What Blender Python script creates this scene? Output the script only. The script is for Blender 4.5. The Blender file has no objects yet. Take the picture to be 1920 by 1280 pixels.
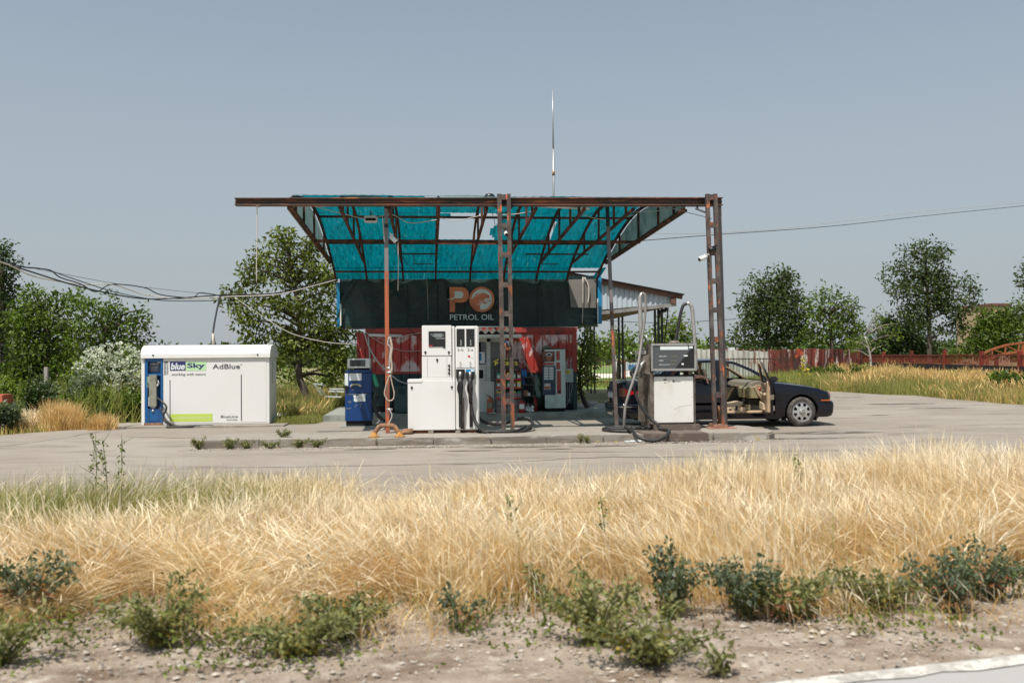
import bpy, bmesh, math, random
import numpy as np
from mathutils import Vector, Matrix, noise as mnoise
from mathutils.geometry import delaunay_2d_cdt, tessellate_polygon
R = math.radians
rnd = random.Random(7)
npr = np.random.default_rng(11)
SC = bpy.context.scene
C = SC.collection

# ---------------------------------------------------------------- camera
F = 1720.0; TH = R(4.95); PT = R(.916); RO = R(.42); H = 1.53
cd = bpy.data.cameras.new('camera'); cam = bpy.data.objects.new('camera', cd); C.objects.link(cam)
cd.sensor_width = 36; cd.lens = 36*F/1920; cd.clip_end = 5000; cd.clip_start = .05
cam.matrix_world = Matrix.Translation((0, 0, H)) @ Matrix.Rotation(-TH, 4, 'Z') @ Matrix.Rotation(R(90)+PT, 4, 'X') @ Matrix.Rotation(-RO, 4, 'Z')
SC.camera = cam
cd.dof.use_dof = True; cd.dof.focus_distance = 18.5; cd.dof.aperture_fstop = 2.2

# ---------------------------------------------------------------- light
SUN_EL = R(63); SUN_AZ = R(34)          # azimuth: from straight behind the camera round to the left
sdir = Vector((-math.sin(SUN_AZ)*math.cos(SUN_EL), -math.cos(SUN_AZ)*math.cos(SUN_EL), math.sin(SUN_EL)))
sd = bpy.data.lights.new('sun', 'SUN'); sun = bpy.data.objects.new('sun', sd); C.objects.link(sun)
sd.energy = 4.4; sd.angle = R(.5); sd.color = (1, .96, .905)
sun.rotation_euler = sdir.to_track_quat('Z', 'Y').to_euler(); sun.location = (-10, -10, 30)
W = bpy.data.worlds.new('World'); SC.world = W; W.use_nodes = True
nt = W.node_tree; bg = nt.nodes['Background']
sky = nt.nodes.new('ShaderNodeTexSky'); sky.sky_type = 'NISHITA'; sky.sun_disc = False
sky.sun_elevation = SUN_EL; sky.sun_rotation = math.atan2(sdir.x, sdir.y)
sky.air_density = 1.0; sky.dust_density = 2.2; sky.ozone_density = 1.2; sky.altitude = 100
tint = nt.nodes.new('ShaderNodeMix'); tint.data_type = 'RGBA'; tint.blend_type = 'MULTIPLY'; tint.inputs[0].default_value = 1
tint.inputs[7].default_value = (1.10, 1.28, 1.36, 1)
hs = nt.nodes.new('ShaderNodeHueSaturation'); hs.inputs['Saturation'].default_value = .62
nt.links.new(sky.outputs[0], hs.inputs['Color']); nt.links.new(hs.outputs[0], tint.inputs[6]); 
tcw = nt.nodes.new('ShaderNodeTexCoord'); sx = nt.nodes.new('ShaderNodeSeparateXYZ'); nt.links.new(tcw.outputs['Generated'], sx.inputs[0])
mr_ = nt.nodes.new('ShaderNodeMapRange'); nt.links.new(sx.outputs[2], mr_.inputs[0])
mr_.inputs[1].default_value = .45; mr_.inputs[2].default_value = .0; mr_.inputs[3].default_value = .25; mr_.inputs[4].default_value = .95
hz = nt.nodes.new('ShaderNodeMix'); hz.data_type = 'RGBA'; nt.links.new(mr_.outputs[0], hz.inputs[0]); nt.links.new(tint.outputs[2], hz.inputs[6]); hz.inputs[7].default_value = (4.7, 5.15, 5.45, 1)   # milky haze low in the sky
nt.links.new(hz.outputs[2], bg.inputs[0])
bg.inputs[1].default_value = .075
SC.view_settings.view_transform = 'Standard'; SC.view_settings.look = 'None'
SC.view_settings.exposure = .32; SC.view_settings.gamma = 1
SC.render.engine = 'CYCLES'

# ---------------------------------------------------------------- photo pixel -> place in the world
def ray(px, py):
    u = (px-960)/F; v = -(py-640)/F
    c, s = math.cos(RO), math.sin(RO)
    u, v = u*c+v*s, -u*s+v*c
    y = math.cos(PT)-v*math.sin(PT); z = math.sin(PT)+v*math.cos(PT)
    return (u*math.cos(TH)+y*math.sin(TH), -u*math.sin(TH)+y*math.cos(TH), z)
def P(px, py, D):
    r = ray(px, py); t = D/r[1]; return Vector((r[0]*t, D, H+r[2]*t))
def G(px, py, z=0.):
    r = ray(px, py); t = (z-H)/r[2]; return Vector((r[0]*t, r[1]*t, z))
def XZ(px, py, D):
    p = P(px, py, D); return p.x, p.z

# ---------------------------------------------------------------- materials
MATS = {}
def mat(name, col, rough=.6, metal=0., layers=(), bump=None, spec=.5, transl=0., tcol=None, island=0., coat=0.):
    if name in MATS: return MATS[name]
    m = bpy.data.materials.new(name); m.use_nodes = True; n = m.node_tree.nodes; l = m.node_tree.links
    b = n['Principled BSDF']; out = n['Material Output']
    tc = n.new('ShaderNodeTexCoord')
    def nz(scale, detail=5, rr=.6, kind='noise'):
        mp = n.new('ShaderNodeMapping'); l.new(tc.outputs['Object'], mp.inputs[0])
        mp.inputs['Location'].default_value = (rnd.uniform(0, 50), rnd.uniform(0, 50), rnd.uniform(0, 50))
        sc = scale if isinstance(scale, tuple) else (scale,)*3
        mp.inputs['Scale'].default_value = sc
        if kind == 'noise':
            t = n.new('ShaderNodeTexNoise'); t.inputs['Scale'].default_value = 1; t.inputs['Detail'].default_value = detail; t.inputs['Roughness'].default_value = rr
            l.new(mp.outputs[0], t.inputs['Vector']); return t.outputs['Fac']
        t = n.new('ShaderNodeTexVoronoi'); t.inputs['Scale'].default_value = 1
        if kind == 'crack': t.feature = 'DISTANCE_TO_EDGE'
        l.new(mp.outputs[0], t.inputs['Vector']); return t.outputs['Distance']
    rgb = n.new('ShaderNodeRGB'); rgb.outputs[0].default_value = (*col, 1); cur = rgb.outputs[0]; curR = None
    if island:
        g = n.new('ShaderNodeNewGeometry'); r = n.new('ShaderNodeMapRange'); l.new(g.outputs['Random Per Island'], r.inputs[0])
        r.inputs[3].default_value = 1-island; r.inputs[4].default_value = 1+island
        mm = n.new('ShaderNodeMix'); mm.data_type = 'RGBA'; mm.blend_type = 'MULTIPLY'; mm.inputs[0].default_value = 1
        l.new(cur, mm.inputs[6]); l.new(r.outputs[0], mm.inputs[7]); cur = mm.outputs[2]
    for L in layers:
        f = nz(L.get('scale', 5.), L.get('detail', 5), L.get('rr', .6), L.get('kind', 'noise'))
        r = n.new('ShaderNodeMapRange'); l.new(f, r.inputs[0]); r.inputs[1].default_value = L['lo']; r.inputs[2].default_value = L['hi']
        r.inputs[4].default_value = L.get('amt', 1.)
        fac = r.outputs[0]
        mm = n.new('ShaderNodeMix'); mm.data_type = 'RGBA'; l.new(fac, mm.inputs[0]); l.new(cur, mm.inputs[6]); mm.inputs[7].default_value = (*L['col'], 1)
        cur = mm.outputs[2]
        if 'rough' in L:
            mr = n.new('ShaderNodeMix'); l.new(fac, mr.inputs[0])
            if curR: l.new(curR, mr.inputs[2])
            else: mr.inputs[2].default_value = rough
            mr.inputs[3].default_value = L['rough']; curR = mr.outputs[0]
    l.new(cur, b.inputs['Base Color']); b.inputs['Roughness'].default_value = rough
    if curR: l.new(curR, b.inputs['Roughness'])
    b.inputs['Metallic'].default_value = metal; b.inputs['Specular IOR Level'].default_value = spec
    b.inputs['Coat Weight'].default_value = coat; b.inputs['Coat Roughness'].default_value = .05
    if bump:
        f = nz(bump[0], 6, .65); bm_ = n.new('ShaderNodeBump'); bm_.inputs['Strength'].default_value = bump[1]; bm_.inputs['Distance'].default_value = bump[2] if len(bump) > 2 else .01
        l.new(f, bm_.inputs['Height']); l.new(bm_.outputs[0], b.inputs['Normal'])
    if transl:
        tr = n.new('ShaderNodeBsdfTranslucent'); ms = n.new('ShaderNodeMixShader'); ms.inputs[0].default_value = transl
        if tcol:
            mm = n.new('ShaderNodeMix'); mm.data_type = 'RGBA'; mm.blend_type = 'MULTIPLY'; mm.inputs[0].default_value = 1
            l.new(cur, mm.inputs[6]); mm.inputs[7].default_value = (*tcol, 1); l.new(mm.outputs[2], tr.inputs[0])
        else: l.new(cur, tr.inputs[0])
        l.new(b.outputs[0], ms.inputs[1]); l.new(tr.outputs[0], ms.inputs[2]); l.new(ms.outputs[0], out.inputs[0])
    MATS[name] = m; return m
def glass(name, tint=(.8, .88, .86), refl=.12):
    m = bpy.data.materials.new(name); m.use_nodes = True; n = m.node_tree.nodes; l = m.node_tree.links
    n.remove(n['Principled BSDF']); t = n.new('ShaderNodeBsdfTransparent'); t.inputs[0].default_value = (*tint, 1)
    g = n.new('ShaderNodeBsdfGlossy'); g.inputs['Roughness'].default_value = .03; ms = n.new('ShaderNodeMixShader')
    fr = n.new('ShaderNodeFresnel'); fr.inputs[0].default_value = 1.5
    ad = n.new('ShaderNodeMath'); ad.operation = 'ADD'; l.new(fr.outputs[0], ad.inputs[0]); ad.inputs[1].default_value = refl-.04
    l.new(ad.outputs[0], ms.inputs[0]); l.new(t.outputs[0], ms.inputs[1]); l.new(g.outputs[0], ms.inputs[2]); l.new(ms.outputs[0], n['Material Output'].inputs[0])
    MATS[name] = m; return m

# ---------------------------------------------------------------- mesh builder
def catmull(pts, k=6):
    pts = [Vector(p) for p in pts]
    if len(pts) < 3: return pts
    q = [pts[0]*2-pts[1]]+pts+[pts[-1]*2-pts[-2]]; out = []
    for i in range(1, len(q)-2):
        a, b, c, d = q[i-1], q[i], q[i+1], q[i+2]
        for j in range(k):
            t = j/k
            out.append(.5*((2*b)+(c-a)*t+(2*a-5*b+4*c-d)*t*t+(3*b-a-3*c+d)*t**3))
    out.append(pts[-1]); return out
class MB:
    def __init__(s): s.v = []; s.f = []; s.sm = []
    def add(s, v, f, smooth=False, M=None):
        o = len(s.v)
        s.v += [tuple(M @ Vector(p)) if M else tuple(p) for p in v]
        s.f += [tuple(i+o for i in q) for q in f]; s.sm += [smooth]*len(f); return s
    def bm(s, bm, smooth=False, M=None):
        bm.verts.index_update(); v = [tuple(x.co) for x in bm.verts]; f = [tuple(x.index for x in q.verts) for q in bm.faces]; bm.free(); return s.add(v, f, smooth, M)
    def box(s, a, b, bev=0., M=None, taper=None):
        a = Vector(a); b = Vector(b); lo = [min(a[i], b[i]) for i in range(3)]; hi = [max(a[i], b[i]) for i in range(3)]
        bm = bmesh.new(); vs = []
        for z in (0, 1):
            for x, y in ((0, 0), (1, 0), (1, 1), (0, 1)):
                p = [(lo[0], hi[0])[x], (lo[1], hi[1])[y], (lo[2], hi[2])[z]]
                if taper and z == 0:
                    p[0] += (1-2*x)*taper; p[1] += (1-2*y)*taper
                vs.append(bm.verts.new(p))
        for q in ((3, 2, 1, 0), (4, 5, 6, 7), (0, 1, 5, 4), (1, 2, 6, 5), (2, 3, 7, 6), (3, 0, 4, 7)): bm.faces.new([vs[i] for i in q])
        if bev > 0: bmesh.ops.bevel(bm, geom=bm.edges[:], offset=bev, segments=2, affect='EDGES', clamp_overlap=True)
        return s.bm(bm, False, M)
    def bar(s, p, q, w, d=None, up=None):
        """square bar from p to q, w across, d deep"""
        p = Vector(p); q = Vector(q); d = d or w; t = (q-p).normalized(); up = Vector(up) if up else Vector((0, 1, 0))
        if abs(t.dot(up)) > .95: up = Vector((0, 0, 1))
        a = t.cross(up).normalized(); b = t.cross(a).normalized(); v = []
        for c in (p, q):
            for i, j in ((-1, -1), (1, -1), (1, 1), (-1, 1)): v.append(c+a*(i*w/2)+b*(j*d/2))
        return s.add(v, [(0, 1, 2, 3), (7, 6, 5, 4), (0, 4, 5, 1), (1, 5, 6, 2), (2, 6, 7, 3), (3, 7, 4, 0)])
    def tube(s, pts, r, n=8, k=0, cap=True, smooth=True):
        pts = catmull(pts, k) if k else [Vector(p) for p in pts]
        N = len(pts); rs = [r]*N if not isinstance(r, (list, tuple)) else [r[0]+(r[-1]-r[0])*i/(N-1) if len(r) != N else r[i] for i in range(N)]
        v = []; f = []; prev = None
        for i, p in enumerate(pts):
            t = (pts[min(i+1, N-1)]-pts[max(i-1, 0)])
            t = t.normalized() if t.length > 1e-9 else Vector((0, 0, 1))
            if prev is None:
                u = Vector((0, 0, 1)) if abs(t.z) < .9 else Vector((1, 0, 0)); a = t.cross(u).normalized()
            else: a = (prev-t*prev.dot(t)).normalized()
            prev = a; b = t.cross(a)
            for j in range(n):
                an = 2*math.pi*j/n; v.append(p+a*(math.cos(an)*rs[i])+b*(math.sin(an)*rs[i]))
        for i in range(N-1):
            for j in range(n): f.append((i*n+j, i*n+(j+1) % n, (i+1)*n+(j+1) % n, (i+1)*n+j))
        if cap: f += [tuple(range(n-1, -1, -1)), tuple((N-1)*n+j for j in range(n))]
        return s.add(v, f, smooth)
    def lathe(s, prof, c, n=16, axis='Z', smooth=True, cap=True):
        v = []; f = []; c = Vector(c)
        for (r, h) in prof:
            for j in range(n):
                an = 2*math.pi*j/n; x, y = r*math.cos(an), r*math.sin(an)
                v.append(c+(Vector((x, y, h)) if axis == 'Z' else Vector((x, h, y)) if axis == 'Y' else Vector((h, x, y))))
        N = len(prof)
        for i in range(N-1):
            for j in range(n): f.append((i*n+j, i*n+(j+1) % n, (i+1)*n+(j+1) % n, (i+1)*n+j))
        if cap and prof[0][0] > 0: f.append(tuple(range(n-1, -1, -1)))
        if cap and prof[-1][0] > 0: f.append(tuple((N-1)*n+j for j in range(n)))
        return s.add(v, f, smooth)
    def prism(s, poly, y0, y1, smooth=False):
        """poly: list of (x,z), swept from depth y0 to y1"""
        n = len(poly); v = [(x, y0, z) for x, z in poly]+[(x, y1, z) for x, z in poly]
        f = [tuple(range(n)), tuple(range(2*n-1, n-1, -1))]+[(j, (j+1) % n, n+(j+1) % n, n+j) for j in range(n)]
        return s.add(v, f, smooth)
    def build(s, name, m, parent=None, at=None, bevel=0.):
        me = bpy.data.meshes.new(name)
        L = LOC[parent.name] if parent is not None else (Vector(at) if at is not None else Vector((0, 0, 0)))
        me.from_pydata([(x-L[0], y-L[1], z-L[2]) for x, y, z in s.v], [], s.f)
        me.polygons.foreach_set('use_smooth', s.sm)
        me.materials.append(MATS[m] if isinstance(m, str) else m)
        bm = bmesh.new(); bm.from_mesh(me); bmesh.ops.delete(bm, geom=[q for q in bm.verts if not q.link_faces], context='VERTS'); bmesh.ops.recalc_face_normals(bm, faces=bm.faces); bm.to_mesh(me); bm.free()
        o = bpy.data.objects.new(name, me); C.objects.link(o)
        if parent is not None: o.parent = parent
        else: o.location = L
        LOC[o.name] = L
        if bevel:
            mo = o.modifiers.new('bevel', 'BEVEL'); mo.width = bevel; mo.segments = 2; mo.limit_method = 'ANGLE'
        return o
LOC = {}
def tag(o, label=None, cat=None, group=None, kind=None):
    if label: o['label'] = label
    if cat: o['category'] = cat
    if group: o['group'] = group
    if kind: o['kind'] = kind
    return o
def thing(name, label, cat, at, group=None):
    o = bpy.data.objects.new(name, None); C.objects.link(o); o.location = at; o.empty_display_size = .3
    LOC[o.name] = Vector(at); return tag(o, label, cat, group)
def copy_tree(o, parent=None):
    c = o.copy(); C.objects.link(c); c.parent = parent; LOC[c.name] = LOC[o.name]
    for ch in list(o.children): copy_tree(ch, c)
    return c
def raw(name, V, Fc, m, parent=None, at=(0, 0, 0), smooth=False, mats=None):
    """big numpy mesh: V (n,3), Fc (k,4) or (k,3)"""
    me = bpy.data.meshes.new(name); L = np.array(LOC[parent.name] if parent is not None else at, dtype=float)
    V = np.asarray(V, dtype=np.float32)-L.astype(np.float32); k, q = Fc.shape
    me.vertices.add(len(V)); me.vertices.foreach_set('co', V.ravel())
    me.loops.add(k*q); me.loops.foreach_set('vertex_index', Fc.astype(np.int32).ravel())
    me.polygons.add(k); me.polygons.foreach_set('loop_start', np.arange(0, k*q, q, dtype=np.int32))
    me.polygons.foreach_set('use_smooth', [smooth]*k)
    me.update(calc_edges=True); me.materials.append(MATS[m])
    o = bpy.data.objects.new(name, me); C.objects.link(o)
    if parent is not None: o.parent = parent
    else: o.location = tuple(L)
    LOC[o.name] = Vector(tuple(L)); return o
def lettering(txt, x0, x1, z0, z1, y, m, parent, name='lettering', bold=0., rot=0., th=.002, shear=0.):
    """flat letters facing the camera side (-Y), fitted into the box x0..x1, z0..z1"""
    cu = bpy.data.curves.new('t', 'FONT'); cu.body = txt; cu.size = 1; cu.offset = bold; cu.shear = shear; cu.resolution_u = 3
    o = bpy.data.objects.new('t', cu); C.objects.link(o); dg = bpy.context.evaluated_depsgraph_get()
    me = bpy.data.meshes.new_from_object(o.evaluated_get(dg))
    vs = [v.co.copy() for v in me.vertices]; fs = [tuple(p.vertices) for p in me.polygons]
    bpy.data.objects.remove(o); bpy.data.curves.remove(cu); bpy.data.meshes.remove(me)
    if rot: vs = [Vector((v.x*math.cos(rot)-v.y*math.sin(rot), v.x*math.sin(rot)+v.y*math.cos(rot), 0)) for v in vs]
    ax = min(v.x for v in vs); bx = max(v.x for v in vs); ay = min(v.y for v in vs); by = max(v.y for v in vs)
    v2 = [(x0+(v.x-ax)/(bx-ax)*(x1-x0), y, z0+(v.y-ay)/(by-ay)*(z1-z0)) for v in vs]
    return MB().add(v2, fs).build(name, m, parent)
def plate(px0, py0, px1, py1, y, th=.004):
    """thin board standing on plane y, from photo corners; front face at y-th"""
    a = P(px0, py0, y); b = P(px1, py1, y); return MB().box((a.x, y-th, a.z), (b.x, y, b.z))
def poly_plate(pts, y, th=.004):
    return MB().prism([XZ(a, b, y) for a, b in pts], y-th, y)
# ---------------------------------------------------------------- shared materials
RUST = (.30, .085, .03); BROWN = (.085, .055, .045)
mat('asphalt', (.252, .212, .168), .93, layers=[dict(col=(.30, .26, .212), scale=.35, lo=.4, hi=.62), dict(col=(.17, .14, .11), scale=(.7, 1.6, 1), lo=.53, hi=.68, amt=.75), dict(col=(.20, .17, .14), scale=(.25, 3., 1), lo=.52, hi=.66, amt=.5), dict(col=(.40, .37, .32), scale=60., lo=.6, hi=.75, amt=.5), dict(col=(.19, .17, .15), scale=85., lo=.62, hi=.75, amt=.6)], bump=(45., .35, .01))
mat('road_tar', (.36, .345, .32), .9, layers=[dict(col=(.28, .27, .25), scale=90., lo=.5, hi=.7, amt=.6)], bump=(90., .3, .004))
mat('concrete', (.28, .245, .20), .9, layers=[dict(col=(.20, .17, .14), scale=1.4, lo=.5, hi=.7, amt=.8), dict(col=(.36, .33, .28), scale=9., lo=.55, hi=.7, amt=.6), dict(col=(.17, .13, .09), scale=3.2, lo=.64, hi=.72, amt=.7)], bump=(22., .5, .012))
mat('slab', (.30, .31, .27), .9, layers=[dict(col=(.19, .20, .17), scale=2.5, lo=.45, hi=.65), dict(col=(.12, .12, .1), scale=9., lo=.63, hi=.75, amt=.7)], bump=(30., .4, .01))
mat('oil', (.095, .075, .055), .6, layers=[dict(col=(.24, .21, .17), scale=(3.5, 7., 1), lo=.46, hi=.60)])
mat('soil', (.36, .285, .215), .97, layers=[dict(col=(.19, .13, .085), scale=(1.3, 3., 1), lo=.46, hi=.62), dict(col=(.50, .43, .35), scale=6., lo=.52, hi=.68, amt=.8), dict(col=(.16, .11, .075), scale=14., lo=.6, hi=.72, amt=.7)], bump=(28., .9, .03))
mat('meadow', (.15, .17, .05), .95, layers=[dict(col=(.34, .27, .12), scale=.25, lo=.42, hi=.6), dict(col=(.09, .12, .03), scale=1.2, lo=.5, hi=.7), dict(col=(.30, .23, .15), scale=2.2, lo=.5, hi=.66, amt=.7)])
mat('white_line', (.58, .55, .48), .85, layers=[dict(col=(.36, .33, .29), scale=9., lo=.45, hi=.62), dict(col=(.25, .22, .19), scale=30., lo=.55, hi=.65, amt=.8)])
mat('rusty', (.07, .052, .045), .7, .1, layers=[dict(col=(.15, .125, .11), scale=5., lo=.45, hi=.65, amt=.8), dict(col=RUST, scale=(6., 6., 2.2), lo=.56, hi=.63), dict(col=(.62, .17, .05), scale=(9., 9., 2.5), lo=.62, hi=.67)], bump=(40., .3, .004))
mat('rusty_dark', (.055, .022, .014), .8, .1, layers=[dict(col=(.16, .05, .022), scale=3., lo=.45, hi=.6), dict(col=(.33, .10, .04), scale=7., lo=.6, hi=.7, amt=.8)], bump=(40., .3, .004))
mat('beam_paint', (.075, .05, .042), .65, .1, layers=[dict(col=(.17, .07, .045), scale=(1.2, 4., 6.), lo=.48, hi=.6), dict(col=(.50, .17, .07), scale=(1.5, 8., 14.), lo=.58, hi=.66)], bump=(40., .2, .004))
mat('orange_rust', (.36, .095, .036), .8, .1, layers=[dict(col=(.19, .065, .035), scale=(10., 10., 2.), lo=.48, hi=.6), dict(col=(.13, .10, .09), scale=(8., 8., 1.6), lo=.6, hi=.66)], bump=(40., .3, .004))
mat('grey_paint', (.17, .15, .15), .6, .1, layers=[dict(col=(.3, .12, .06), scale=(9., 9., 1.5), lo=.6, hi=.66)])
mat('black_paint', (.02, .02, .02), .6, layers=[dict(col=(.12, .05, .03), scale=8., lo=.6, hi=.7)])
mat('black_rubber', (.018, .017, .016), .55, layers=[dict(col=(.08, .07, .06), scale=9., lo=.5, hi=.7, amt=.6)])
mat('black_plastic', (.016, .016, .017), .35)
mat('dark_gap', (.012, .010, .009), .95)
mat('cable_grey', (.42, .40, .38), .6); mat('cable_black', (.02, .02, .022), .5); mat('cable_cream', (.58, .52, .44), .6)
mat('rope', (.52, .42, .33), .85, layers=[dict(col=(.35, .25, .19), scale=40., lo=.45, hi=.6)])
mat('steel', (.45, .44, .42), .4, .7, layers=[dict(col=(.24, .19, .15), scale=12., lo=.55, hi=.7)])
mat('white_enamel', (.76, .74, .71), .38, layers=[dict(col=(.72, .69, .63), scale=1.5, lo=.5, hi=.7, amt=.6)])
mat('white_dirty', (.78, .755, .70), .5, layers=[dict(col=(.60, .55, .46), scale=(2., 2., .8), lo=.52, hi=.75, amt=.7)])
mat('white_plastic', (.70, .71, .68), .45); mat('cream_frame', (.72, .70, .64), .5)
mat('red_plain', (.55, .03, .03), .45); mat('yellow_plain', (.85, .68, .08), .5); mat('green_plain', (.03, .3, .16), .4)
mat('sticker_white', (.70, .74, .72), .6); mat('sticker_print', (.11, .12, .15), .6); mat('rust_brown', (.22, .12, .07), .85, layers=[dict(col=(.42, .2, .08), scale=12., lo=.5, hi=.65)])
glass('window_glass', (.75, .85, .82), .14); glass('dark_glass', (.10, .13, .13), .10)

# ---------------------------------------------------------------- ground, forecourt, road
m = MB(); S = 900
def sheet_poly(pts, z, name, ma, lab=None):
    tri = [tuple(q) for q in tessellate_polygon([[Vector((x, y, 0)) for x, y in pts]])]
    def ccw(t): a, b, c = (pts[i] for i in t); return t if (b[0]-a[0])*(c[1]-a[1])-(b[1]-a[1])*(c[0]-a[0]) > 0 else t[::-1]
    mm = MB().add([(x, y, z) for x, y in pts], [ccw(t) for t in tri]); o = mm.build(name, ma); tag(o, kind='structure'); return o
gx = np.concatenate([-np.geomspace(S, 24, 22), np.linspace(-20, 40, 31), np.geomspace(44, S, 22)]); gy_ = np.concatenate([[-60, -20, 0], np.linspace(4, 70, 34), np.geomspace(76, 2*S, 24)])
X_g, Y_g = np.meshgrid(gx, gy_); i_g = np.arange(X_g.size).reshape(X_g.shape)
tag(raw('ground', np.stack([X_g.ravel(), Y_g.ravel(), np.full(X_g.size, -.05)], 1), np.stack([i_g[:-1, :-1].ravel(), i_g[:-1, 1:].ravel(), i_g[1:, 1:].ravel(), i_g[1:, :-1].ravel()], 1), 'meadow'), kind='structure')
def wob(a, b, n, amp, seed):
    r = random.Random(seed); return [(a[0]+(b[0]-a[0])*i/n+r.uniform(-amp, amp)*.4, a[1]+(b[1]-a[1])*i/n+r.uniform(-amp, amp)) for i in range(n)]
left = [G(-60, 819), G(0, 816), G(60, 811), G(130, 806), G(200, 803), G(265, 800)]
right = [(6.5, 24.), (8.6, 30.), (12.5, 44.), (15.6, 44.)]+[tuple(G(a, b)[:2]) for a, b in ((1560, 733), (1600, 735), (1660, 739), (1720, 741), (1775, 747), (1830, 751), (1880, 756), (1930, 759), (2050, 766))]
edge = [(-40, 8.3), (60, 8.3), (60, 20.)]
fore = wob((-40, 8.35), (60, 8.35), 90, .18, 3)+[(60, 22.5)]
for p in reversed(right): fore.append(p)
fore += [(6.2, 24.2), (-3.2, 24.2), (-3.2, 22.2), (-7, 21.75)]
for p in reversed(left): fore.append((p.x, p.y))
fore += [(-40, 19.2)]
sheet_poly(fore, 0., 'forecourt', 'asphalt')
# verge soil with real lumps
def grid(x0, x1, y0, y1, nx, ny, fz):
    xs = np.linspace(x0, x1, nx); ys = np.linspace(y0, y1, ny); X, Y = np.meshgrid(xs, ys); Z = fz(X, Y)
    V = np.stack([X.ravel(), Y.ravel(), Z.ravel()], 1); i = np.arange(nx*ny).reshape(ny, nx)
    Fc = np.stack([i[:-1, :-1].ravel(), i[:-1, 1:].ravel(), i[1:, 1:].ravel(), i[1:, :-1].ravel()], 1); return V, Fc
PH = npr.uniform(0, 6.28, (60, 2)); FQ = npr.normal(0, 1, (60, 2))
def lump(X, Y, sc=1., k=60):
    z = 0
    for i in range(k):
        a = .6*(1+i*.22)*sc; z = z+np.sin(X*FQ[i, 0]*a+Y*FQ[i, 1]*a+PH[i, 0])/(1+i*.18)
    return z/6
V, Fc = grid(-9, 11, 3.6, 8.9, 620, 230, lambda X, Y: .012+.016*lump(X, Y, 2.2)+.022*np.clip(lump(X+3, Y, 6.), 0, 1)**1.5*np.clip((Y-4.1)*3, 0, 1)*np.clip((8.9-Y)*2, 0, 1)+np.clip((Y-8.3)*-.0, 0, 0)-np.clip(Y-8.2, 0, 1)*.03)
tag(raw('verge', V, Fc, 'soil', smooth=True), kind='structure')
# the road we look from, with its edge line
ln = [G(1480, 1305), G(1570, 1291), G(1700, 1278), G(1800, 1270), G(1925, 1252), G(2150, 1224)]
lo = [G(1480, 1320), G(1600, 1297), G(1720, 1283), G(1820, 1276), G(1925, 1258), G(2150, 1230)]
dirn = (ln[-1]-ln[1]).normalized()
a0 = ln[1]-dirn*14; b0 = ln[1]+dirn*14
sheet_poly([(a0.x, a0.y+.05), (b0.x, b0.y+.05), (b0.x+8, -3.5), (a0.x-8, -3.5)], .046, 'road', 'road_tar')
edge_pts = []
r3 = random.Random(5)
N = 160
up = [(a0.x+(b0.x-a0.x)*i/N, a0.y+(b0.y-a0.y)*i/N+.03+r3.uniform(-.014, .012)) for i in range(N+1)]
dn = [(x, y-.11+r3.uniform(-.008, .008)) for x, y in up]
sheet_poly(up+dn[::-1], .052, 'road_edge_line', 'white_line')
# pump island with kerb
def island(poly, z0, z1, name, ma, bev=.02):
    bm = bmesh.new(); vs = [bm.verts.new((x, y, z0)) for x, y in poly]; f = bm.faces.new(vs)
    ex = bmesh.ops.extrude_face_region(bm, geom=[f]); up_ = [e for e in ex['geom'] if isinstance(e, bmesh.types.BMVert)]
    bmesh.ops.translate(bm, verts=up_, vec=(0, 0, z1-z0))
    te = [e for e in bm.edges if all(abs(v.co.z-z1) < 1e-4 for v in e.verts)]
    bmesh.ops.bevel(bm, geom=te, offset=bev, segments=2, affect='EDGES')
    o = MB().bm(bm).build(name, ma); return tag(o, kind='structure')
r4 = random.Random(9)
IX0, IX1, IY0, IY1 = -3.95, 6.0, 16.02, 18.15
front = [(IX0+(IX1-IX0)*i/40, IY0+r4.uniform(-.015, .015)) for i in range(41)]
isl = [(IX0-.25, IY0+.35)]+front+[(IX1+.22, IY0+.3), (IX1+.22, IY1-.5), (IX1-.1, IY1)]+[(2.5, IY1), (-3.9, 17.5)]
island(isl, -.02, .12, 'pump_island', 'concrete', .025)
mat('kerb', (.26, .23, .19), .9, layers=[dict(col=(.46, .43, .38), scale=(1.4, 3, 6), lo=.52, hi=.6, amt=.8), dict(col=(.15, .12, .095), scale=(1.1, 4, 7), lo=.5, hi=.6, amt=.8), dict(col=(.25, .20, .15), scale=2.2, lo=.55, hi=.68), dict(col=(.40, .30, .08), scale=(3, 3, 9), lo=.63, hi=.68)], bump=(25., .5, .012))
x = IX0+.02; k = 0
kerb = MB()
while x < IX1-.2:
    w = min(.98, IX1-x); kerb.box((x+.006, IY0-.035+r4.uniform(-.008, .008), -.02), (x+w-.006, IY0+.12, .132+r4.uniform(-.006, .006)), .014); x += .99
tag(kerb.build('kerb', 'kerb'), kind='structure')
# booth platform
plat = [(-2.62, 22.25), (-1.2, 22.22), (1.0, 22.28), (3.0, 22.2), (5.2, 22.35), (6.4, 22.6), (6.4, 26.2), (-2.62, 26.2)]
island(plat, -.02, .15, 'booth_platform', 'slab', .02)
jt = MB()
for i in range(8):
    jt.box((3.0+i*.45, 22.3, .151), (3.0+i*.45+.012, 23.15, .1525))
for yy in (22.75,): jt.box((2.8, yy, .1512), (6.3, yy+.012, .1527))
tag(jt.build('slab_joints', 'dark_gap'), kind='structure')
# low slab the tank stands on
island([(-7.6, 20.85), (-3.3, 20.8), (-3.3, 22.6), (-7.6, 22.6)], -.02, .035, 'tank_slab', 'concrete', .01)
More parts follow.
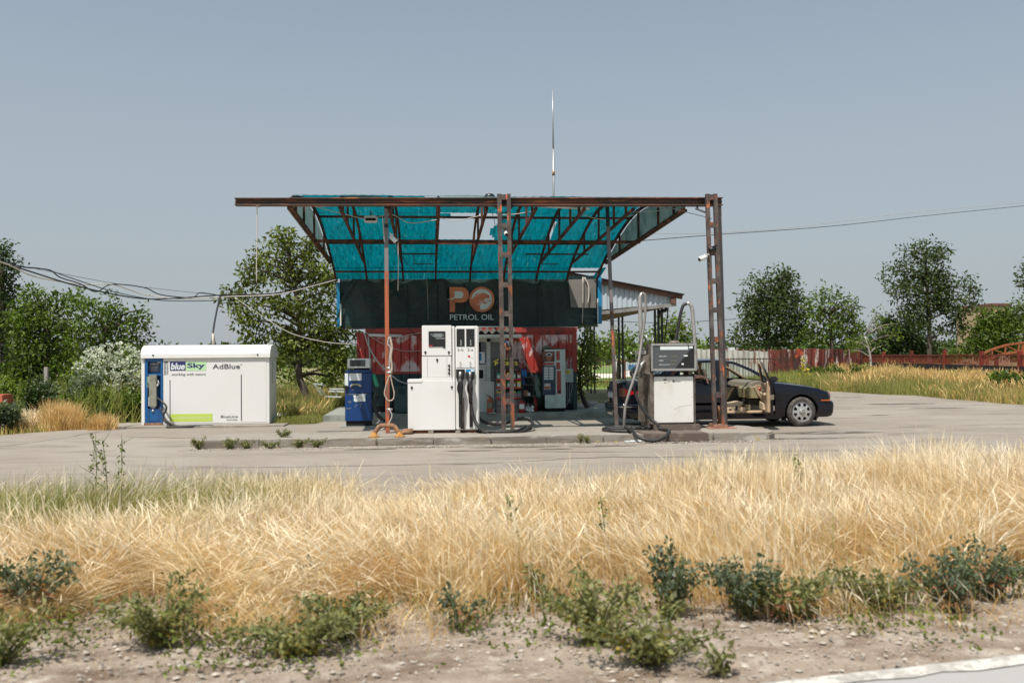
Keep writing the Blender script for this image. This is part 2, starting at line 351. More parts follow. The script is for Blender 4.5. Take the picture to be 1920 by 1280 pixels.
# stains
def blot(cx, cy, rx, ry, z, seed, n=28, jag=.35):
    r = random.Random(seed); return [(cx+rx*(1+r.uniform(-jag, jag*.4))*math.cos(2*math.pi*i/n), cy+ry*(1+r.uniform(-jag, jag*.4))*math.sin(2*math.pi*i/n)) for i in range(n)]
st = MB()
for i, (px, py, rx, ry) in enumerate(((1500, 822, .9, .14), (960, 838, .9, .12), (1130, 836, .7, .1), (1060, 800, .5, .25), (1560, 811, 1.0, .3), (1690, 757, 1.1, .35), (1760, 765, .9, .2), (800, 838, .8, .12), (1250, 830, .5, .1), (1345, 828, .9, .07), (1480, 812, .5, .1), (880, 845, .5, .06), (1650, 778, .3, .06), (1590, 745, .6, .2), (700, 842, .45, .1), (1040, 842, .3, .05))):
    g = G(px, py); pts = blot(g.x, g.y, rx, ry, 0, i)
    n = len(pts); st.add([(x, y, .004+i*.0002) for x, y in pts], [tuple(range(n))])
tag(st.build('oil_stains', 'oil'), kind='structure')
ck = MB(); rc = random.Random(14)
for x0_, y0_, dx_, dy_, n_ in ((9, 21, .55, .06, 16), (10, 24.5, .6, .12, 14), (12, 20, .5, -.05, 12), (-4, 13.2, .5, .03, 18), (5, 12.5, .55, .05, 20), (-6, 18.6, .4, -.1, 9), (1, 14.6, .45, -.06, 14), (8, 27, .5, .1, 12), (6.3, 18.8, .1, -.5, 9)):
    x, y = x0_, y0_; L_p = []
    for _ in range(n_): L_p.append((x, y, rc.uniform(.006, .022))); x += dx_*rc.uniform(.5, 1.4); y += dy_+rc.uniform(-.14, .14)
    v = []
    for a_, b_, w_ in L_p: v += [(a_, b_-w_, .0032), (a_, b_+w_, .0032)]
    ck.add(v, [(2*i, 2*i+2, 2*i+3, 2*i+1) for i in range(n_-1)])
tag(ck.build('asphalt_cracks', 'oil'), kind='structure')
# light track beyond the iron fence
mat('pale_path', (.62, .56, .45), .95)
sheet_poly([(2, 62), (26, 66), (26, 80), (2, 76)], -.044, 'path', 'pale_path')
mat('field_green', (.10, .17, .035), .95, layers=[dict(col=(.16, .22, .05), scale=.6, lo=.4, hi=.6)])
sheet_poly([(2, 80), (40, 82), (40, 130), (2, 128)], -.044, 'field', 'field_green')
sheet_poly([(2, 42), (30, 45), (26, 65.9), (2, 61.9)], -.044, 'lawn', 'field_green')
# ---------------------------------------------------------------- canopy
mat('teal_sheet', (.0, .175, .215), .35, layers=[dict(col=(.0, .10, .12), scale=(9., .9, .9), lo=.46, hi=.66, amt=.8), dict(col=(.07, .29, .31), scale=(22., 2.2, 2.2), lo=.58, hi=.70, amt=.6), dict(col=(.004, .035, .035), scale=(55., 3.2, 3.2), lo=.53, hi=.63, amt=.85), dict(col=(.004, .03, .03), scale=(28., 14., 14.), lo=.63, hi=.68, amt=.9)], transl=.56, tcol=(1., 1., 1.))
mat('pale_sheet', (.28, .38, .36), .4, layers=[dict(col=(.12, .22, .2), scale=2., lo=.45, hi=.65)], transl=.45)
YF, YR = 17.45, 25.3
can = thing('fuel_canopy', 'rusty steel forecourt canopy with curved torn teal roof sheets on thin leaning posts', 'canopy', (1.3, 20.5, 0))
fx = [P(q, 385, YF).x for q in (545, 637, 729, 823, 913, 1005, 1096, 1188, 1282)]
rx = [P(q, 521, YR).x for q in (630, 688, 756, 817, 881, 944, 1005, 1062, 1118)]
ARC = [(17.45, 4.52), (18.4, 4.72), (19.6, 4.86), (20.8, 4.90), (21.6, 4.80), (22.4, 4.64), (23.2, 4.42), (24.1, 4.14), (24.85, 3.90), (25.3, 3.65)]
def arcz(y):
    for (a, za), (b, zb) in zip(ARC, ARC[1:]):
        if a <= y <= b: return za+(zb-za)*(y-a)/(b-a)
    return ARC[-1][1]
ys = np.linspace(YF, YR, 40); az = np.array([arcz(y) for y in ys]); az = np.convolve(np.pad(az, 3, mode='edge'), np.ones(7)/7, 'valid'); az[0] = 4.50; az[-3:] = [3.83, 3.74, 3.62]
def arcz(y): return float(np.interp(y, ys, az))
def fxr(i, y):
    t = (y-YF)/(YR-YF); i0 = int(min(i, 7)); f = i-i0
    a = fx[i0]+(fx[i0+1]-fx[i0])*f; b = rx[i0]+(rx[i0+1]-rx[i0])*f; return a+(b-a)*t
CH = lambda y: 4.36-(y-YF)*.052         # lower chord height
for i in range(9):
    m = MB(); pts = [(fxr(i, y), y, arcz(y)) for y in np.linspace(YF, YR, 22)]
    for a, b in zip(pts, pts[1:]): m.bar(a, b, .05, .06)
    yj = 24.35
    a = (fxr(i, YF), YF, CH(YF)-.0); b = (fxr(i, yj), yj, arcz(yj)-.04); m.bar(a, b, .055, .055)
    for y in (18.1, 19.2, 20.8, 22.6):
        cz = CH(YF)+(b[2]-CH(YF))*(y-YF)/(yj-YF)
        if arcz(y)-cz > .12: m.bar((fxr(i, y), y, cz), (fxr(i, y), y, arcz(y)), .045, .045)
    m.build('truss', 'rusty_dark', can)
ROWS = [17.6, 21.35, 23.15, 24.8, 25.32]
m = MB()
for y in (21.35, 24.8, 18.6): 
    m.bar((fxr(0, y), y, arcz(y)-.055), (fxr(8, y), y, arcz(y)-.055), .05, .05, (0, 0, 1))
m.bar((fxr(0, 23.15), 23.15, arcz(23.15)-.05), (fxr(8, 23.15), 23.15, arcz(23.15)-.05), .04, .04, (0, 0, 1))
m.build('purlin', 'rusty_dark', can)
m = MB(); y = 20.85; m.bar((fxr(0, y)-.02, y, CH(y)-.04), (fxr(8, y)+.05, y, CH(y)-.04), .07, .06, (0, 0, 1)); m.build('tie_bar', 'rusty_dark', can)
m = MB(); y = 22.1
for a, b in ((2, 3), (5.3, 7)):
    m = MB(); m.bar((fxr(a, y), y, CH(y)-.12), (fxr(b, y), y, CH(y)-.12), .035, .035, (0, 0, 1))
    m.bar((fxr(a+.4, y), y, CH(y)-.12), (fxr(a+.4, y), y, CH(y)-.36), .02); m.bar((fxr(a+.4, y), y, CH(y)-.36), (fxr(a+.9, y), y, CH(y)-.36), .02); m.build('hanger_bar', 'black_paint', can)
# roof sheets: one per bay and row, some gone or torn; unseen front-row gaps added to let sun through
gone = {(3, 1), (7, 3)}
r5 = random.Random(4)
def roofpatch(i0, i1, y0, y1, dz=.035, cut=None, wav=.005):
    nx, ny = 14, 12; v = []; f = []
    for a in range(ny+1):
        y = y0+(y1-y0)*a/ny
        for b in range(nx+1):
            i = i0+(i1-i0)*b/nx; v.append((fxr(i, y), y, arcz(min(y, YR))+dz+wav*math.sin(b*2.2+a*.3)))
    for a in range(ny):
        for b in range(nx):
            if cut and cut(b/nx, a/ny): continue
            k = a*(nx+1)+b; f.append((k, k+1, k+nx+2, k+nx+1))
    return MB().add(v, f, True)
for r in range(4):
    for b in range(8):
        if (b, r) in gone: continue
        cut = None
        if r == 0 and b in (3, 4): cut = lambda u, w: .08 < w < .50
        if (b, r) == (2, 0): cut = lambda u, w: .12 < w < .42 and u > .7
        if (b, r) == (5, 0): cut = lambda u, w: .12 < w < .5 and u < .45
        if (b, r) == (4, 1): cut = lambda u, w: u < .5+.12*math.sin(w*7)
        if (b, r) == (6, 1): cut = lambda u, w: u < .08 and w > .3
        roofpatch(b-.02, b+1.0, ROWS[r]-.012, min(ROWS[r+1]+.012, 25.34), .045+.008*(b % 2), cut).build('roof_sheet', 'teal_sheet', can)
roofpatch(3.02, 3.35, 21.37, 21.6, .045).build('roof_sheet', 'teal_sheet', can)
m = MB(); a = P(1128, 503, 25.0); m.add([(a.x-.08, 25.0, a.z), (a.x+.12, 24.9, a.z+.02), (a.x-.02, 25.2, a.z-.24), (a.x-.22, 25.25, a.z-.24)], [(0, 1, 2, 3)]); m.build('loose_sheet', 'teal_sheet', can)
# gable end infills between chord and arc
for i, o in ((0, -.05), (8, .05)):
    yy = np.linspace(YF+.05, 24.3, 26); n = len(yy); v = [(fxr(i, y)+o, y, arcz(y)-.03) for y in yy]+[(fxr(i, y)+o, y, min(CH(y)+.0, arcz(y)-.05)) for y in yy]
    MB().add(v, [(k, k+1, n+k+1, n+k) for k in range(n-1)]).build('gable_sheet', 'pale_sheet', can)
    m = MB(); m.bar((fxr(i, YF)+o, YF, CH(YF)-.02), (fxr(i, 24.3)+o, 24.3, CH(24.3)-.01), .035, .05); m.build('gable_trim', 'rusty', can)
# front beam: I-section
bl = P(442, 378, YF-.06); br = P(1352, 378, YF-.06); zt0, zb0 = P(442, 372, YF-.1).z, P(442, 385.5, YF-.1).z; zt1, zb1 = P(1352, 371, YF-.1).z, P(1352, 386, YF-.1).z
m = MB()
def sbar(z0a, z0b, z1a, z1b, y0, y1):
    m.add([(bl.x, y0, z0a), (bl.x, y0, z0b), (br.x, y0, z1b), (br.x, y0, z1a), (bl.x, y1, z0a), (bl.x, y1, z0b), (br.x, y1, z1b), (br.x, y1, z1a)], [(0, 1, 2, 3), (7, 6, 5, 4), (0, 4, 5, 1), (1, 5, 6, 2), (2, 6, 7, 3), (3, 7, 4, 0)])
sbar(zt0, zt0-.018, zt1, zt1-.018, YF-.18, YF+.02); sbar(zb0+.02, zb0, zb1+.02, zb1, YF-.18, YF+.02); sbar(zt0-.018, zb0+.02, zt1-.018, zb1+.02, YF-.1, YF-.06)
m.bar((bl.x, YF-.12, zt0-.075), (br.x, YF-.12, zt1-.075), .018, .03)
m.build('front_beam', 'beam_paint', can)
# old panel scraps curling over the beam
m = MB()
def scrap(px0, px1, py, hgt, y=17.9):
    a = P(px0, py, y); b = P(px1, py, y); n = 10; v = []; f = []
    for i in range(n+1):
        x = a.x+(b.x-a.x)*i/n; h = hgt*math.sin(math.pi*i/n)
        v += [(x, y, a.z+h), (x, y+.5, a.z+h+.02)]
    for i in range(n): f.append((2*i, 2*i+2, 2*i+3, 2*i+1))
    m.add(v, f, True)
for q in ((540, 600, 371, .015), (625, 735, 370, .045), (820, 935, 370, .05), (990, 1060, 371, .02), (740, 800, 371, .02)): scrap(*q)
m.build('roof_scrap', 'pale_sheet', can)
m = MB(); a = P(918, 368, 18.2)
m.lathe([(.0, .05), (.07, .045), (.1, .02), (.11, -.08), (.0, -.08)], a, 12); m.build('roof_cap', 'black_plastic', can)
# ladder columns
def ladder(cpx, rungs, Yb, ma, zf=.12, w=(.115, .115), dep=.16, topy=364, base=True, dy=0):
    (tl, bl_), (tr, br_) = cpx; m = MB()
    for (tx, bx, ww) in ((tl, bl_, w[0]), (tr, br_, w[1])):
        a = P(tx, topy, Yb); b = G(bx, 806, zf); b.y = Yb; b.x = P(bx, 806, Yb).x; b.z = zf
        m.bar(b, a, ww, dep)
    for ry in rungs:
        t = (ry-topy)/(806-topy); xa = P(tl+(bl_-tl)*t, ry, Yb); xb = P(tr+(br_-tr)*t, ry, Yb)
        m.bar((xa.x, Yb, xa.z), (xb.x, Yb, xb.z), .075, .1, (0, 0, 1))
    return m
yl = YF-.28
m = ladder(((936, 944.5), (953.5, 961)), (370, 424, 478, 534, 588, 648, 706, 752), yl, 'rusty', w=(.078, .072), dep=.08); o = m.build('ladder_post', 'rusty', can)
m = MB()
for s in (-1, 1):
    a = P(945+s*20, 384, YF-.15); b = P(945+s*2, 400, YF-.15); m.bar(a, b, .03)
m.build('post_bracket', 'black_paint', can)
yr = YF-.25
m = ladder(((1326, 1340.5), (1340.5, 1357)), (370, 422, 474, 527, 581, 636, 740), yr, 'rusty', w=(.07, .075), dep=.08); m.build('ladder_post', 'rusty', can)
m = MB(); a = P(1347.5, 377, yr+.2); b = P(1359.5, 790, yr+.2); b.z = .12; m.bar(b, a, .075, .08); m.build('post', 'grey_paint', can)
mat('salmon_rust', (.38, .18, .11), .85, layers=[dict(col=(.2, .12, .08), scale=6., lo=.45, hi=.6)])
g0 = P(1348, 795, yr); m = MB(); m.box((g0.x-.12, yr-.07, .135), (g0.x+.15, yr+.28, .20), .006); m.box((g0.x-.22, yr-.16, .121), (g0.x+.30, yr+.34, .135)); m.build('base_plate', 'salmon_rust', can)
m = MB(); m.tube([P(1349, 792, yr+.1), P(1348, 770, yr+.1), P(1346, 760, yr+.05)], .03, 8); m.build('base_rod', 'rust_brown', can)
# thin posts
def thin(ptop, pbot, Yt, Yb, zf, w, splits):
    a = P(ptop[0], ptop[1], Yt); b = P(pbot[0], pbot[1], Yb); b.z = zf
    if abs(a.z-arcz(Yt)) < .5: a.z = arcz(Yt)-.02
    for t0, t1, ma in splits:
        m = MB(); m.bar(a.lerp(b, t0), a.lerp(b, t1), w, w); m.build('post', ma, can)
thin((724, 380), (727, 813), 17.75, 17.2, .12, .075, ((0, .13, 'black_paint'), (.13, .32, 'grey_paint'), (.32, 1, 'orange_rust')))
thin((1138, 382), (1156, 797), 18.6, 18.0, .12, .066, ((0, .12, 'black_paint'), (.12, .5, 'grey_paint'), (.5, 1, 'rusty')))
# ropes and wires that hang under the roof
def wire(pts, r, ma, name='cable', parent=can, k=6):
    return MB().tube([P(*q) if len(q) == 3 else q for q in pts], r, 6, k).build(name, ma, parent)
wire([(583, 385, 19), (640, 400, 19), (690, 411, 19), (715, 405, 19), (737, 403, 19), (770, 418, 19), (820, 412, 19)], .009, 'cable_cream')
wire([(826, 409, 19.3), (860, 413, 19.3), (905, 404, 19.3), (960, 402, 19.3), (1000, 396, 19.3)], .008, 'cable_cream')
wire([(1085, 400, 19.3), (1120, 410, 19.3), (1160, 411, 19.3), (1190, 402, 19.3)], .008, 'cable_cream')
wire([(1190, 384, 18.2), (1240, 388, 18.2), (1284, 384, 18)], .01, 'cable_cream'); wire([(1190, 398, 19.), (1230, 396, 19.), (1284, 386, 18)], .008, 'cable_cream')
wire([(717, 404, 17.9), (722, 460, 17.9), (726, 488, 17.7)], .012, 'cable_cream'); wire([(746, 445, 17.9), (747, 500, 17.9), (746, 545, 17.9)], .008, 'cable_cream')
wire([(922, 396, 17.7), (928, 420, 17.7), (926, 442, 17.7)], .006, 'cable_black'); wire([(941, 398, 17.7), (946, 420, 17.7), (948, 440, 17.7)], .006, 'cable_black')
wire([(735, 460, 18.5), (760, 490, 19.5), (790, 520, 20.5)], .006, 'cable_black')
wire([(1240, 386, 17.3), (1335, 410, 17.2)], .006, 'cable_black')
m = MB()
m.bar(P(1307, 385, 17.3), P(1308, 392, 17.3), .03); m.bar(P(1304, 391, 17.3), P(1322, 398, 17.2), .03); m.build('lamp_bracket', 'black_paint', can)
# cord tied down the left thin post, with a hanging loop
cp = thing('hanging_rope', 'beige rope knotted down the left orange post and ending in a long drooping loop', 'rope', P(728, 800, 17.1))
wire([(731, 632, 17.08), (735, 650, 17.05), (733, 670, 17.05), (735, 690, 17.05), (731, 700, 17.05)], .02, 'rope', 'cord', cp)
wire([(729, 632, 17.05), (727, 645, 17.05), (732, 652, 17.05), (730, 680, 17.05), (732, 700, 17.05)], .012, 'cable_grey', 'cord', cp)
wire([(731, 703, 17.05), (724, 722, 17.05), (721, 738, 17.05), (726, 749, 17.05), (731, 751, 17.05), (737, 748, 17.05), (739, 737, 17.05), (735, 718, 17.05), (732, 703, 17.05)], .013, 'rope', 'loop', cp)
wire([(730, 768, 17.05), (735, 778, 17.05), (731, 790, 17.05), (724, 800, 17.05), (713, 806, 17.05)], .012, 'cable_grey', 'cord', cp)
m = MB()
for py in (690, 698, 767): 
    g = P(730, py, 17.11); m.lathe([(.055, -.02), (.062, 0), (.055, .02)], g, 10)
m.build('knot', 'steel', cp)
cr = thing('hanging_rope', 'thin pale cord hanging down from the far left end of the rusty canopy beam', 'rope', P(481, 530, YF))
wire([(482, 385, YF-.1), (482, 440, YF-.1), (481, 490, YF-.1), (481, 530, YF-.1)], .008, 'cable_cream', 'cord', cr)
m = MB(); m.box(P(480, 384, YF-.14), P(489, 389, YF-.04), .01); m.build('hook', 'steel', cr)
# fittings under the roof
def camera_thing(label, px, py, Y, dirx, ma='white_plastic', mnt=None, L=.17):
    p = P(px, py, Y); t = thing('security_camera', label, 'security camera', p, 'security cameras on the canopy posts')
    d = Vector(dirx).normalized(); a = p-d*L*.5; b = p+d*L*.5
    MB().tube([a, b], .04, 10).build('body', ma, t)
    MB().tube([b-d*.004, b+d*.012], .033, 10).build('lens', 'black_plastic', t)
    h = MB(); h.tube([a+Vector((0, 0, .045)), b+d*.03+Vector((0, 0, .045))], [.012, .012], 6); h.box(a+Vector((-.02, -.03, .035)), a+Vector((.05, .03, .05))); h.build('sun_hood', ma, t)
    q = Vector(mnt) if mnt else a+Vector((.0, .1, .08)); MB().tube([p, p.lerp(q, .5)+Vector((0, 0, -.02)), q], .014, 6).build('bracket', ma, t)
camera_thing('white bullet camera on the left thin canopy post, lens pointing down', 738, 449, 17.6, (.7, -.4, -.65), mnt=P(731, 436, 17.65))
camera_thing('small white and black camera fixed between the two legs of the middle ladder post', 948, 436, 17.2, (.1, -.7, -.5), mnt=P(953, 427, 17.2))
camera_thing('dark camera sitting on a rung of the right ladder post', 1336, 467, 17.15, (-.8, -.5, -.3), 'black_plastic', P(1340, 470, 17.2), .14)
camera_thing('white bullet camera sticking out left of the right ladder post, above the old fuel pump', 1318, 484, 17.1, (-.85, -.35, -.35), mnt=P(1328, 480, 17.2))
t = thing('flood_light', 'small grey flood light hanging under the left part of the teal roof', 'flood light', P(694, 410, 19))
a = P(683, 405, 19); b = P(708, 417, 19); MB().box((a.x, 18.9, b.z), (b.x, 19.1, a.z), .02).build('housing', 'white_plastic', t)
MB().box((a.x+.03, 18.885, b.z+.02), (b.x-.03, 18.9, b.z+.07)).build('lens', 'dark_gap', t); MB().bar(P(695, 404, 19), P(695, 396, 19), .02).build('bracket', 'rusty_dark', t)
t = thing('tube_lamp', 'long white tube lamp fixed across the trusses right of the middle ladder post', 'tube light', P(1055, 388, 18.3))
MB().tube([P(1004, 385.5, 18.2), P(1105, 391, 18.2)], .03, 8).build('tube', 'white_plastic', t); MB().bar(P(1004, 383, 18.23), P(1105, 388.5, 18.23), .03).build('housing', 'white_plastic', t)

# ---------------------------------------------------------------- banner
mat('banner_green', (.008, .028, .026), .38, layers=[dict(col=(.022, .06, .052), scale=(.6, 1, .9), lo=.48, hi=.68), dict(col=(.13, .15, .14), scale=(3., 3., 1.), lo=.66, hi=.74, amt=.5)], bump=((1.6, 1., 2.2), .6, .12))
mat('banner_sunlit', (.20, .185, .165), .6, layers=[dict(col=(.14, .13, .115), scale=(1.5, 1, .6), lo=.45, hi=.6)]); mat('banner_orange', (.80, .27, .12), .55, layers=[dict(col=(.55, .17, .08), scale=3., lo=.45, hi=.7)]); mat('banner_mint', (.78, .88, .82), .55, layers=[dict(col=(.66, .78, .72), scale=4., lo=.45, hi=.7)])
mat('cyan_board', (.01, .22, .42), .5)
BY = 25.36
ban = thing('banner', 'dark green creased tarpaulin banner reading PO PETROL OIL over the booth', 'banner', P(880, 612, BY))
x0, zt = XZ(637, 522, BY); x1, zt1_ = XZ(1120, 515.5, BY); zb = P(640, 616, BY).z; zb1 = P(1120, 611, BY).z
nx, nz_ = 240, 60; v = []; f = []
rb = random.Random(2)
cr_ = [(rb.uniform(0, 1), rb.uniform(.6, 1.1), rb.uniform(-1.2, 1.2)) for _ in range(9)]
def bz(u, w):
    y = .018*math.sin(u*23)+.012*math.sin(u*61+w*3)
    for cu_, cz, sl in ((.33, 1., .9), (.36, 1., -.9), (.39, 1, .3), (.16, 1., 1.3), (.22, 1., -.8), (.60, .9, .8), (.62, .6, -1.2), (.78, .8, .2), (.05, .9, -1.), (.98, 1., 1.)):
        d = abs((u-cu_)-(cz-w)*sl*.12); y += .05*math.exp(-(d/.012)**2)*max(0, 1-abs(cz-w)*1.1)
    if u > .83: y *= .4
    return y
for j in range(nz_+1):
    for i in range(nx+1):
        u = i/nx; w = j/nz_; x = x0+(x1-x0)*u; zb_ = zb+(zb1-zb)*u-.02*math.sin(u*9); zt_ = zt+(zt1_-zt)*u-.02*abs(math.sin(u*28)); v.append((x, BY-bz(u, w), zb_+(zt_-zb_)*w))
for j in range(nz_):
    for i in range(nx): k = j*(nx+1)+i; f.append((k, k+1, k+nx+2, k+nx+1))
MB().add(v, f, True).build('cloth', 'banner_green', ban)
LY = BY-.10
m = poly_plate([(1066, 524), (1117.5, 523), (1117.5, 577), (1070, 576.5)], LY+.02, .01); m.build('sun_patch', 'banner_sunlit', ban)  # sunlight on the banner's right end, painted as a lighter grey piece
# seams
for px in (764, 820, 870, 1007, 1092):
    m = MB(); a = P(px, 530, LY+.03); b = P(px, 611, LY+.03); m.box((a.x, LY+.02, b.z), (a.x+.012, LY+.03, a.z)); m.build('seam', 'dark_gap', ban)
# the two big letters
def pxpoly(pts, sc=1792/140, ox=820, oy=520): return [(ox+a/sc, oy+b/sc) for a, b in pts]
Pp = [(290, 230), (600, 230), (690, 265), (745, 340), (757, 420), (740, 510), (690, 575), (620, 602), (425, 605), (425, 832), (297, 832)]
poly_plate(pxpoly(Pp), LY, .004).build('letter', 'banner_orange', ban)
Pi = [(412, 332), (560, 332), (610, 355), (632, 410), (615, 465), (575, 500), (430, 500), (330, 528), (215, 533), (300, 518), (412, 480)]
poly_plate(pxpoly(Pi), LY-.006, .004).build('letter_counter', 'banner_mint', ban)
def circ(cx, cy, rx_, ry_, n=48): return [(cx+rx_*math.cos(2*math.pi*i/n), cy+ry_*math.sin(2*math.pi*i/n)) for i in range(n)]
poly_plate(pxpoly(circ(1068, 528, 302, 304)), LY, .004).build('emblem_ring', 'banner_orange', ban)
poly_plate(pxpoly(circ(1066, 527, 246, 246)), LY-.006, .004).build('emblem_disc', 'banner_mint', ban)
head = [(818, 535), (870, 470), (940, 440), (900, 408), (960, 392), (1020, 397), (1080, 373), (1150, 380), (1200, 405), (1258, 445), (1255, 470), (1235, 492), (1215, 515), (1205, 492), (1160, 500), (1125, 530), (1118, 570), (1135, 600), (1170, 590), (1185, 580), (1190, 600), (1178, 622), (1145, 640), (1110, 615), (1075, 600), (1035, 650), (1022, 700), (1024, 770), (960, 755), (890, 700), (845, 630), (822, 580)]
poly_plate(pxpoly(head), LY-.012, .004).build('emblem_head', 'banner_orange', ban)
poly_plate(pxpoly([(1190, 540), (1230, 558), (1290, 545), (1285, 565), (1245, 582), (1215, 572)]), LY-.012, .004).build('emblem_tongue', 'banner_orange', ban)
mm_ = MB()
for q in ([(985, 515), (1010, 535), (1040, 575), (1072, 600), (1065, 545), (1075, 540), (1082, 610), (1030, 590)], [(955, 665), (985, 640), (1045, 622), (1060, 632), (1000, 652)], [(1110, 402), (1150, 405), (1135, 425)], [(950, 412), (985, 420), (1000, 437), (970, 437)]):
    mm_.prism([XZ(a, b, LY-.018) for a, b in pxpoly(q)], LY-.020, LY-.017)
mm_.build('emblem_lines', 'banner_mint', ban)
a = P(843.5, 600, LY); b = P(926, 589, LY); lettering('PETROL OIL', a.x, b.x, a.z, b.z, LY-.004, 'banner_mint', ban, bold=.012)
for px0, px1, yt, yb in ((631.5, 638, 530, 613), (1120, 1127.5, 519, 607)):
    a = P(px0, yt, BY-.02); b = P(px1, yb, BY-.02); MB().box((a.x, BY-.12, b.z), (b.x, BY+.04, a.z), .004).build('side_board', 'cyan_board', ban)
for px0, px1, yt, yb in ((638.2, 641, 570, 611), (1118, 1120.5, 560, 606)):
    a = P(px0, yt, BY-.02); b = P(px1, yb, BY-.02); MB().box((a.x, BY-.16, b.z), (b.x, BY-.125, a.z), .004).build('edge_strip', 'white_plastic', ban)
a = P(640, 612, BY); b = P(1122, 608, BY); MB().bar((a.x, BY-.02, zb-.01), (b.x, BY-.02, zb1-.01), .03, .03, (0, 0, 1)).build('bottom_rail', 'grey_paint', ban)
m = MB(); m.tube([P(1093, 519, BY-.15), P(1093, 560, BY-.15), P(1091.5, 612, BY-.15)], .014, 6, 3); m.tube([P(1096, 520, BY-.15), P(1103, 535, BY-.15), P(1104, 555, BY-.15), P(1101, 574, BY-.15)], .02, 6, 4)
m.tube([P(800, 520, BY-.15), P(802, 560, BY-.12), P(803, 600, BY-.12)], .006, 5, 3)
m.build('cord', 'cable_cream', ban)

# ---------------------------------------------------------------- booth
mat('red_peeling', (.46, .04, .028), .5, layers=[dict(col=(.24, .024, .018), scale=2., lo=.5, hi=.75, amt=.8), dict(col=(.72, .60, .57), scale=(2.1, 1., 1.5), lo=.49, hi=.56, amt=.85), dict(col=(.26, .05, .035), scale=(16, 3, 3), lo=.56, hi=.62, amt=.8)])
mat('red_trim', (.36, .04, .028), .55, layers=[dict(col=(.1, .03, .02), scale=5., lo=.5, hi=.7)]); mat('petrol_green', (.012, .035, .035), .55, layers=[dict(col=(.03, .07, .065), scale=(3, 1, 1), lo=.5, hi=.7)])
mat('booth_cream', (.68, .68, .62), .5, layers=[dict(col=(.38, .40, .36), scale=2., lo=.5, hi=.7)]); mat('shutter_grey', (.17, .175, .165), .5); mat('eternit', (.10, .085, .075), .9, layers=[dict(col=(.03, .03, .03), scale=6., lo=.5, hi=.7)])
QY = 23.2
bo = thing('booth', 'low red peeling metal booth with dark green base and white framed cabin front', 'booth', (.9, QY, .15))
bx0 = P(690, 700, QY).x; bx1 = P(1078, 700, QY).x; zr = P(880, 616.5, QY).z; zm = P(880, 699, QY).z
def corr(xa, xb, za, zb_, y, pitch=.21, d=.03, gw=.03):
    """sheet with narrow vertical grooves"""
    m = MB(); x = xa; v = []
    while x < xb-1e-3:
        x2 = min(x+pitch, xb); v += [(x, y), (max(x, x2-gw), y), (x2-gw*.66, y+d), (x2-gw*.33, y+d)]; x = x2
    v.append((xb, y)); n = len(v)
    m.add([(a, b, za) for a, b in v]+[(a, b, zb_) for a, b in v], [(i, i+1, n+i+1, n+i) for i in range(n-1)]); return m
corr(bx0, bx1, zm, zr-.03, QY).build('wall', 'red_peeling', bo)
corr(bx0, bx1, .30, zm, QY+.004).build('wall', 'petrol_green', bo)
m = MB(); m.box((bx0, QY+.04, .15), (bx1, QY+2.3, zr-.04)); m.build('wall', 'petrol_green', bo)
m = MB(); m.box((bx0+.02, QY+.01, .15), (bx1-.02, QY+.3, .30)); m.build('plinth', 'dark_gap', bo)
m = MB(); m.box((bx0-.06, QY-.05, zr-.09), (bx1+.06, QY+.02, zr+.01)); m.box((bx0-.06, QY+.02, zr-.03), (bx1+.06, QY+2.35, zr+.03))
m.box((bx0-.05, QY-.02, .15), (bx0+.05, QY+.06, zr-.09)); m.box((bx1-.07, QY-.03, zm), (bx1+.05, QY+.06, zr-.09)); m.box((bx0+.05, QY-.012, zm-.01), (bx1-.07, QY+.0, zm+.05)); m.box((bx0+.05, QY-.012, zr-.16), (bx1-.07, QY, zr-.09))
m.box((P(1060, 0, QY).x, QY-.012, .9), (P(1063, 0, QY).x, QY, zr-.16))
m.build('trim', 'red_trim', bo)
mm = MB(); mm.box((bx1-.05, QY-.02, .15), (bx1+.05, QY+.05, zm)); mm.build('corner_post', 'petrol_green', bo)
# recessed left bay
xl = P(668, 0, QY+.35).x; corr(xl, bx0, .15, P(668, 624, QY+.35).z, QY+.35).build('side_wall', 'red_peeling', bo)
m = MB(); m.box((xl-.03, QY+.33, .15), (xl+.03, QY+.4, P(668, 622, QY+.35).z)); m.build('corner_post', 'red_trim', bo)
m = MB(); m.tube([P(691, 628.5, QY-.12), P(754, 630.5, QY-.12)], .025, 8); m.build('tube_light', 'white_plastic', bo)
m = MB(); m.bar(P(691, 627, QY-.09), P(754, 629, QY-.09), .05); m.build('light_rail', 'steel', bo)
m = MB(); m.tube([P(691, 631, QY-.04), P(693, 660, QY-.04), P(695, 700, QY-.04)], .022, 6, 2); m.build('conduit', 'cable_grey', bo)
# cabin front
CY = QY-.32
cx0, cx1 = P(835, 700, CY).x, P(948, 700, CY).x; cz1 = P(900, 634, CY).z; xs0 = P(915, 0, CY).x; zs = P(0+900, 720, CY).z
m = MB(); m.box((cx0, CY+.05, .15), (cx1, QY+.01, cz1)); m.box((cx0, CY, zs-.02), (cx1, CY+.05, zs+.06)); m.box((xs0-.09, CY, zs+.06), (xs0-.0, CY+.05, cz1)); m.box((cx0, CY, cz1-.09), (cx1, CY+.05, cz1)); m.box((cx1-.05, CY, zs+.06), (cx1, CY+.05, cz1-.09)); m.box((cx0, CY+.01, .15), (xs0-.15, CY+.05, zs-.02)); m.box((xs0-.145, CY+.005, .15), (cx1, CY+.05, zs-.02))
m.box((P(898, 0, CY).x, CY-.002, P(900, 688, CY).z), (xs0-.09, CY+.05, P(900, 684, CY).z))
m.build('cabin', 'booth_cream', bo)
m = MB(); n = 26; z0_ = zs+.06; z1_ = cz1-.09
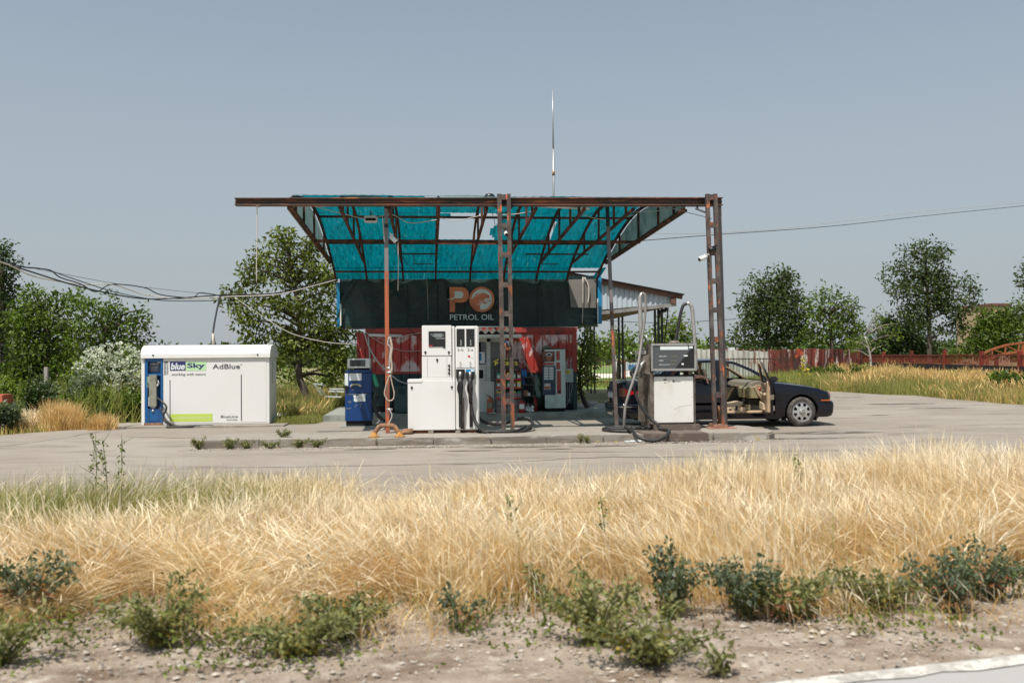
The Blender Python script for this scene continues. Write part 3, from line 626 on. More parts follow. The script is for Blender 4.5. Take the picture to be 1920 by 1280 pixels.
for i in range(n): z = z0_+(z1_-z0_)*i/n; m.box((xs0+.002, CY+.012, z), (cx1-.052, CY+.045, z+(z1_-z0_)/n*.82), .004)
m.build('roller_shutter', 'shutter_grey', bo)
a = P(898, 638, CY); b = P(911, 683, CY); w_ = MB().box((cx0+.1, CY+.02, b.z), (b.x, CY+.03, a.z)).build('window', 'dark_glass', bo)
a = P(899, 660, CY); b = P(909, 681, CY); MB().box((a.x, CY+.008, b.z), (b.x, CY+.012, a.z)).build('notice', 'sticker_white', bo)
a = P(899, 662, CY); b = P(903, 676, CY); MB().box((a.x, CY+.004, b.z), (b.x, CY+.007, a.z)).build('notice_print', 'cyan_board', bo)
a = P(898, 691, CY); b = P(909, 711, CY); MB().box((a.x-.1, CY-.02, b.z), (b.x, CY+.0, a.z), .006).build('hatch_frame', 'white_plastic', bo)
a = P(898, 693, CY); b = P(906, 709, CY); MB().box((a.x-.05, CY-.03, b.z), (b.x, CY-.021, a.z)).build('hatch_glass', 'dark_gap', bo)
# awning
ax0, ax1 = P(835, 630, CY-.5).x, P(980, 630, CY-.5).x; za = P(900, 627, CY-.5).z; zc = P(900, 633.5, CY-.5).z
m = MB(); m.box((ax0, CY-.5, zc), (ax1, QY-.02, za), .03); m.build('awning', 'booth_cream', bo)
v = []; nn = 60; xa, xb = P(835, 0, CY-.2).x, P(962, 0, CY-.2).x
for i in range(nn+1):
    x = xa+(xb-xa)*i/nn; w = .035*math.cos(i*math.pi/3); v += [(x, CY-.35, za+.05+w), (x, QY+.1, za+.18+w)]
MB().add(v, [(2*i, 2*i+2, 2*i+3, 2*i+1) for i in range(nn)], True).build('corrugated_roof', 'eternit', bo)
m = MB(); m.bar((ax0, CY-.3, za+.015), (ax1-.1, CY-.3, za+.015), .03); m.build('awning_edge', 'dark_gap', bo)
# cable that swags over the wall
wr = thing('swagged_cable', 'pale cables sagging across the red wall of the booth behind the blue pump', 'cable', P(720, 700, QY-.3))
wire([(683, 624, QY-.2), (692, 650, QY-.3), (710, 680, QY-.4), (735, 704, QY-.5), (755, 717, QY-.5), (775, 718, QY-.5), (795, 705, QY-.4)], .02, 'cable_grey', 'cable', wr)
wire([(685, 622, QY-.1), (700, 634, QY-.1), (730, 650, QY-.1), (760, 658, QY-.1), (795, 657, QY-.1)], .01, 'cable_grey', 'cable', wr)
wire([(764, 612, QY-.2), (780, 628, QY-.2), (798, 644, QY-.2)], .012, 'cable_black', 'cable', wr); wire([(755, 630, QY-.1), (775, 626, QY-.1), (798, 622, QY-.1)], .01, 'cable_cream', 'cable', wr)
wire([(967, 645, QY-.4), (980, 672, QY-.4), (995, 697, QY-.4), (1007, 720, QY-.4)], .014, 'rope', 'strap', wr)
def rect(px0, py0, px1, py1, y, th=.006, bev=0.):
    a = P(px0, py0, y); b = P(px1, py1, y); return MB().box((a.x, y-th, b.z), (b.x, y, a.z), bev)
# ---------------------------------------------------------------- white tank with blue dispenser bay
mat('tank_white', (.77, .755, .72), .42, layers=[dict(col=(.74, .72, .67), scale=1.1, lo=.45, hi=.7), dict(col=(.62, .50, .34), scale=(3, 3, 1.2), lo=.62, hi=.75, amt=.5)])
mat('tank_panel', (.735, .72, .695), .4, layers=[dict(col=(.72, .70, .66), scale=.9, lo=.45, hi=.7)]); mat('blue_bay', (.01, .095, .26), .4, layers=[dict(col=(.01, .09, .26), scale=4., lo=.5, hi=.7)]); mat('lime', (.50, .62, .10), .5); mat('mint_green', (.46, .68, .38), .5); mat('navy', (.025, .03, .13), .5); mat('dark_ink', (.06, .06, .075), .5); mat('grey_metal', (.33, .32, .26), .45, .35, layers=[dict(col=(.22, .2, .15), scale=8., lo=.5, hi=.7)]); mat('mesh_panel', (.22, .21, .2), .7)
TY = 21.3
a = P(265, 797, TY); b = P(505.5, 797, TY); tk = thing('tank_container', 'long white additive tank cabinet with rounded lid and blue dispenser bay at its left end', 'tank', ((a.x+b.x)/2, TY, .035))
X0, X1 = a.x, b.x; ze = P(385, 671, TY).z; zl = P(385, 648.5, TY).z; D = .95; zb_ = .035
m = MB(); m.box((X0, TY, zb_), (P(271, 0, TY).x, TY+D, ze), .008); m.box((P(304.5, 0, TY).x, TY, zb_), (X1, TY+D, ze), .012); m.box((X0+.02, TY+.3, zb_), (X1-.02, TY+D-.01, ze-.01))
m.box((P(270, 0, TY).x, TY+.001, zb_), (P(305, 0, TY).x, TY+.3, P(280, 796, TY).z)); m.build('body', 'tank_white', tk)
rect(307, 676, 500, 791, TY, .006, .003).build('front_panel', 'tank_panel', tk)
# lid: barrel roof
lid = [(0, 0), (0, .09), (.035, .17), (.11, .235), (.2, .27), (D*.5+.05, .29), (D-.1, .27), (D-.01, .235), (D+.065, .17), (D+.1, .09), (D+.1, 0)]
hh = (zl-ze)/.262
xa, xb = P(263.5, 660, TY-.05).x, P(506.5, 660, TY-.05).x; n = len(lid); v = [(x, TY-.05+y, ze+z*hh) for x in (xa, xb) for y, z in lid]
m = MB(); m.add(v, [(i, i+1, n+i+1, n+i) for i in range(n-1)]+[tuple(range(n)), tuple(range(2*n-1, n-1, -1)), (0, n, 2*n-1, n-1)])
v = [(x, TY-.05+D*.55+.05+(y-D*.55)*1.08, ze+z*hh*1.12) for x in (xb-.1, xb-.075) for y, z in lid]; m.add(v, [(i, i+1, n+i+1, n+i) for i in range(n-1)]+[tuple(range(n)), tuple(range(2*n-1, n-1, -1))])
m.build('lid', 'tank_white', tk, bevel=.006)
m = MB()
for px, py in ((287, 665.5), (483, 664.5)): m.lathe([(.02, 0), (.02, -.012), (0, -.014)], P(px, py, TY-.05), 8, 'Y')
m.build('bolt', 'dark_ink', tk)
# blue bay (recess)
m = MB(); xa = P(271, 0, TY).x+.001; xb = P(304.5, 0, TY).x-.001; zt_ = ze-.002; zb2 = P(287, 795, TY).z
m.box((xa, TY+.12, zb2), (xb, TY+.14, zt_)); m.box((xa, TY-.012, zb2), (xa+.06, TY+.12, zt_)); m.box((xb-.045, TY-.012, zb2), (xb, TY+.12, zt_)); m.box((xa+.06, TY-.012, zt_-.07), (xb-.045, TY+.12, zt_))
zz = P(287, 700, TY).z; m.box((xa+.06, TY-.01, zz-.05), (xb-.045, TY+.12, zz)); zz = P(287, 766, TY).z; m.box((xa+.06, TY-.008, zb2), (xb-.045, TY+.12, zz), .004)
m.build('dispenser_bay', 'blue_bay', tk)
m = MB(); zq = P(287, 790, TY).z
for q in ((xa+.09, zq, xb-.08, zq+.012), (xa+.09, zz-.02, xb-.08, zz-.01)): m.box((q[0], TY-.012, q[1]), (q[2], TY-.0085, q[3]))
m.box((xa+.09, TY-.012, zq), (xa+.1, TY-.0085, zz-.02)); m.box((xb-.09, TY-.012, zq), (xb-.08, TY-.0085, zz-.02)); m.build('door_seam', 'navy', tk)
MB().lathe([(.03, 0), (.03, -.02), (.0, -.022)], P(287, 770, TY-.008), 10, 'Y').build('lock', 'steel', tk)
s1 = rect(279.5, 678, 299.5, 697, TY+.118, .01).build('display', 'sticker_print', tk)
a = P(281, 684, TY+.1); b = P(297, 680, TY+.1); lettering('AdBlue', a.x, b.x, a.z, b.z, TY+.104, 'sticker_white', s1)
rect(295, 678, 301, 680.5, TY+.1, .004).build('label', 'sticker_white', s1)
m = MB()
for k in range(4): aa = P(283, 687+k*2.3, TY+.1); m.box((aa.x, TY+.104, aa.z-.008), (P(296-k, 0, TY+.1).x, TY+.107, aa.z))
m.build('print', 'steel', s1)
a = P(275, 726, TY-.013); b = P(278.5, 706, TY-.013); lettering('IVECO', a.x, b.x, a.z, b.z, TY-.014, 'mint_green', tk, rot=-R(90))
m = rect(281.5, 702, 296, 762, TY+.06, .10, .012); m.build('nozzle_cover', 'grey_metal', tk)
m = MB()
for q in ((279.5, 704, 283, 718), (279.5, 744, 283, 761)): aa = P(q[0], q[1], TY+.05); bb = P(q[2], q[3], TY+.05); m.box((aa.x, TY-.0, bb.z), (bb.x, TY+.05, aa.z), .006)
m.lathe([(.03, 0), (.035, -.03), (0, -.05)], P(295, 722, TY+.02), 10, 'Y'); m.tube([P(295, 712, TY+.03), P(297.5, 720, TY+.03)], .03, 8); m.build('hinge_block', 'white_plastic', tk)
m = MB(); m.box(P(284, 762, TY+.03), P(291, 765, TY-.01), .004); m.build('foot', 'steel', tk)
rect(270, 792.5, 305, 796.5, TY-.012, .012).build('sill', 'rust_brown', tk)
MB().tube([P(293, 744, TY+.02), P(303, 752, TY-.12), P(311, 760, TY-.18), P(311.5, 768, TY-.2), P(307, 777, TY-.2), P(307, 787, TY-.2), P(318, 796, TY-.3), (P(335, 800, TY-.35).x, TY-.35, .03), (P(360, 800, TY-.35).x, TY-.3, .03), (P(390, 800, TY-.35).x, TY-.28, .03), (P(400, 800, TY-.35).x, TY-.35, .025)], .022, 8, 6).build('hose', 'black_rubber', tk)
MB().tube([P(299, 763, TY+.05), P(305, 772, TY-.15), P(309, 785, TY-.22), P(322, 795, TY-.35), (P(330, 800, TY-.4).x, TY-.42, .026), (P(315, 800, TY-.4).x, TY-.5, .026), (P(345, 800, TY-.4).x, TY-.52, .026), (P(376, 800, TY-.4).x, TY-.42, .026)], .022, 8, 6).build('hose', 'black_rubber', tk)
# decals
PY = TY-.0065
rect(318.5, 677.5, 348, 694.5, PY, .003).build('logo_panel', 'navy', tk); rect(348.2, 677.5, 386.5, 694.5, PY, .003).build('logo_panel', 'mint_green', tk)
PY2 = PY-.0035
def letter(txt, a0, b0, a1, b1, ma, **k):
    a = P(a0, b0, PY2); b = P(a1, b1, PY2); return lettering(txt, a.x, b.x, a.z, b.z, PY2-.001, ma, tk, **k)
letter('blue', 320, 693, 346.5, 680, 'sticker_white', bold=.03, shear=.2); letter('Sky', 351, 692.5, 384, 680, 'navy', bold=.03); letter('AdBlue', 398.5, 691.5, 450, 682, 'dark_ink', bold=.01); letter('o', 451, 684.5, 454, 682, 'dark_ink')
letter('..working with nature', 318.5, 705.5, 386, 698.5, 'dark_ink', shear=.25)
rect(319.5, 776, 398.5, 789.5, PY, .003).build('web_strip', 'lime', tk); letter('www.bluesky-automotive.com', 322.5, 785, 395, 781, 'sticker_white', bold=.015)
letter('BlueLine', 414, 783, 446, 778, 'dark_ink', bold=.01); letter('Standby', 424.5, 789, 446, 784.5, 'dark_ink', shear=.25)
rect(318, 712, 319.6, 789, PY, .003).build('line_decal', 'dark_ink', tk); rect(451.5, 702, 453.5, 788.5, PY, .003).build('line_decal', 'dark_ink', tk)
a = P(306.5, 703, TY-.001); b = P(311, 679, TY-.001)
m = MB()
for k in range(9): aa = P(307.6+(k % 2)*.4, 682+k*2.4, PY); m.box((aa.x, PY-.002, aa.z-.018), (P(310.6-(k % 3)*.4, 0, PY).x, PY, aa.z))
m.build('print', 'dark_ink', tk); rect(308, 677.5, 315, 680.5, PY, .003).build('label', 'dark_ink', tk); 
m = MB()
for k in range(16): aa = P(312.2, 682+k*1.3, PY); m.box((aa.x, PY-.002, aa.z-.006), (P(314.7, 0, PY).x, PY, aa.z))
m.build('print', 'sticker_print', tk); rect(310, 775, 314.5, 784, PY, .003).build('patch', 'tank_white', tk)
m = MB()
for k in range(7): zq = ze-.12-k*.07; m.box((X1, TY+.38, zq-.035), (X1+.004, TY+.44-.01*(k % 3), zq), .0)
m.build('side_print', 'dark_ink', tk)

# ---------------------------------------------------------------- old blue pump
mat('pump_blue', (.004, .045, .17), .42, layers=[dict(col=(.004, .035, .14), scale=2., lo=.5, hi=.7), dict(col=(.45, .45, .44), scale=(6, 6, 16), lo=.70, hi=.73)])
UY = 20.35
g = G(668, 790, .0); bp = thing('fuel_pump', 'old blue fuel pump with white meter head and torn stickers at left of the booth', 'fuel pump', (P(668, 0, UY).x, UY, .0))
xa, xb = P(643.5, 0, UY).x, P(693, 0, UY).x; 
island([(xa-.1, UY-.08), (xb+.4, UY-.08), (xb+.4, UY+.7), (xa-.1, UY+.7)], -.02, .02, 'pump_pad', 'slab', .01)
zt_ = P(668, 693, UY).z
m = MB(); m.box((xa, UY, .13), (xb, UY+.5, P(668, 699, UY).z), .012); m.box((xa+.015, UY+.01, P(668, 699, UY).z-.01), (xb-.015, UY+.48, zt_), .02); m.build('body', 'pump_blue', bp)
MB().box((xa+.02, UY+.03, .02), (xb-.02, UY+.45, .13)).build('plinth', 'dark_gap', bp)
m = MB(); aa = P(645, 738, UY); m.box((xa+.01, UY-.006, aa.z), (xb-.01, UY-.001, aa.z+.01)); m.box((xa+.01, UY-.006, P(645, 699, UY).z-.01), (xb-.01, UY-.001, P(645, 699, UY).z)); m.build('seam', 'dark_gap', bp)
MB().box((xa+.02, UY-.003, P(645, 738.5, UY).z-.012), (xb-.1, UY, P(645, 738.5, UY).z)).build('edge_wear', 'steel', bp)
rect(646.5, 699.5, 653, 724, UY, .006).build('sticker', 'sticker_white', bp); rect(655, 699, 678, 713, UY, .006).build('sticker', 'sticker_white', bp)
poly_plate([(662, 741), (666, 740), (669, 742), (673, 740), (676, 738), (685, 738), (685, 752), (666, 753), (663, 751), (664, 746)], UY, .006).build('sticker', 'sticker_white', bp)
mat('faded_ink', (.52, .48, .38), .6)
a = P(666, 747.5, UY); b = P(682, 742.5, UY); lettering('A 95H', a.x, b.x, a.z, b.z, UY-.008, 'faded_ink', bp)
rect(647, 722, 650, 731, UY, .05, .004).build('key_slot', 'black_plastic', bp); rect(650.5, 723, 653.5, 730, UY, .03, .004).build('key_slot', 'dark_gap', bp)
m = MB(); m.tube([P(657, 725, UY-.02), P(661, 721.5, UY-.03), P(669, 720.5, UY-.03), P(678, 724.5, UY-.02)], .025, 8, 4); m.build('handle', 'grey_metal', bp)
m = MB()
for q in ((652, 752, 659, 753), (655, 755, 658, 755.8), (667, 758, 670, 759), (673, 757, 678, 758), (665, 761, 668, 762), (675, 761, 677, 762), (649, 765, 658, 766)):
    aa = P(q[0], q[1], UY); bb = P(q[2], q[3], UY); m.box((aa.x, UY-.0035, bb.z), (bb.x, UY-.0005, aa.z))
m.build('scratches', 'steel', bp)
hz0, hz1 = P(668, 690, UY).z, P(668, 672, UY).z; hx0, hx1 = P(648, 0, UY).x, P(690, 0, UY).x
m = MB(); m.box((hx0, UY+.04, hz0), (hx1, UY+.4, hz1), .012); hd = m.build('meter_head', 'white_plastic', bp)
rect(656, 674.5, 685, 686.5, UY+.04, .006).build('display', 'window_glass', hd); rect(656, 674.5, 685, 686.5, UY+.039, .0).build('display_back', 'grey_metal', hd)
m = MB()
for k in range(3):
    for c in range(2): aa = P(659+c*9, 676.5+k*3.3, UY+.03); m.box((aa.x, UY+.028, aa.z-.022), (aa.x+.09, UY+.032, aa.z))
m.build('digits', 'dark_gap', hd)
MB().tube([(hx0+.06, UY+.2, hz1), (hx0+.06, UY+.2, hz1+.09)], .006, 5).build('aerial', 'steel', hd)
MB().box((P(659, 0, UY).x, UY+.12, zt_-.01), (P(688, 0, UY).x, UY+.36, hz0+.01)).build('neck', 'dark_gap', bp)
m = MB(); m.tube([(xb+.03, UY+.1, P(0, 717, UY).z+.1), (xb+.09, UY+.05, P(690, 716, UY).z), (xb+.13, UY+.03, P(700, 722, UY).z-.05)], .05, 8, 3); m.build('nozzle', 'green_plain', bp)
m = MB(); m.tube([(xb+.12, UY+.03, P(700, 722, UY).z), (xb+.1, UY, P(700, 735, UY).z), (xb+.14, UY, P(700, 745, UY).z)], .04, 8, 3); m.build('nozzle_guard', 'black_plastic', bp)
m = MB(); m.tube([(xb+.14, UY, P(700, 745, UY).z), P(703, 757, UY-.05), P(708, 775, UY-.1), P(718, 786, UY-.15), P(722, 789, UY-.15)], .028, 8, 5); m.tube([(xb+.02, UY+.2, .75), P(699, 752, UY), P(708, 780, UY-.05), P(722, 789, UY-.13)], .022, 8, 5); m.build('hose', 'black_rubber', bp)

# ---------------------------------------------------------------- modern white pump
WY = 17.0
pz = lambda y: P(820, y, WY).z
wp = thing('fuel_pump', 'tall stepped white fuel pump with two black nozzles in the middle of the island', 'fuel pump', (P(830, 0, WY).x, WY, .12))
def pb(m, x0, y0, x1, y1, ya, yb, bev=.008):
    a = P(x0, y0, WY); b = P(x1, y1, WY); return m.box((a.x, ya, b.z), (b.x, yb, a.z), bev)
m = MB(); pb(m, 764.5, 713.5, 854, 805.5, WY, WY+.55); pb(m, 764, 711.5, 792, 717, WY-.01, WY+.56); m.build('lower_cabinet', 'white_enamel', wp)
m = MB(); pb(m, 791, 610, 847, 666.7, WY+.02, WY+.5); pb(m, 791, 667.7, 847, 707, WY+.025, WY+.5); pb(m, 791, 707.6, 848, 716.8, WY+.01, WY+.5); m.build('upper_cabinet', 'white_enamel', wp)
m = MB(); pb(m, 847.6, 611, 853.5, 805, WY+.05, WY+.5); pb(m, 853.8, 611, 898.5, 805.5, WY+.0, WY+.55, .02); m.build('nozzle_column', 'white_enamel', wp)
m = MB(); pb(m, 801, 668.5, 801.6, 706.5, WY+.02, WY+.024, 0); pb(m, 837.5, 668.5, 838.1, 706.5, WY+.02, WY+.024, 0); pb(m, 854.2, 688.6, 891, 689.2, WY-.004, WY-.001, 0); pb(m, 854, 690, 854.6, 805, WY-.004, WY-.001, 0); pb(m, 890.5, 612, 891, 805, WY-.004, WY-.001, 0); m.build('seam', 'steel', wp)
s = pb(MB(), 803.5, 621, 835, 649.5, WY+.008, WY+.018, .002).build('display', 'black_plastic', wp)
mat('lcd', (.20, .23, .22), .3); mat('screen_mark', (.50, .52, .50), .5)
pb(MB(), 813.5, 625, 829, 632, WY+.004, WY+.0075, 0).build('screen', 'lcd', s)
m = MB()
for q in ((807, 626.5, 813, 627.2), (810, 629.5, 813, 630.2), (829.5, 626.5, 832, 627.2), (829.5, 629.5, 832, 630.2), (817, 634, 834, 634.8)): pb(m, *q, WY+.004, WY+.0075, 0)
m.build('print', 'screen_mark', s); pb(MB(), 804.5, 647, 811, 648.7, WY+.004, WY+.0075, 0).build('red_mark', 'red_plain', s)
pb(MB(), 831, 650, 835, 652.5, WY+.012, WY+.0195, 0).build('badge', 'black_plastic', wp)
m = MB()
for x, y in ((797.5, 660), (841.5, 660), (819.5, 674), (842, 685), (842, 692), (842, 699), (772, 726), (847, 725)):
    yy = WY-.001 if y > 715 else WY+.02
    p = P(x, y, yy); m.lathe([(.021, 0), (.021, -.008), (0, -.01)], p, 12, 'Y'); m.box((p.x-.007, yy-.008, p.z-.045), (p.x+.007, yy, p.z))
m.build('lock', 'black_plastic', wp)
for x0 in (855.8, 874): 
    s = pb(MB(), x0, 616.5, x0+15.5, 649.5, WY-.006, WY-.0, .002).build('side_display', 'black_plastic', wp)
    a = P(x0+7, 647.5, WY); b = P(x0+9.8, 637, WY); lettering('Дизел', a.x, b.x, a.z, b.z, WY-.008, 'sticker_white', s, rot=R(90))
a = P(857.5, 658, WY); b = P(869, 653, WY); lettering('2-b', a.x, b.x, a.z, b.z, WY-.003, 'dark_ink', wp); a = P(876.5, 658, WY); b = P(887, 653, WY); lettering('2-a', a.x, b.x, a.z, b.z, WY-.003, 'dark_ink', wp)
pb(MB(), 877, 666, 881.5, 669.5, WY-.003, WY-.001, 0).build('brand_mark', 'red_plain', wp); a = P(880, 671.7, WY); b = P(886.5, 670, WY); lettering('petrol', a.x, b.x, a.z, b.z, WY-.003, 'dark_ink', wp)
m = MB()
for x0 in (862, 880.5):
    for k in range(5): pb(m, x0, 678+k*2.2, x0+2.5+(k*7 % 3), 678.7+k*2.2, WY-.003, WY-.001, 0)
m.build('print', 'steel', wp)
for x0, top in ((855, 'black_plastic'), (873.5, 'cyan_board')):
    m = MB(); m.prism([XZ(a, b, WY) for a, b in ((x0, 692), (x0+16, 692), (x0+16, 708), (x0+12, 714), (x0+4, 714), (x0, 708))], WY-.05, WY-.001)
    s = m.build('nozzle_boot', 'black_plastic', wp); pb(MB(), x0, 692, x0+16, 697.5, WY-.056, WY-.0505, 0).build('boot_label', top, s)
    if top != 'black_plastic': pb(MB(), x0+9, 693, x0+15.5, 696, WY-.06, WY-.0565, 0).build('flag_mark', 'sticker_white', s)
    m = MB(); m.tube([P(x0+8, 697, WY-.09), P(x0+7.5, 708, WY-.10)], [.028, .022], 10); m.build('spout', 'steel', s)
    m = MB(); m.tube([P(x0+7.5, 708, WY-.1), P(x0+8, 716, WY-.13), P(x0+8.5, 726, WY-.12), P(x0+8.5, 742, WY-.1), P(x0+9, 756, WY-.1)], [.035, .045, .05, .04, .035], 10); m.build('nozzle', 'black_rubber', s)
    m = MB(); m.tube([P(x0+6, 715, WY-.16), P(x0+3, 724, WY-.17), P(x0+4, 735, WY-.15), P(x0+8, 738, WY-.13)], .012, 6, 4); m.build('trigger_guard', 'black_plastic', s)
m = MB(); pb(m, 860, 745, 865.5, 800, WY-.03, WY-.001, .004); pb(m, 880, 745, 886, 800, WY-.03, WY-.001, .004); m.build('hose_slot', 'dark_gap', wp)
pb(MB(), 868.8, 745, 870.8, 806, WY-.02, WY-.001, .0).build('slot_trim', 'rust_brown', wp)
# hoses of the white pump
z = .14
m = MB(); m.tube([P(864, 752, WY-.1), P(865, 770, WY-.09), P(864.5, 790, WY-.07), P(867, 803, WY-.04)], .03, 8, 5); m.build('hose', 'black_rubber', wp)
m = MB(); m.tube([P(883, 752, WY-.1), P(884, 765, WY-.1), P(889, 785, WY-.13), P(898, 800, WY-.2), P(912, 812, WY-.25), P(928, 817, WY-.28), P(950, 817, WY-.25), P(972, 812, WY-.2), P(990, 803, WY+.0), P(998, 795, WY+.25), P(996, 787, WY+.45), P(984, 783, WY+.5), P(968, 786, WY+.45), P(952, 792, WY+.4), P(935, 795, WY+.4), P(918, 794, WY+.35), P(905, 789, WY+.35), P(898, 783, WY+.4)], .03, 8, 5)
m.build('hose', 'black_rubber', wp)
m = MB(); m.tube([(P(890, 0, WY).x, WY+.0, .15), (P(915, 0, WY).x, WY-.12, .15), (P(945, 0, WY).x, WY-.1, .15), (P(975, 0, WY).x, WY+.0, .15), (P(992, 0, WY).x, WY+.25, .16)], .028, 8, 5); m.tube([(P(893, 0, WY).x, WY-.1, .15), (P(925, 0, WY).x, WY-.18, .15), (P(958, 0, WY).x, WY-.16, .15), P(985, 799, WY+.1)], .026, 8, 5); m.build('hose', 'black_rubber', wp)
m = MB(); pb(m, 766, 806, 856, 811, WY+.03, WY+.5, .004); pb(m, 865, 806, 898, 812, WY+.02, WY+.5, .004); m.build('base_frame', 'rusty_dark', wp)
m = MB(); pb(m, 803, 807, 813, 814.5, WY-.06, WY+.3, .004); pb(m, 854, 807, 863, 814.5, WY-.05, WY+.3, .004); m.build('base_block', 'concrete', wp)
# rusty pipe stub by its foot
t = thing('pipe_stub', 'rusty steel pipes lying at the left foot of the white pump', 'pipe', (P(762, 0, WY).x, WY-.1, .13))
m = MB(); m.tube([(P(751, 0, WY).x, WY-.1, .17), (P(770, 0, WY).x, WY-.08, .175)], .05, 10); m.tube([(P(746, 0, WY).x, WY-.22, .15), (P(757, 0, WY).x, WY-.2, .16), (P(768, 0, WY).x, WY-.18, .165)], .035, 10); m.build('pipe', 'rust_brown', t)
# guard hoop
t = thing('guard_hoop', 'rusty orange bent pipe hoop guarding the kerb left of the white pump', 'bollard', (P(725, 0, 16.35).x, 16.35, .12))
HY = 16.35
m = MB(); m.tube([P(701, 819, HY), P(702, 812, HY), P(711, 799, HY), P(714, 797.8, HY), P(736, 797.5, HY), P(739, 799, HY), P(748, 811, HY), P(750, 818, HY)], .042, 10); m.build('hoop', 'rust_brown', t)
mat('rust_yellow', (.42, .20, .04), .85, layers=[dict(col=(.25, .1, .03), scale=14., lo=.5, hi=.6)])
for px in (701.5, 749.5): 
    m = MB(); q = P(px, 820, HY); q.z = .12; m.lathe([(.10, .0), (.10, .018), (.055, .03), (.05, .09), (.0, .095)], q, 12); m.build('foot', 'rust_yellow', t)

# ---------------------------------------------------------------- old grey pump with hose masts
OY = 16.95; mat('pump_panel', (.74, .72, .67), .5, layers=[dict(col=(.62, .57, .48), scale=(2.5, 2, 1.5), lo=.52, hi=.72, amt=.8), dict(col=(.30, .22, .14), scale=(6, 5, 9), lo=.64, hi=.72, amt=.8)])
mat('grime_metal', (.20, .17, .14), .6, .3, layers=[dict(col=(.10, .07, .05), scale=4., lo=.45, hi=.65), dict(col=(.32, .3, .27), scale=9., lo=.6, hi=.7)]); mat('alu', (.42, .41, .39), .45, .5, layers=[dict(col=(.25, .22, .19), scale=6., lo=.55, hi=.7)])
op = thing('fuel_pump', 'worn grey and white fuel pump with dark meter face and two tall hose masts', 'fuel pump', (P(1262, 0, OY).x, OY, .12))
def ob(m, x0, y0, x1, y1, ya=OY, yb=OY+.01, bev=0.):
    a = P(x0, y0, OY); b = P(x1, y1, OY); return m.box((a.x, ya, b.z), (b.x, yb, a.z), bev)
m = MB(); ob(m, 1226, 706, 1301, 792, OY-.001, OY+.45, .012); m.build('front_panel', 'pump_panel', op)
m = MB(); ob(m, 1219, 700, 1226.5, 795, OY+.0, OY+.5); ob(m, 1301.5, 700, 1304.5, 795, OY+.0, OY+.5, .006); ob(m, 1212, 655, 1222, 793, OY+.25, OY+.75); ob(m, 1221, 693, 1226, 706, OY+.02, OY+.4); ob(m, 1292, 690, 1300, 706, OY+.05, OY+.4); m.build('frame', 'grime_metal', op)
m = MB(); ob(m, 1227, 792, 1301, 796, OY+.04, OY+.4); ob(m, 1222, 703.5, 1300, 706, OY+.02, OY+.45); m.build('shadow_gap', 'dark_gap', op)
m = MB()
for q in ((1244, 710.3, 1250, 712.7), (1261, 712.3, 1264, 716), (1245.5, 716.6, 1249, 717.5), (1253, 715, 1255, 716), (1264, 714.5, 1276, 715)): ob(m, *q, OY-.005, OY-.002)
m.build('badge', 'dark_ink', op)
m = MB(); m.tube([P(1262, 768, OY-.001), P(1276, 762, OY-.001), P(1296, 759, OY-.001)], .0016, 4, 4); m.build('scratches', 'grime_metal', op)
hd = MB(); ob(hd, 1219.5, 645, 1303.5, 694, OY-.06, OY+.45, .01); hd = hd.build('meter_head', 'grime_metal', op)
m = MB()
for q in ((1219, 644, 1304, 647.5), (1219, 691, 1304, 694.5), (1219, 647.5, 1222.5, 691), (1299.5, 647.5, 1304, 691)): ob(m, *q, OY-.085, OY-.06, .004)
m.build('bezel', 'alu', hd)
ob(MB(), 1222.5, 647.5, 1299.5, 691, OY-.068, OY-.0605).build('dial_face', 'black_plastic', hd)
mat('dial_sunlit_grey', (.085, .09, .095), .3); mat('dial_tan', (.22, .19, .13), .5)
m = MB(); m.prism([XZ(a, b, OY-.07) for a, b in ((1223, 648), (1299, 648), (1296, 653), (1266, 690.5), (1223, 690.5))], OY-.0715, OY-.069); m.build('dial_sunlit', 'dial_sunlit_grey', hd)  # sunlit part of the dial, its slanting shadow edge painted in grey
m = MB(); ob(m, 1236, 649, 1288, 655.5, OY-.076, OY-.072); ob(m, 1290, 648.5, 1297, 653, OY-.076, OY-.072); m.build('title_strip', 'sticker_white', hd)
for y, w, tx in ((668, 14, 'ОБЩА ЦЕНА'), (676, 8, 'ЛИТРИ'), (683.5, 20, 'ЦЕНА ЗА ЛИТЪР')):
    a = P(1234, y+1.2, OY); b = P(1234+w, y-1.2, OY); lettering(tx, a.x, b.x, a.z, b.z, OY-.075, 'sticker_white', hd, bold=.02)
for y, tx in ((668, '0.000'), (676, '00.00'), (683, '000.0')):
    a = P(1255, y+1.8, OY); b = P(1267, y-1.8, OY); lettering(tx, a.x, b.x, a.z, b.z, OY-.075, 'dial_tan', hd)
m = MB(); ob(m, 1280, 665.5, 1287.5, 668, OY-.076, OY-.072); ob(m, 1276, 680.5, 1280, 684, OY-.076, OY-.072); m.build('buttons', 'sticker_white', hd)
m = MB(); ob(m, 1304, 665, 1309, 692, OY+.1, OY+.3); m.prism([XZ(a, b, OY) for a, b in ((1304.5, 650), (1311.5, 690), (1304.5, 696))], OY+.05, OY+.09); m.build('side_bracket', 'alu', op)
m = MB(); ob(m, 1199, 657, 1214, 664, OY+.1, OY+.4, .006); m.build('mast_bracket', 'alu', op)
m = MB(); m.prism([XZ(a, b, OY) for a, b in ((1207, 668), (1218, 665), (1219, 702), (1203, 698), (1199, 690))], OY+.0, OY+.14); m.build('nozzle_boot', 'grime_metal', op)
m = MB(); m.tube([P(1209, 676, OY-.02), P(1203, 683, OY-.04), P(1197, 694, OY-.04), P(1193, 700, OY-.02)], [.02, .035, .045, .02], 8); m.build('nozzle', 'alu', op)
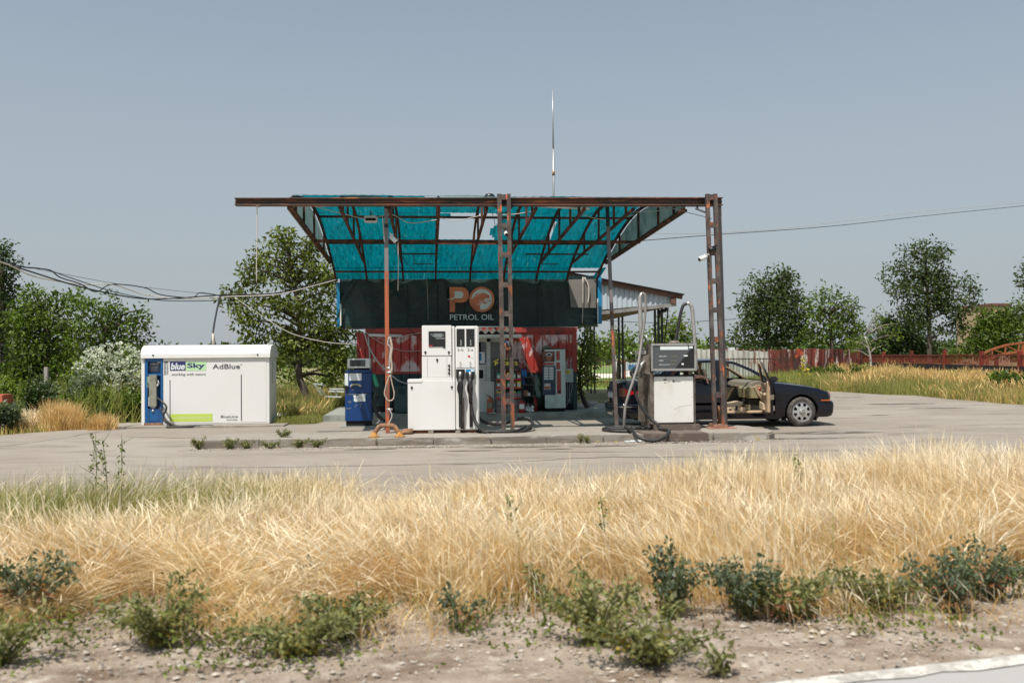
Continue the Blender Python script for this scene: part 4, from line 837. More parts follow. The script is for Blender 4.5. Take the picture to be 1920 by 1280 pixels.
m = MB(); m.tube([P(1197, 683, OY-.05), P(1189, 690, OY-.06), P(1187, 700, OY-.05)], .02, 8, 3); m.build('nozzle_handle', 'black_plastic', op)
mat('pale_hose', (.22, .20, .185), .55)
m = MB(); m.tube([P(1203, 655, OY+.2), P(1201.5, 610, OY+.2), P(1200, 570, OY+.2), P(1200, 558, OY+.2), P(1203, 551, OY+.2), P(1207, 550, OY+.2)], [.04, .04, .042, .042, .036, .03], 10); m.build('mast', 'alu', op)
m = MB(); m.tube([P(1204, 550, OY+.1), P(1209.5, 554, OY+.1), P(1210.5, 575, OY+.1), P(1208, 605, OY+.08), P(1203, 640, OY+.05), P(1197, 680, OY-.1), P(1189, 708, OY-.2), P(1180, 735, OY-.25), P(1173, 760, OY-.25), P(1171, 780, OY-.25), P(1170.5, 800, OY-.2), P(1173, 808, OY-.15)], .025, 8, 5); m.build('hose', 'pale_hose', op)
m = MB(); m.tube([P(1187, 700, OY-.05), P(1188, 720, OY-.1), P(1194, 745, OY-.15), P(1206, 768, OY-.2), P(1220, 785, OY-.25), P(1233, 795, OY-.33), P(1238, 805, OY-.4), (P(1240, 0, OY-.6).x, OY-.85, .19), (P(1234, 0, OY-1).x, 15.80, .09), (P(1210, 0, OY-1).x, 15.72, .04), (P(1186, 0, OY-1).x, 15.82, .10), (P(1177, 0, OY-.8).x, 16.1, .19), P(1173, 802, OY-.3)], .03, 8, 5)
m.build('hose', 'black_rubber', op)
m = MB(); X_ = lambda q: P(q, 0, OY).x
m.tube([(X_(1171), OY-.3, .16), (X_(1160), OY-.5, .15), (X_(1135), OY-.35, .15), (X_(1124), OY-.05, .15), (X_(1135), OY+.3, .15), (X_(1160), OY+.5, .16), (X_(1190), OY+.35, .16), (X_(1212), OY+.0, .17)], .033, 8, 6)
m.tube([(X_(1171), OY-.25, .2), (X_(1150), OY-.15, .17), (X_(1130), OY+.0, .18), (X_(1145), OY+.2, .18), (X_(1168), OY+.1, .18), (X_(1180), OY-.1, .17), (X_(1196), OY+.02, .16), (X_(1210), OY-.05, .17)], .03, 8, 6); m.build('hose_coil', 'black_rubber', op)
m = MB(); m.tube([P(1304, 693, OY+.2), P(1302.5, 640, OY+.2), P(1298.5, 585, OY+.2), P(1297, 574, OY+.2), P(1292, 568.5, OY+.2), P(1287, 569, OY+.2)], .036, 10); m.build('mast', 'alu', op)
m = MB(); m.tube([P(1287, 569, OY+.2), P(1281, 573, OY+.2), P(1276, 588, OY+.2), P(1272, 610, OY+.2), P(1269, 628, OY+.2), P(1265, 642, OY+.2)], .03, 8, 4); m.build('hose', 'black_rubber', op)
m = MB(); p = P(1264, 643, OY+.2); m.lathe([(.0, .09), (.08, .085), (.11, .06), (.12, 0), (.0, 0)], (p.x, p.y, p.z-.04), 14); m.build('hose_hub', 'grime_metal', op)
m = MB(); m.tube([P(1215, 645, OY+.3), P(1214, 636, OY+.3), P(1211, 629, OY+.3)], .02, 6); m.tube([P(1221, 645, OY+.3), P(1226, 634, OY+.3)], .01, 6); m.build('conduit', 'alu', op)
mat('base_paint', (.115, .085, .07), .85, layers=[dict(col=(.2, .16, .12), scale=5., lo=.5, hi=.7)])
m = MB(); 
a = P(1226, 796, OY-.05); b = P(1313, 805, OY-.05); m.box((a.x, OY-.08, .12), (b.x, OY+.75, a.z), .01)
m.box((P(1212, 0, OY).x, OY+.1, .12), (a.x, OY+.8, a.z+.02), .01); m.build('plinth', 'base_paint', op)
m = MB(); a = P(1200, 0, 15.95); b = P(1318, 0, 15.95); m.box((a.x, 15.9, .0), (b.x, 15.99, .145), .01); m.box((a.x, 15.99, .1), (b.x, 16.6, .146), .005); tag(m.build('painted_kerb', 'base_paint'), kind='structure')
g = G(1184, 827, .01); t = MB().box((g.x-.13, g.y-.08, .008), (g.x+.16, g.y+.06, .02)); t.box((g.x-.02, g.y-.02, .02), (g.x+.24, g.y+.1, .03)); tag(t.build('paper_scrap', 'sticker_white', at=g), 'crumpled white paper lying on the asphalt under the hose loop', 'litter')

# ---------------------------------------------------------------- things in front of the booth
mat('bin_green', (.035, .075, .07), .55, layers=[dict(col=(.06, .1, .095), scale=3., lo=.5, hi=.7)])
BN = 22.5; a = P(741, 782, BN); b = P(765, 725, BN); cx = (a.x+b.x)/2+.02; t = thing('wheelie_bin', 'dark green wheelie bin against the booth behind the orange post', 'bin', (cx, BN, .15))
MB().box((cx-.22, BN, .18), (cx+.22, BN+.45, b.z-.03), .02, taper=.035).build('body', 'bin_green', t)
MB().box((cx-.25, BN-.04, b.z-.05), (cx+.25, BN+.5, b.z+.01), .02).build('lid', 'bin_green', t)
m = MB()
for s in (-1, 1): m.lathe([(.09, -.03), (.09, .03)], (cx+s*.2, BN+.42, .24), 12, 'X')
m.build('wheel', 'black_rubber', t)
MB().box((cx-.1, BN-.002, .62), (cx+.06, BN+.01, .74)).build('label', 'petrol_green', t)
mat('mint_box', (.46, .56, .51), .45, layers=[dict(col=(.26, .33, .30), scale=2., lo=.5, hi=.7)])
VY = 22.55; t = thing('vending_machine', 'tall grey green coffee vending machine with red side strip at right of the booth', 'vending machine', (P(1033, 0, VY).x, VY, .15))
xa, xb = P(1016, 0, VY).x, P(1054.5, 0, VY).x; z1 = P(1035, 655, VY).z; z0_ = P(1035, 765, VY).z
MB().box((xa, VY, z0_), (xb, VY+.04, z1), .008).build('door', 'mint_box', t)
MB().box((xa-.0, VY+.041, z0_), (xb, VY+.65, z1), .004).build('cabinet', 'petrol_green', t)
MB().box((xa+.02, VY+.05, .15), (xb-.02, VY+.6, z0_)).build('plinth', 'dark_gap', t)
mat('coffee_brown', (.09, .03, .015), .35, layers=[dict(col=(.22, .09, .04), scale=7., lo=.5, hi=.7)]); mat('coffee_cup', (.28, .11, .05), .4); mat('panel_navy', (.02, .045, .075), .4); mat('strip_red', (.33, .045, .035), .4, layers=[dict(col=(.5, .2, .15), scale=14., lo=.62, hi=.7)])
def vb(px0, py0, px1, py1, ma, name, par=None, d=.006, o=0.):
    a = P(px0, py0, VY); b = P(px1, py1, VY); return MB().box((a.x, VY-d-o, b.z), (b.x, VY-o, a.z)).build(name, ma, par or t)
ph = vb(1017, 659, 1040, 678, 'coffee_brown', 'picture')
m = MB(); m.prism([XZ(a, b, VY) for a, b in ((1023.5, 664), (1035, 664), (1033, 676), (1029, 678), (1026, 676))], VY-.009, VY-.0065); m.build('cup', 'coffee_cup', ph)
m = MB(); m.prism([XZ(a, b, VY) for a, b in circ(1029.3, 664.5, 5.8, 3)], VY-.012, VY-.0095); m.build('cup_rim', 'sticker_white', ph); m = MB(); m.prism([XZ(a, b, VY) for a, b in circ(1029.3, 664.8, 4.2, 1.9)], VY-.015, VY-.0125); m.build('coffee', 'dark_gap', ph)
vb(1017.5, 680, 1039, 684, 'strip_red', 'title_strip'); vb(1017, 685.5, 1042, 740, 'panel_navy', 'selection_panel')
m = MB()
for r in range(8):
    for c in range(2): a = P(1020+c*9.6, 688.2+r*3.05, VY); m.box((a.x, VY-.012, a.z-.025), (a.x+.11, VY-.0065, a.z))
m.build('button', 'sticker_white', t)
vb(1020.5, 718.5, 1032, 730, 'steel', 'cup_slot', o=.0065); vb(1021, 724, 1031, 729, 'coffee_cup', 'slot_label', o=.013)
vb(1043, 658, 1049.5, 675, 'strip_red', 'side_strip'); vb(1043, 679, 1050, 692, 'strip_red', 'side_strip'); vb(1044, 695.5, 1052, 738, 'strip_red', 'side_strip')
MB().lathe([(.03, 0), (.03, -.02), (0, -.022)], P(1048.5, 734, VY-.006), 10, 'Y').build('lock', 'black_plastic', t)
m = MB(); p = P(1025, 653, VY+.3); m.lathe([(.1, 0), (.12, .06), (.05, .1), (0, .1)], (p.x, p.y, z1), 12); m.box((p.x+.15, VY+.2, z1), (p.x+.5, VY+.5, z1+.03)); m.build('clutter', 'grime_metal', t)
EY = 23.15; t = thing('meter_box', 'grey electricity meter box with yellow label on the wall beside the vending machine', 'meter box', P(1064, 704, EY))
a = P(1056, 691, EY); b = P(1073, 716, EY); MB().box((a.x, EY-.18, b.z), (b.x, EY, a.z), .008).build('case', 'mint_box', t)
a = P(1057.5, 693, EY-.18); b = P(1069, 700, EY-.18); MB().box((a.x, EY-.184, b.z), (b.x, EY-.1805, a.z)).build('warning_label', 'yellow_plain', t)
m = MB()
for k in range(3): q = P(1059.5, 694.6+k*1.8, EY-.18); m.box((q.x, EY-.187, q.z-.01), (q.x+.1, EY-.1845, q.z))
m.build('print', 'rust_brown', t); MB().lathe([(.014, 0), (.014, -.01)], P(1058, 703.5, EY-.18), 8, 'Y').build('lock', 'black_plastic', t)
m = MB(); 
for q in (1060, 1064, 1068): m.tube([P(q, 716, EY-.08), P(q-1, 735, EY-.05), P(q+1, 755, EY-.05)], .008, 5, 3)
m.tube([P(1066, 716, EY-.1), P(1073, 722, EY-.1), P(1068, 745, EY-.08), P(1062, 760, EY-.08), P(1056, 762, EY-.08)], .008, 5, 4); m.build('cable', 'cable_grey', t)
# oil rack
RY = 22.35; t = thing('display_rack', 'black wire display rack of oil products with black and yellow header sign', 'rack', (P(946, 0, RY).x, RY, .15))
xa, xb = P(924.5, 0, RY).x, P(972, 0, RY).x; 
m = MB()
for x in (xa, xb):
    for y in (RY, RY+.4): m.bar((x, y, .15), (x, y, P(945, 690, RY).z), .02)
for py in (778, 775): m.bar((xa, RY, P(945, py, RY).z), (xb, RY, P(945, py, RY).z), .02)
m.build('frame', 'black_paint', t)
hp = rect(924.5, 673, 973, 692, RY, .03).build('header_sign', 'black_plastic', t)
for tx, a0, a1 in (('P', 927.5, 934), ('ORIS', 943.5, 960.5), ('TA', 964, 970.5)):
    a = P(a0, 685, RY); b = P(a1, 677.5, RY); lettering(tx, a.x, b.x, a.z, b.z, RY-.032, 'yellow_plain', hp, bold=.04)
m = MB(); q = P(925, 676, RY); m.bar((q.x, RY-.033, q.z-.02), (q.x+.13, RY-.033, q.z+.03), .02, .003); q = P(939, 674, RY); m.bar((q.x, RY-.033, q.z), (q.x+.3, RY-.033, q.z+.01), .01, .003); m.build('stripe', 'yellow_plain', hp)
for py in (711, 727, 746, 774):
    m = MB(); z = P(945, py, RY).z; m.box((xa, RY-.015, z-.02), (xb, RY, z+.012)); m.build('shelf_edge', 'red_plain', t)
    m = MB(); m.box((xa, RY, z-.01), (xb, RY+.4, z)); m.build('shelf', 'booth_cream', t)
mat('pack_grey', (.22, .19, .18), .5); mat('pack_white', (.6, .6, .57), .5)
m = MB(); z0_ = P(945, 773, RY).z
for k in range(5):
    for j in range(3): zz = z0_+j*.16; m.box((xa+.03+k*.125, RY+.03, zz), (xa+.145+k*.125, RY+.3, zz+.15), .006)
tag(m.build('oil_cartons', 'pack_grey', at=(xa+.3, RY+.1, z0_)), 'stacked brown grey cartons on the bottom shelf of the oil rack', 'cartons')
r6 = random.Random(8)
cols = ['pack_white', 'yellow_plain', 'red_plain', 'green_plain', 'pack_white', 'coffee_cup']
bi = 0
def bottle(x, y, z, h, w, ma, label, group):
    b = thing('oil_bottle', label, 'bottle', (x, y, z), group)
    MB().box((x-w/2, y-w*.3, z), (x+w/2, y+w*.3, z+h*.8), .012).build('body', ma, b); MB().lathe([(.018, 0), (.018, h*.2)], (x+w*.15, y, z+h*.8), 8).build('cap', 'black_plastic' if ma != 'black_plastic' else 'red_plain', b)
    MB().box((x-w*.35, y-w*.3-.003, z+h*.15), (x+w*.35, y-w*.3-.0005, z+h*.5)).build('label', 'sticker_white' if ma != 'pack_white' else 'green_plain', b)
for row, py in (('second lowest', 746), ('third', 727), ('top', 711)):
    z = P(945, py, RY).z+.001
    for k, nm in enumerate(('leftmost', 'second from left', 'middle', 'second from right', 'rightmost')):
        ma = cols[(k*2+len(row)) % 6]; bottle(xa+.08+k*.125, RY+.15, z, .2, .1, ma, {'pack_white': 'white', 'yellow_plain': 'yellow', 'red_plain': 'red', 'green_plain': 'green', 'coffee_cup': 'brown'}[ma]+' oil bottle, '+nm+' on the '+row+' shelf of the black rack', 'oil bottles on the black rack')
# second shelf with clutter
SY = 22.6; t = thing('wire_shelf', 'dark wire shelf crowded with cans and bottles right of the oil rack', 'rack', (P(984, 0, SY).x, SY, .15))
xa2, xb2 = P(972, 0, SY).x+.05, P(995, 0, SY).x; m = MB()
for x in (xa2, xb2):
    for y in (SY, SY+.35): m.bar((x, y, .15), (x, y, P(0+985, 705, SY).z), .02)
m.build('frame', 'black_paint', t)
for py in (776, 758, 742, 721, 700+7): m = MB(); z = P(985, py, SY).z; m.box((xa2, SY, z-.01), (xb2+.08, SY+.35, z)); m.build('shelf', 'grime_metal', t)
mat('bottle_blue', (.015, .14, .42), .35)
for i, (px, lab) in enumerate(((979.5, 'left blue screenwash bottle on the top of the dark wire shelf'), (984.5, 'right blue screenwash bottle on the top of the dark wire shelf'))):
    p = P(px, 707, SY+.1); b = thing('washer_bottle', lab, 'bottle', p, 'blue bottles on the wire shelf'); MB().lathe([(.045, 0), (.05, .02), (.05, .13), (.02, .17), (.02, .20)], p, 12).build('body', 'bottle_blue', b); MB().lathe([(.022, .2), (.022, .22), (0, .22)], p, 10).build('cap', 'black_plastic', b)
for i, (px, lab) in enumerate(((981, 'blue screenwash bottle on the second shelf of the dark wire shelf'),)):
    p = P(px, 721, SY+.1); b = thing('washer_bottle', lab, 'bottle', p); MB().lathe([(.045, 0), (.05, .02), (.05, .11), (.02, .14), (.02, .16)], p, 12).build('body', 'bottle_blue', b); MB().lathe([(.022, .16), (.022, .18), (0, .18)], p, 10).build('cap', 'black_plastic', b)
for px, py, w, h, ma, lab in ((977, 742, .1, .13, 'black_plastic', 'black can on the third shelf of the dark wire shelf'), (985, 742, .12, .16, 'coffee_cup', 'round brown tin on the third shelf of the dark wire shelf'), (991, 742, .08, .1, 'white_plastic', 'small white jar on the third shelf of the dark wire shelf'), (980, 758, .14, .12, 'black_plastic', 'black canister on the fourth shelf of the dark wire shelf'), (990, 776, .07, .28, 'white_plastic', 'tall white tube at the bottom of the dark wire shelf'), (982, 776, .2, .14, 'black_plastic', 'black canister at the bottom of the dark wire shelf')):
    p = P(px, py, SY+.12); b = thing('canister', lab, 'canister', p, 'cans on the wire shelf'); MB().box((p.x-w/2, SY+.05, p.z), (p.x+w/2, SY+.2, p.z+h*.85), .01).build('body', ma, b); MB().lathe([(.02, 0), (.02, h*.15)], (p.x, SY+.12, p.z+h*.85), 8).build('cap', 'steel', b)
p = G(997, 776, .15); t = MB()
for k in range(9): a = r6.uniform(0, 6.28); bm = bmesh.new(); bmesh.ops.create_icosphere(bm, subdivisions=1, radius=.06); t.bm(bm, False, Matrix.Translation((p.x+.1*math.cos(a), 22.45+.07*math.sin(a), .19+.04*(k % 3))) @ Matrix.Scale(r6.uniform(.6, 1.1), 4))
tag(t.build('plastic_bag', 'sticker_white', at=(p.x, 22.4, .15)), 'crumpled white plastic bag at the foot of the wire shelf', 'bag')
# extinguishers
mat('ext_red', (.34, .02, .02), .35, layers=[dict(col=(.5, .12, .1), scale=12., lo=.65, hi=.7)]); mat('ext_orange', (.42, .09, .03), .5, layers=[dict(col=(.25, .05, .03), scale=9., lo=.5, hi=.65)])
def extinguisher(px, pyb, pyt, Y, ma, lab, r, sticker='sticker_white'):
    p = P(px, pyb, Y); p.z = .15; h = P(px, pyt, Y).z-.15; t = thing('fire_extinguisher', lab, 'fire extinguisher', p, 'fire extinguishers before the booth')
    MB().lathe([(r*.9, 0), (r, .015), (r, h*.72), (r*.75, h*.8), (r*.3, h*.85), (r*.28, h*.9)], p, 16).build('cylinder', ma, t)
    m = MB(); q = p+Vector((0, 0, h*.9)); m.box(q+Vector((-.02, -.02, 0)), q+Vector((.02, .02, .03))); m.bar(q+Vector((0, 0, .03)), q+Vector((-.1, -.01, .075)), .014); m.bar(q+Vector((0, 0, .015)), q+Vector((-.09, -.01, .03)), .012); m.build('handle', 'black_plastic' if ma != 'ext_orange' else 'red_trim', t)
    MB().tube([q+Vector((.02, -.01, .01)), q+Vector((.06, -.03, -.03)), p+Vector((r+.01, -.02, h*.6)), p+Vector((r+.008, -.02, h*.25))], .011, 6, 4).build('hose', 'black_rubber', t)
    v = []; f = []
    for i in range(9): a = -R(150)+R(110)*i/8; v += [(p.x+(r+.002)*math.cos(a), p.y+(r+.002)*math.sin(a), .15+h*.28), (p.x+(r+.002)*math.cos(a), p.y+(r+.002)*math.sin(a), .15+h*.62)]
    MB().add(v, [(2*i, 2*i+2, 2*i+3, 2*i+1) for i in range(8)], True).build('label', sticker, t)
extinguisher(918.5, 780, 741, 22.25, 'ext_orange', 'faded orange fire extinguisher with yellow label against the cream cabin wall', .075, 'dial_tan')
extinguisher(978.5, 777, 747, 22.3, 'ext_red', 'red fire extinguisher with pale label in front of the wire shelf', .075)
extinguisher(1003.5, 772, 742, 22.8, 'ext_red', 'red fire extinguisher standing left of the vending machine', .06, 'ext_red')
MB().box((P(911, 0, 22.2).x, 22.15, .15), (P(924, 0, 22.2).x, 22.4, .165)).build('wood_block', 'pack_white', at=(P(917, 0, 22.2).x, 22.3, .15)); tag(bpy.data.objects['wood_block'], 'pale board under the orange fire extinguisher', 'board')
# tangle at the middle ladder post (old nozzle hung up)
t = thing('hung_nozzle', 'old fuel nozzle and cables hung up between the legs of the middle ladder post', 'nozzle', P(952, 645, 17.25))
m = MB(); m.tube([P(948, 640, 17.2), P(953, 643, 17.15), P(956, 650, 17.15), P(957, 660, 17.15), P(955, 672, 17.2), P(957, 690, 17.2), P(956, 715, 17.2)], [.03, .05, .05, .03, .02, .02, .02], 8); m.build('nozzle', 'black_rubber', t)
m = MB(); m.tube([P(947, 644, 17.1), P(950, 655, 17.08), P(957, 652, 17.08)], .015, 6, 4); m.build('bracket', 'orange_rust', t)
m = MB(); m.box(P(947, 640, 17.2), P(949.5, 643, 17.1)); m.build('clip', 'bottle_blue', t)

# ---------------------------------------------------------------- antenna mast
t = thing('antenna_mast', 'very tall thin steel rod rising behind the canopy roof', 'mast', (P(1037, 0, 25.7).x, 25.7, 2.2))
MB().tube([(P(1037, 0, 25.7).x, 25.7, 2.2), P(1038, 366, 25.7), P(1037.5, 280, 25.7)], [.035, .03, .026], 8).build('pole', 'steel', t)
MB().tube([P(1037.5, 280, 25.7), P(1036, 170, 25.7)], [.022, .010], 8).build('tip', 'steel', t)
MB().lathe([(.04, -.06), (.04, .06)], P(1038, 325, 25.7), 8).build('joint', 'rust_brown', t)

# ---------------------------------------------------------------- side shed behind, right of the booth
mat('shed_wood', (.17, .085, .06), .8, layers=[dict(col=(.10, .05, .035), scale=(1.5, 3, 3), lo=.45, hi=.65)]); mat('shed_white', (.45, .50, .53), .5, layers=[dict(col=(.34, .36, .37), scale=2., lo=.5, hi=.7)]); mat('shed_ceiling', (.13, .085, .05), .85); mat('flashing', (.30, .29, .27), .5, .3, layers=[dict(col=(.2, .15, .12), scale=5., lo=.5, hi=.7)]); mat('post_green', (.012, .022, .018), .5)
SHY = 27.
t = thing('shed', 'open sided shed with sloping brown roof edge and pale sheet gable behind the booth', 'shed', (P(1160, 0, 27).x, 28, 0))
r0 = P(1040, 507, SHY); r1 = P(1279, 555, SHY); 
m = MB(); m.bar(P(1040, 511.5, SHY-.05), P(1279, 556.5, SHY-.05), .14, .10, (0, 1, 0)); m.build('fascia', 'shed_wood', t)
m = MB(); m.bar(P(1040, 506.5, SHY-.02), P(1281, 552.5, SHY-.02), .03, .30, (0, 1, 0)); m.build('roof_edge', 'dark_gap', t)
# corrugated gable
xa, xb = P(1040, 0, SHY).x, P(1262, 0, SHY).x; n = 24
for k in range(1):
    v = []; f = []; N = 24*4
    for i in range(N+1):
        px = 1040+222*i/N; zt_ = P(px, 513+(px-1040)*.1885, SHY).z; zb_ = P(px, 588-(px-1040)*.09, SHY).z; dy = .03 if i % 4 in (1, 2) else 0
        v += [(P(px, 0, SHY).x, SHY+dy, zb_), (P(px, 0, SHY).x, SHY+dy, max(zt_, zb_+.01))]
    MB().add(v, [(2*i, 2*i+2, 2*i+3, 2*i+1) for i in range(N)]).build('gable_sheet', 'shed_white', t)
m = MB(); m.bar(P(1040, 596, SHY-.05), P(1268, 571, SHY-.05), .10, .03, (0, 1, 0)); m.build('flashing', 'flashing', t)
zc = P(1130, 590, SHY).z-.05
a = P(1040, 600, SHY); b = P(1258, 575, SHY)
m = MB(); m.add([(a.x, SHY, a.z), (b.x, SHY, b.z), (b.x, 41, b.z), (a.x, 41, a.z)], [(0, 1, 2, 3)]); m.add([(a.x, SHY, P(1040, 508, SHY).z), (P(1279, 555, SHY).x, SHY, P(1279, 555, SHY).z), (P(1279, 555, SHY).x, 41, P(1279, 555, SHY).z), (a.x, 41, P(1040, 508, SHY).z)], [(0, 1, 2, 3)]); m.build('roof', 'shed_ceiling', t)
m = MB(); m.tube([P(1250, 577, SHY+.3), P(1249, 581, SHY+.3), P(1238, 585, SHY+.3), P(1236, 592, SHY+.4)], .06, 8, 3); m.build('gutter_pipe', 'post_green', t)
m = MB(); q = P(1262, 564, SHY); m.box(q+Vector((-.1, -.1, -.1)), q+Vector((.08, .1, .08)), .02); m.build('beam_end', 'shed_wood', t)
for px, Y in ((1241, 28.), (1234.5, 28.), (1228, 29.), (1167, 33.), (1160, 34.), (1114, 38.), (1107, 38.), (1101, 40)):
    p = P(px, 600, Y); MB().bar((p.x, Y, -.05), (p.x, Y, b.z+.02), .065, .065).build('post', 'post_green', t)
tree_rod = thing('leaning_rod', 'thin dark rod leaning right of the shed posts', 'rod', P(1245, 640, 27.5)); MB().tube([P(1245, 650, 27.5), P(1253, 577, 27.5)], .02, 6).build('rod', 'black_paint', tree_rod)

# ---------------------------------------------------------------- overhead cables
t = thing('power_cables', 'bundle of sagging black and white cables from the left trees to the canopy', 'cable', P(300, 550, 21))
def ow(pts, r, ma, par): MB().tube([P(*q) for q in pts], r*.72, 6, 8).build('strand', ma, par)
ow([(-500, 380, 13), (-60, 470, 17), (0, 491, 18), (60, 510, 19), (130, 532, 20), (200, 549, 21), (270, 560, 22), (330, 559, 22.5), (418, 553, 23.5), (500, 551, 24), (560, 542, 24.5), (632, 522, 25)], .022, 'cable_black', t)
ow([(-500, 392, 13), (-60, 478, 17), (10, 494, 18), (60, 517, 19), (120, 529, 20), (160, 534, 20.5), (210, 533, 21), (260, 549, 22), (310, 558, 22.3), (360, 560, 23), (430, 556, 23.5), (520, 552, 24), (580, 538, 24.5), (632, 524, 25)], .018, 'cable_cream', t)
ow([(20, 494, 18.2), (45, 501, 18.5), (70, 503, 19), (95, 507, 19.3), (113, 520, 19.7), (150, 532, 20.3), (180, 547, 20.8), (210, 533, 21), (270, 539, 22), (300, 552, 22.3), (350, 558, 22.7), (365, 556, 22.8), (374, 549, 22.9), (395, 551, 23), (420, 555, 23.5), (470, 553, 23.8), (540, 546, 24.3), (632, 521, 25)], .018, 'cable_black', t)
ow([(40, 500, 18.5), (85, 505, 19), (130, 520, 20), (200, 543, 21), (260, 557, 22), (320, 564, 22.5), (420, 563, 23.5), (480, 558, 24), (560, 545, 24.5)], .014, 'cable_black', t)
ow([(-500, 396, 13), (-20, 487, 18), (110, 512, 20), (220, 532, 21.5), (330, 545, 22.5), (400, 552, 23)], .007, 'cable_black', t)
ow([(440, 558, 24), (500, 598, 24), (540, 622, 24), (580, 635, 24), (625, 643, 24), (672, 645, 24)], .014, 'cable_cream', t)
t = thing('drop_cable', 'black cable dropping from the bundle to an insulator above the white tank', 'cable', P(400, 648, 22))
MB().tube([P(413, 556, 23.2), P(408, 575, 22.8), P(403, 600, 22.4), (P(399.5, 622, 22))], .022, 6, 5).build('cable', 'cable_black', t)
m = MB(); m.tube([P(399.5, 622, 22), P(395, 648, 22)], .014, 6); m.tube([P(399.5, 622, 22), P(404, 648, 22)], .014, 6); m.build('yoke', 'black_paint', t); MB().tube([P(399.5, 625, 22), P(399.8, 645, 22)], [.02, .045], 8).build('insulator', 'cable_cream', t)
p = P(400, 648, 22); MB().box((p.x-.1, 21.95, p.z-.2), (p.x+.1, 22.05, p.z+.03)).build('mount', 'black_paint', t)
t = thing('overhead_wire', 'two thin wires crossing the sky from the canopy to the right edge', 'wire', P(1600, 420, 30))
ow([(1195, 452, 24), (1330, 441, 26), (1560, 424, 30), (1760, 402, 34), (1980, 380, 38)], .016, 'cable_black', t)
ow([(1200, 437, 24), (1310, 437.5, 26), (1480, 427, 30), (1700, 400, 34), (1980, 374, 38)], .012, 'cable_grey', t)
t = thing('overhead_wire', 'thin low wire running behind the far trees and the iron fence', 'wire', P(1300, 590, 50))
ow([(1110, 600, 50), (1250, 605, 50), (1380, 598, 52)], .025, 'cable_black', t)
# ---------------------------------------------------------------- the black saloon
mat('car_black', (.004, .005, .010), .14, spec=.38, coat=.25); mat('car_trim', (.012, .012, .013), .5); mat('chrome', (.6, .6, .6), .15, 1.)
mat('leather', (.44, .31, .19), .55, layers=[dict(col=(.34, .23, .14), scale=3., lo=.5, hi=.7)]); mat('leather_light', (.60, .46, .31), .5); mat('dash_grey', (.20, .17, .13), .6); mat('cabin_dark', (.02, .018, .016), .8); mat('khaki', (.28, .25, .14), .6)
mat('tyre', (.045, .04, .036), .85, layers=[dict(col=(.13, .11, .09), scale=8., lo=.45, hi=.65)]); mat('hubcap', (.48, .47, .45), .4, .5); mat('tail_red', (.42, .01, .012), .12, coat=.5); mat('tail_clear', (.16, .05, .04), .15, coat=.5); mat('plate_white', (.55, .58, .60), .5); mat('indicator', (.5, .12, .02), .3)
glass('car_glass', (.62, .72, .70), .10)
sg = glass('screen_glass', (.88, .93, .91), .04)
for l_ in list(sg.node_tree.links):
    if l_.to_node.type == 'MIX_SHADER' and l_.to_socket == l_.to_node.inputs[0]: sg.node_tree.links.remove(l_)
[n_ for n_ in sg.node_tree.nodes if n_.type == 'MIX_SHADER'][0].inputs[0].default_value = .05
wf = G(1501, 799); CY0 = wf.y+.80; CX0 = wf.x-3.963
car = thing('parked_car', 'black saloon car with its front passenger door wide open showing beige trim', 'car', (CX0+2.4, CY0, 0))
CM = Matrix.Translation((CX0, CY0, 0))
def cb(m, name, ma, parent=None, bevel=0): 
    m.v = [(x+CX0, y+CY0, z) for x, y, z in m.v]; return m.build(name, ma, parent or car, bevel=bevel)
def inpoly(x, y, p):
    c = False; n = len(p)
    for i in range(n):
        x1, y1 = p[i]; x2, y2 = p[(i+1) % n]
        if (y1 > y) != (y2 > y) and x < (x2-x1)*(y-y1)/(y2-y1)+x1: c = not c
    return c
def dens(p, d):
    o = []
    for i in range(len(p)):
        a = p[i]; b = p[(i+1) % len(p)]; n = max(1, int(math.hypot(b[0]-a[0], b[1]-a[1])/d))
        o += [(a[0]+(b[0]-a[0])*k/n, a[1]+(b[1]-a[1])*k/n) for k in range(n)]
    return o
def cdt(outer, holes, fn, d=.05):
    vs = []; es = []; loops = [dens(outer, d)]+[dens(h, d) for h in holes]
    for L in loops:
        o = len(vs); vs += L; es += [(o+i, o+(i+1) % len(L)) for i in range(len(L))]
    xs = [p[0] for p in outer]; zs = [p[1] for p in outer]; x = min(xs)+d/2; nb = list(vs)
    arr = np.array(nb)
    while x < max(xs):
        z = min(zs)+d/2
        while z < max(zs):
            if inpoly(x, z, outer) and not any(inpoly(x, z, h) for h in holes) and np.min((arr[:, 0]-x)**2+(arr[:, 1]-z)**2) > (d*.45)**2: vs.append((x, z))
            z += d
        x += d
    r = delaunay_2d_cdt([Vector(p) for p in vs], es, [], 0, 1e-6); V = r[0]; f = []
    for t in r[2]:
        cx = sum(V[i][0] for i in t)/3; cz = sum(V[i][1] for i in t)/3
        if inpoly(cx, cz, outer) and not any(inpoly(cx, cz, h) for h in holes): f.append(tuple(t))
    return [fn(p[0], p[1]) for p in V], f
def Wd(x):            # half width in plan
    w = .895
    if x < 1.: w -= .10*((1-x)/1.)**2
    if x > 3.6: w -= .11*((x-3.6)/1.1)**2
    return w
def Zt(x):            # height of the shoulder line
    pts = [(0, .93), (.1, .96), (.6, .985), (1.4, .975), (3.25, .945), (3.6, .905), (4., .855), (4.35, .80), (4.6, .735), (4.72, .67)]
    return float(np.interp(x, [p[0] for p in pts], [p[1] for p in pts]))
def side_y(x, z):
    w = Wd(x); zt = Zt(x)
    if z < .42: w -= .05*((.42-z)/.22)**1.5
    w -= .02*((z-.6)/.3)**2 if z > .6 else 0
    w -= .045*max(0, (z-(zt-.08))/.08)**2
    w += .008*math.exp(-((z-.72)/.03)**2)
    return w
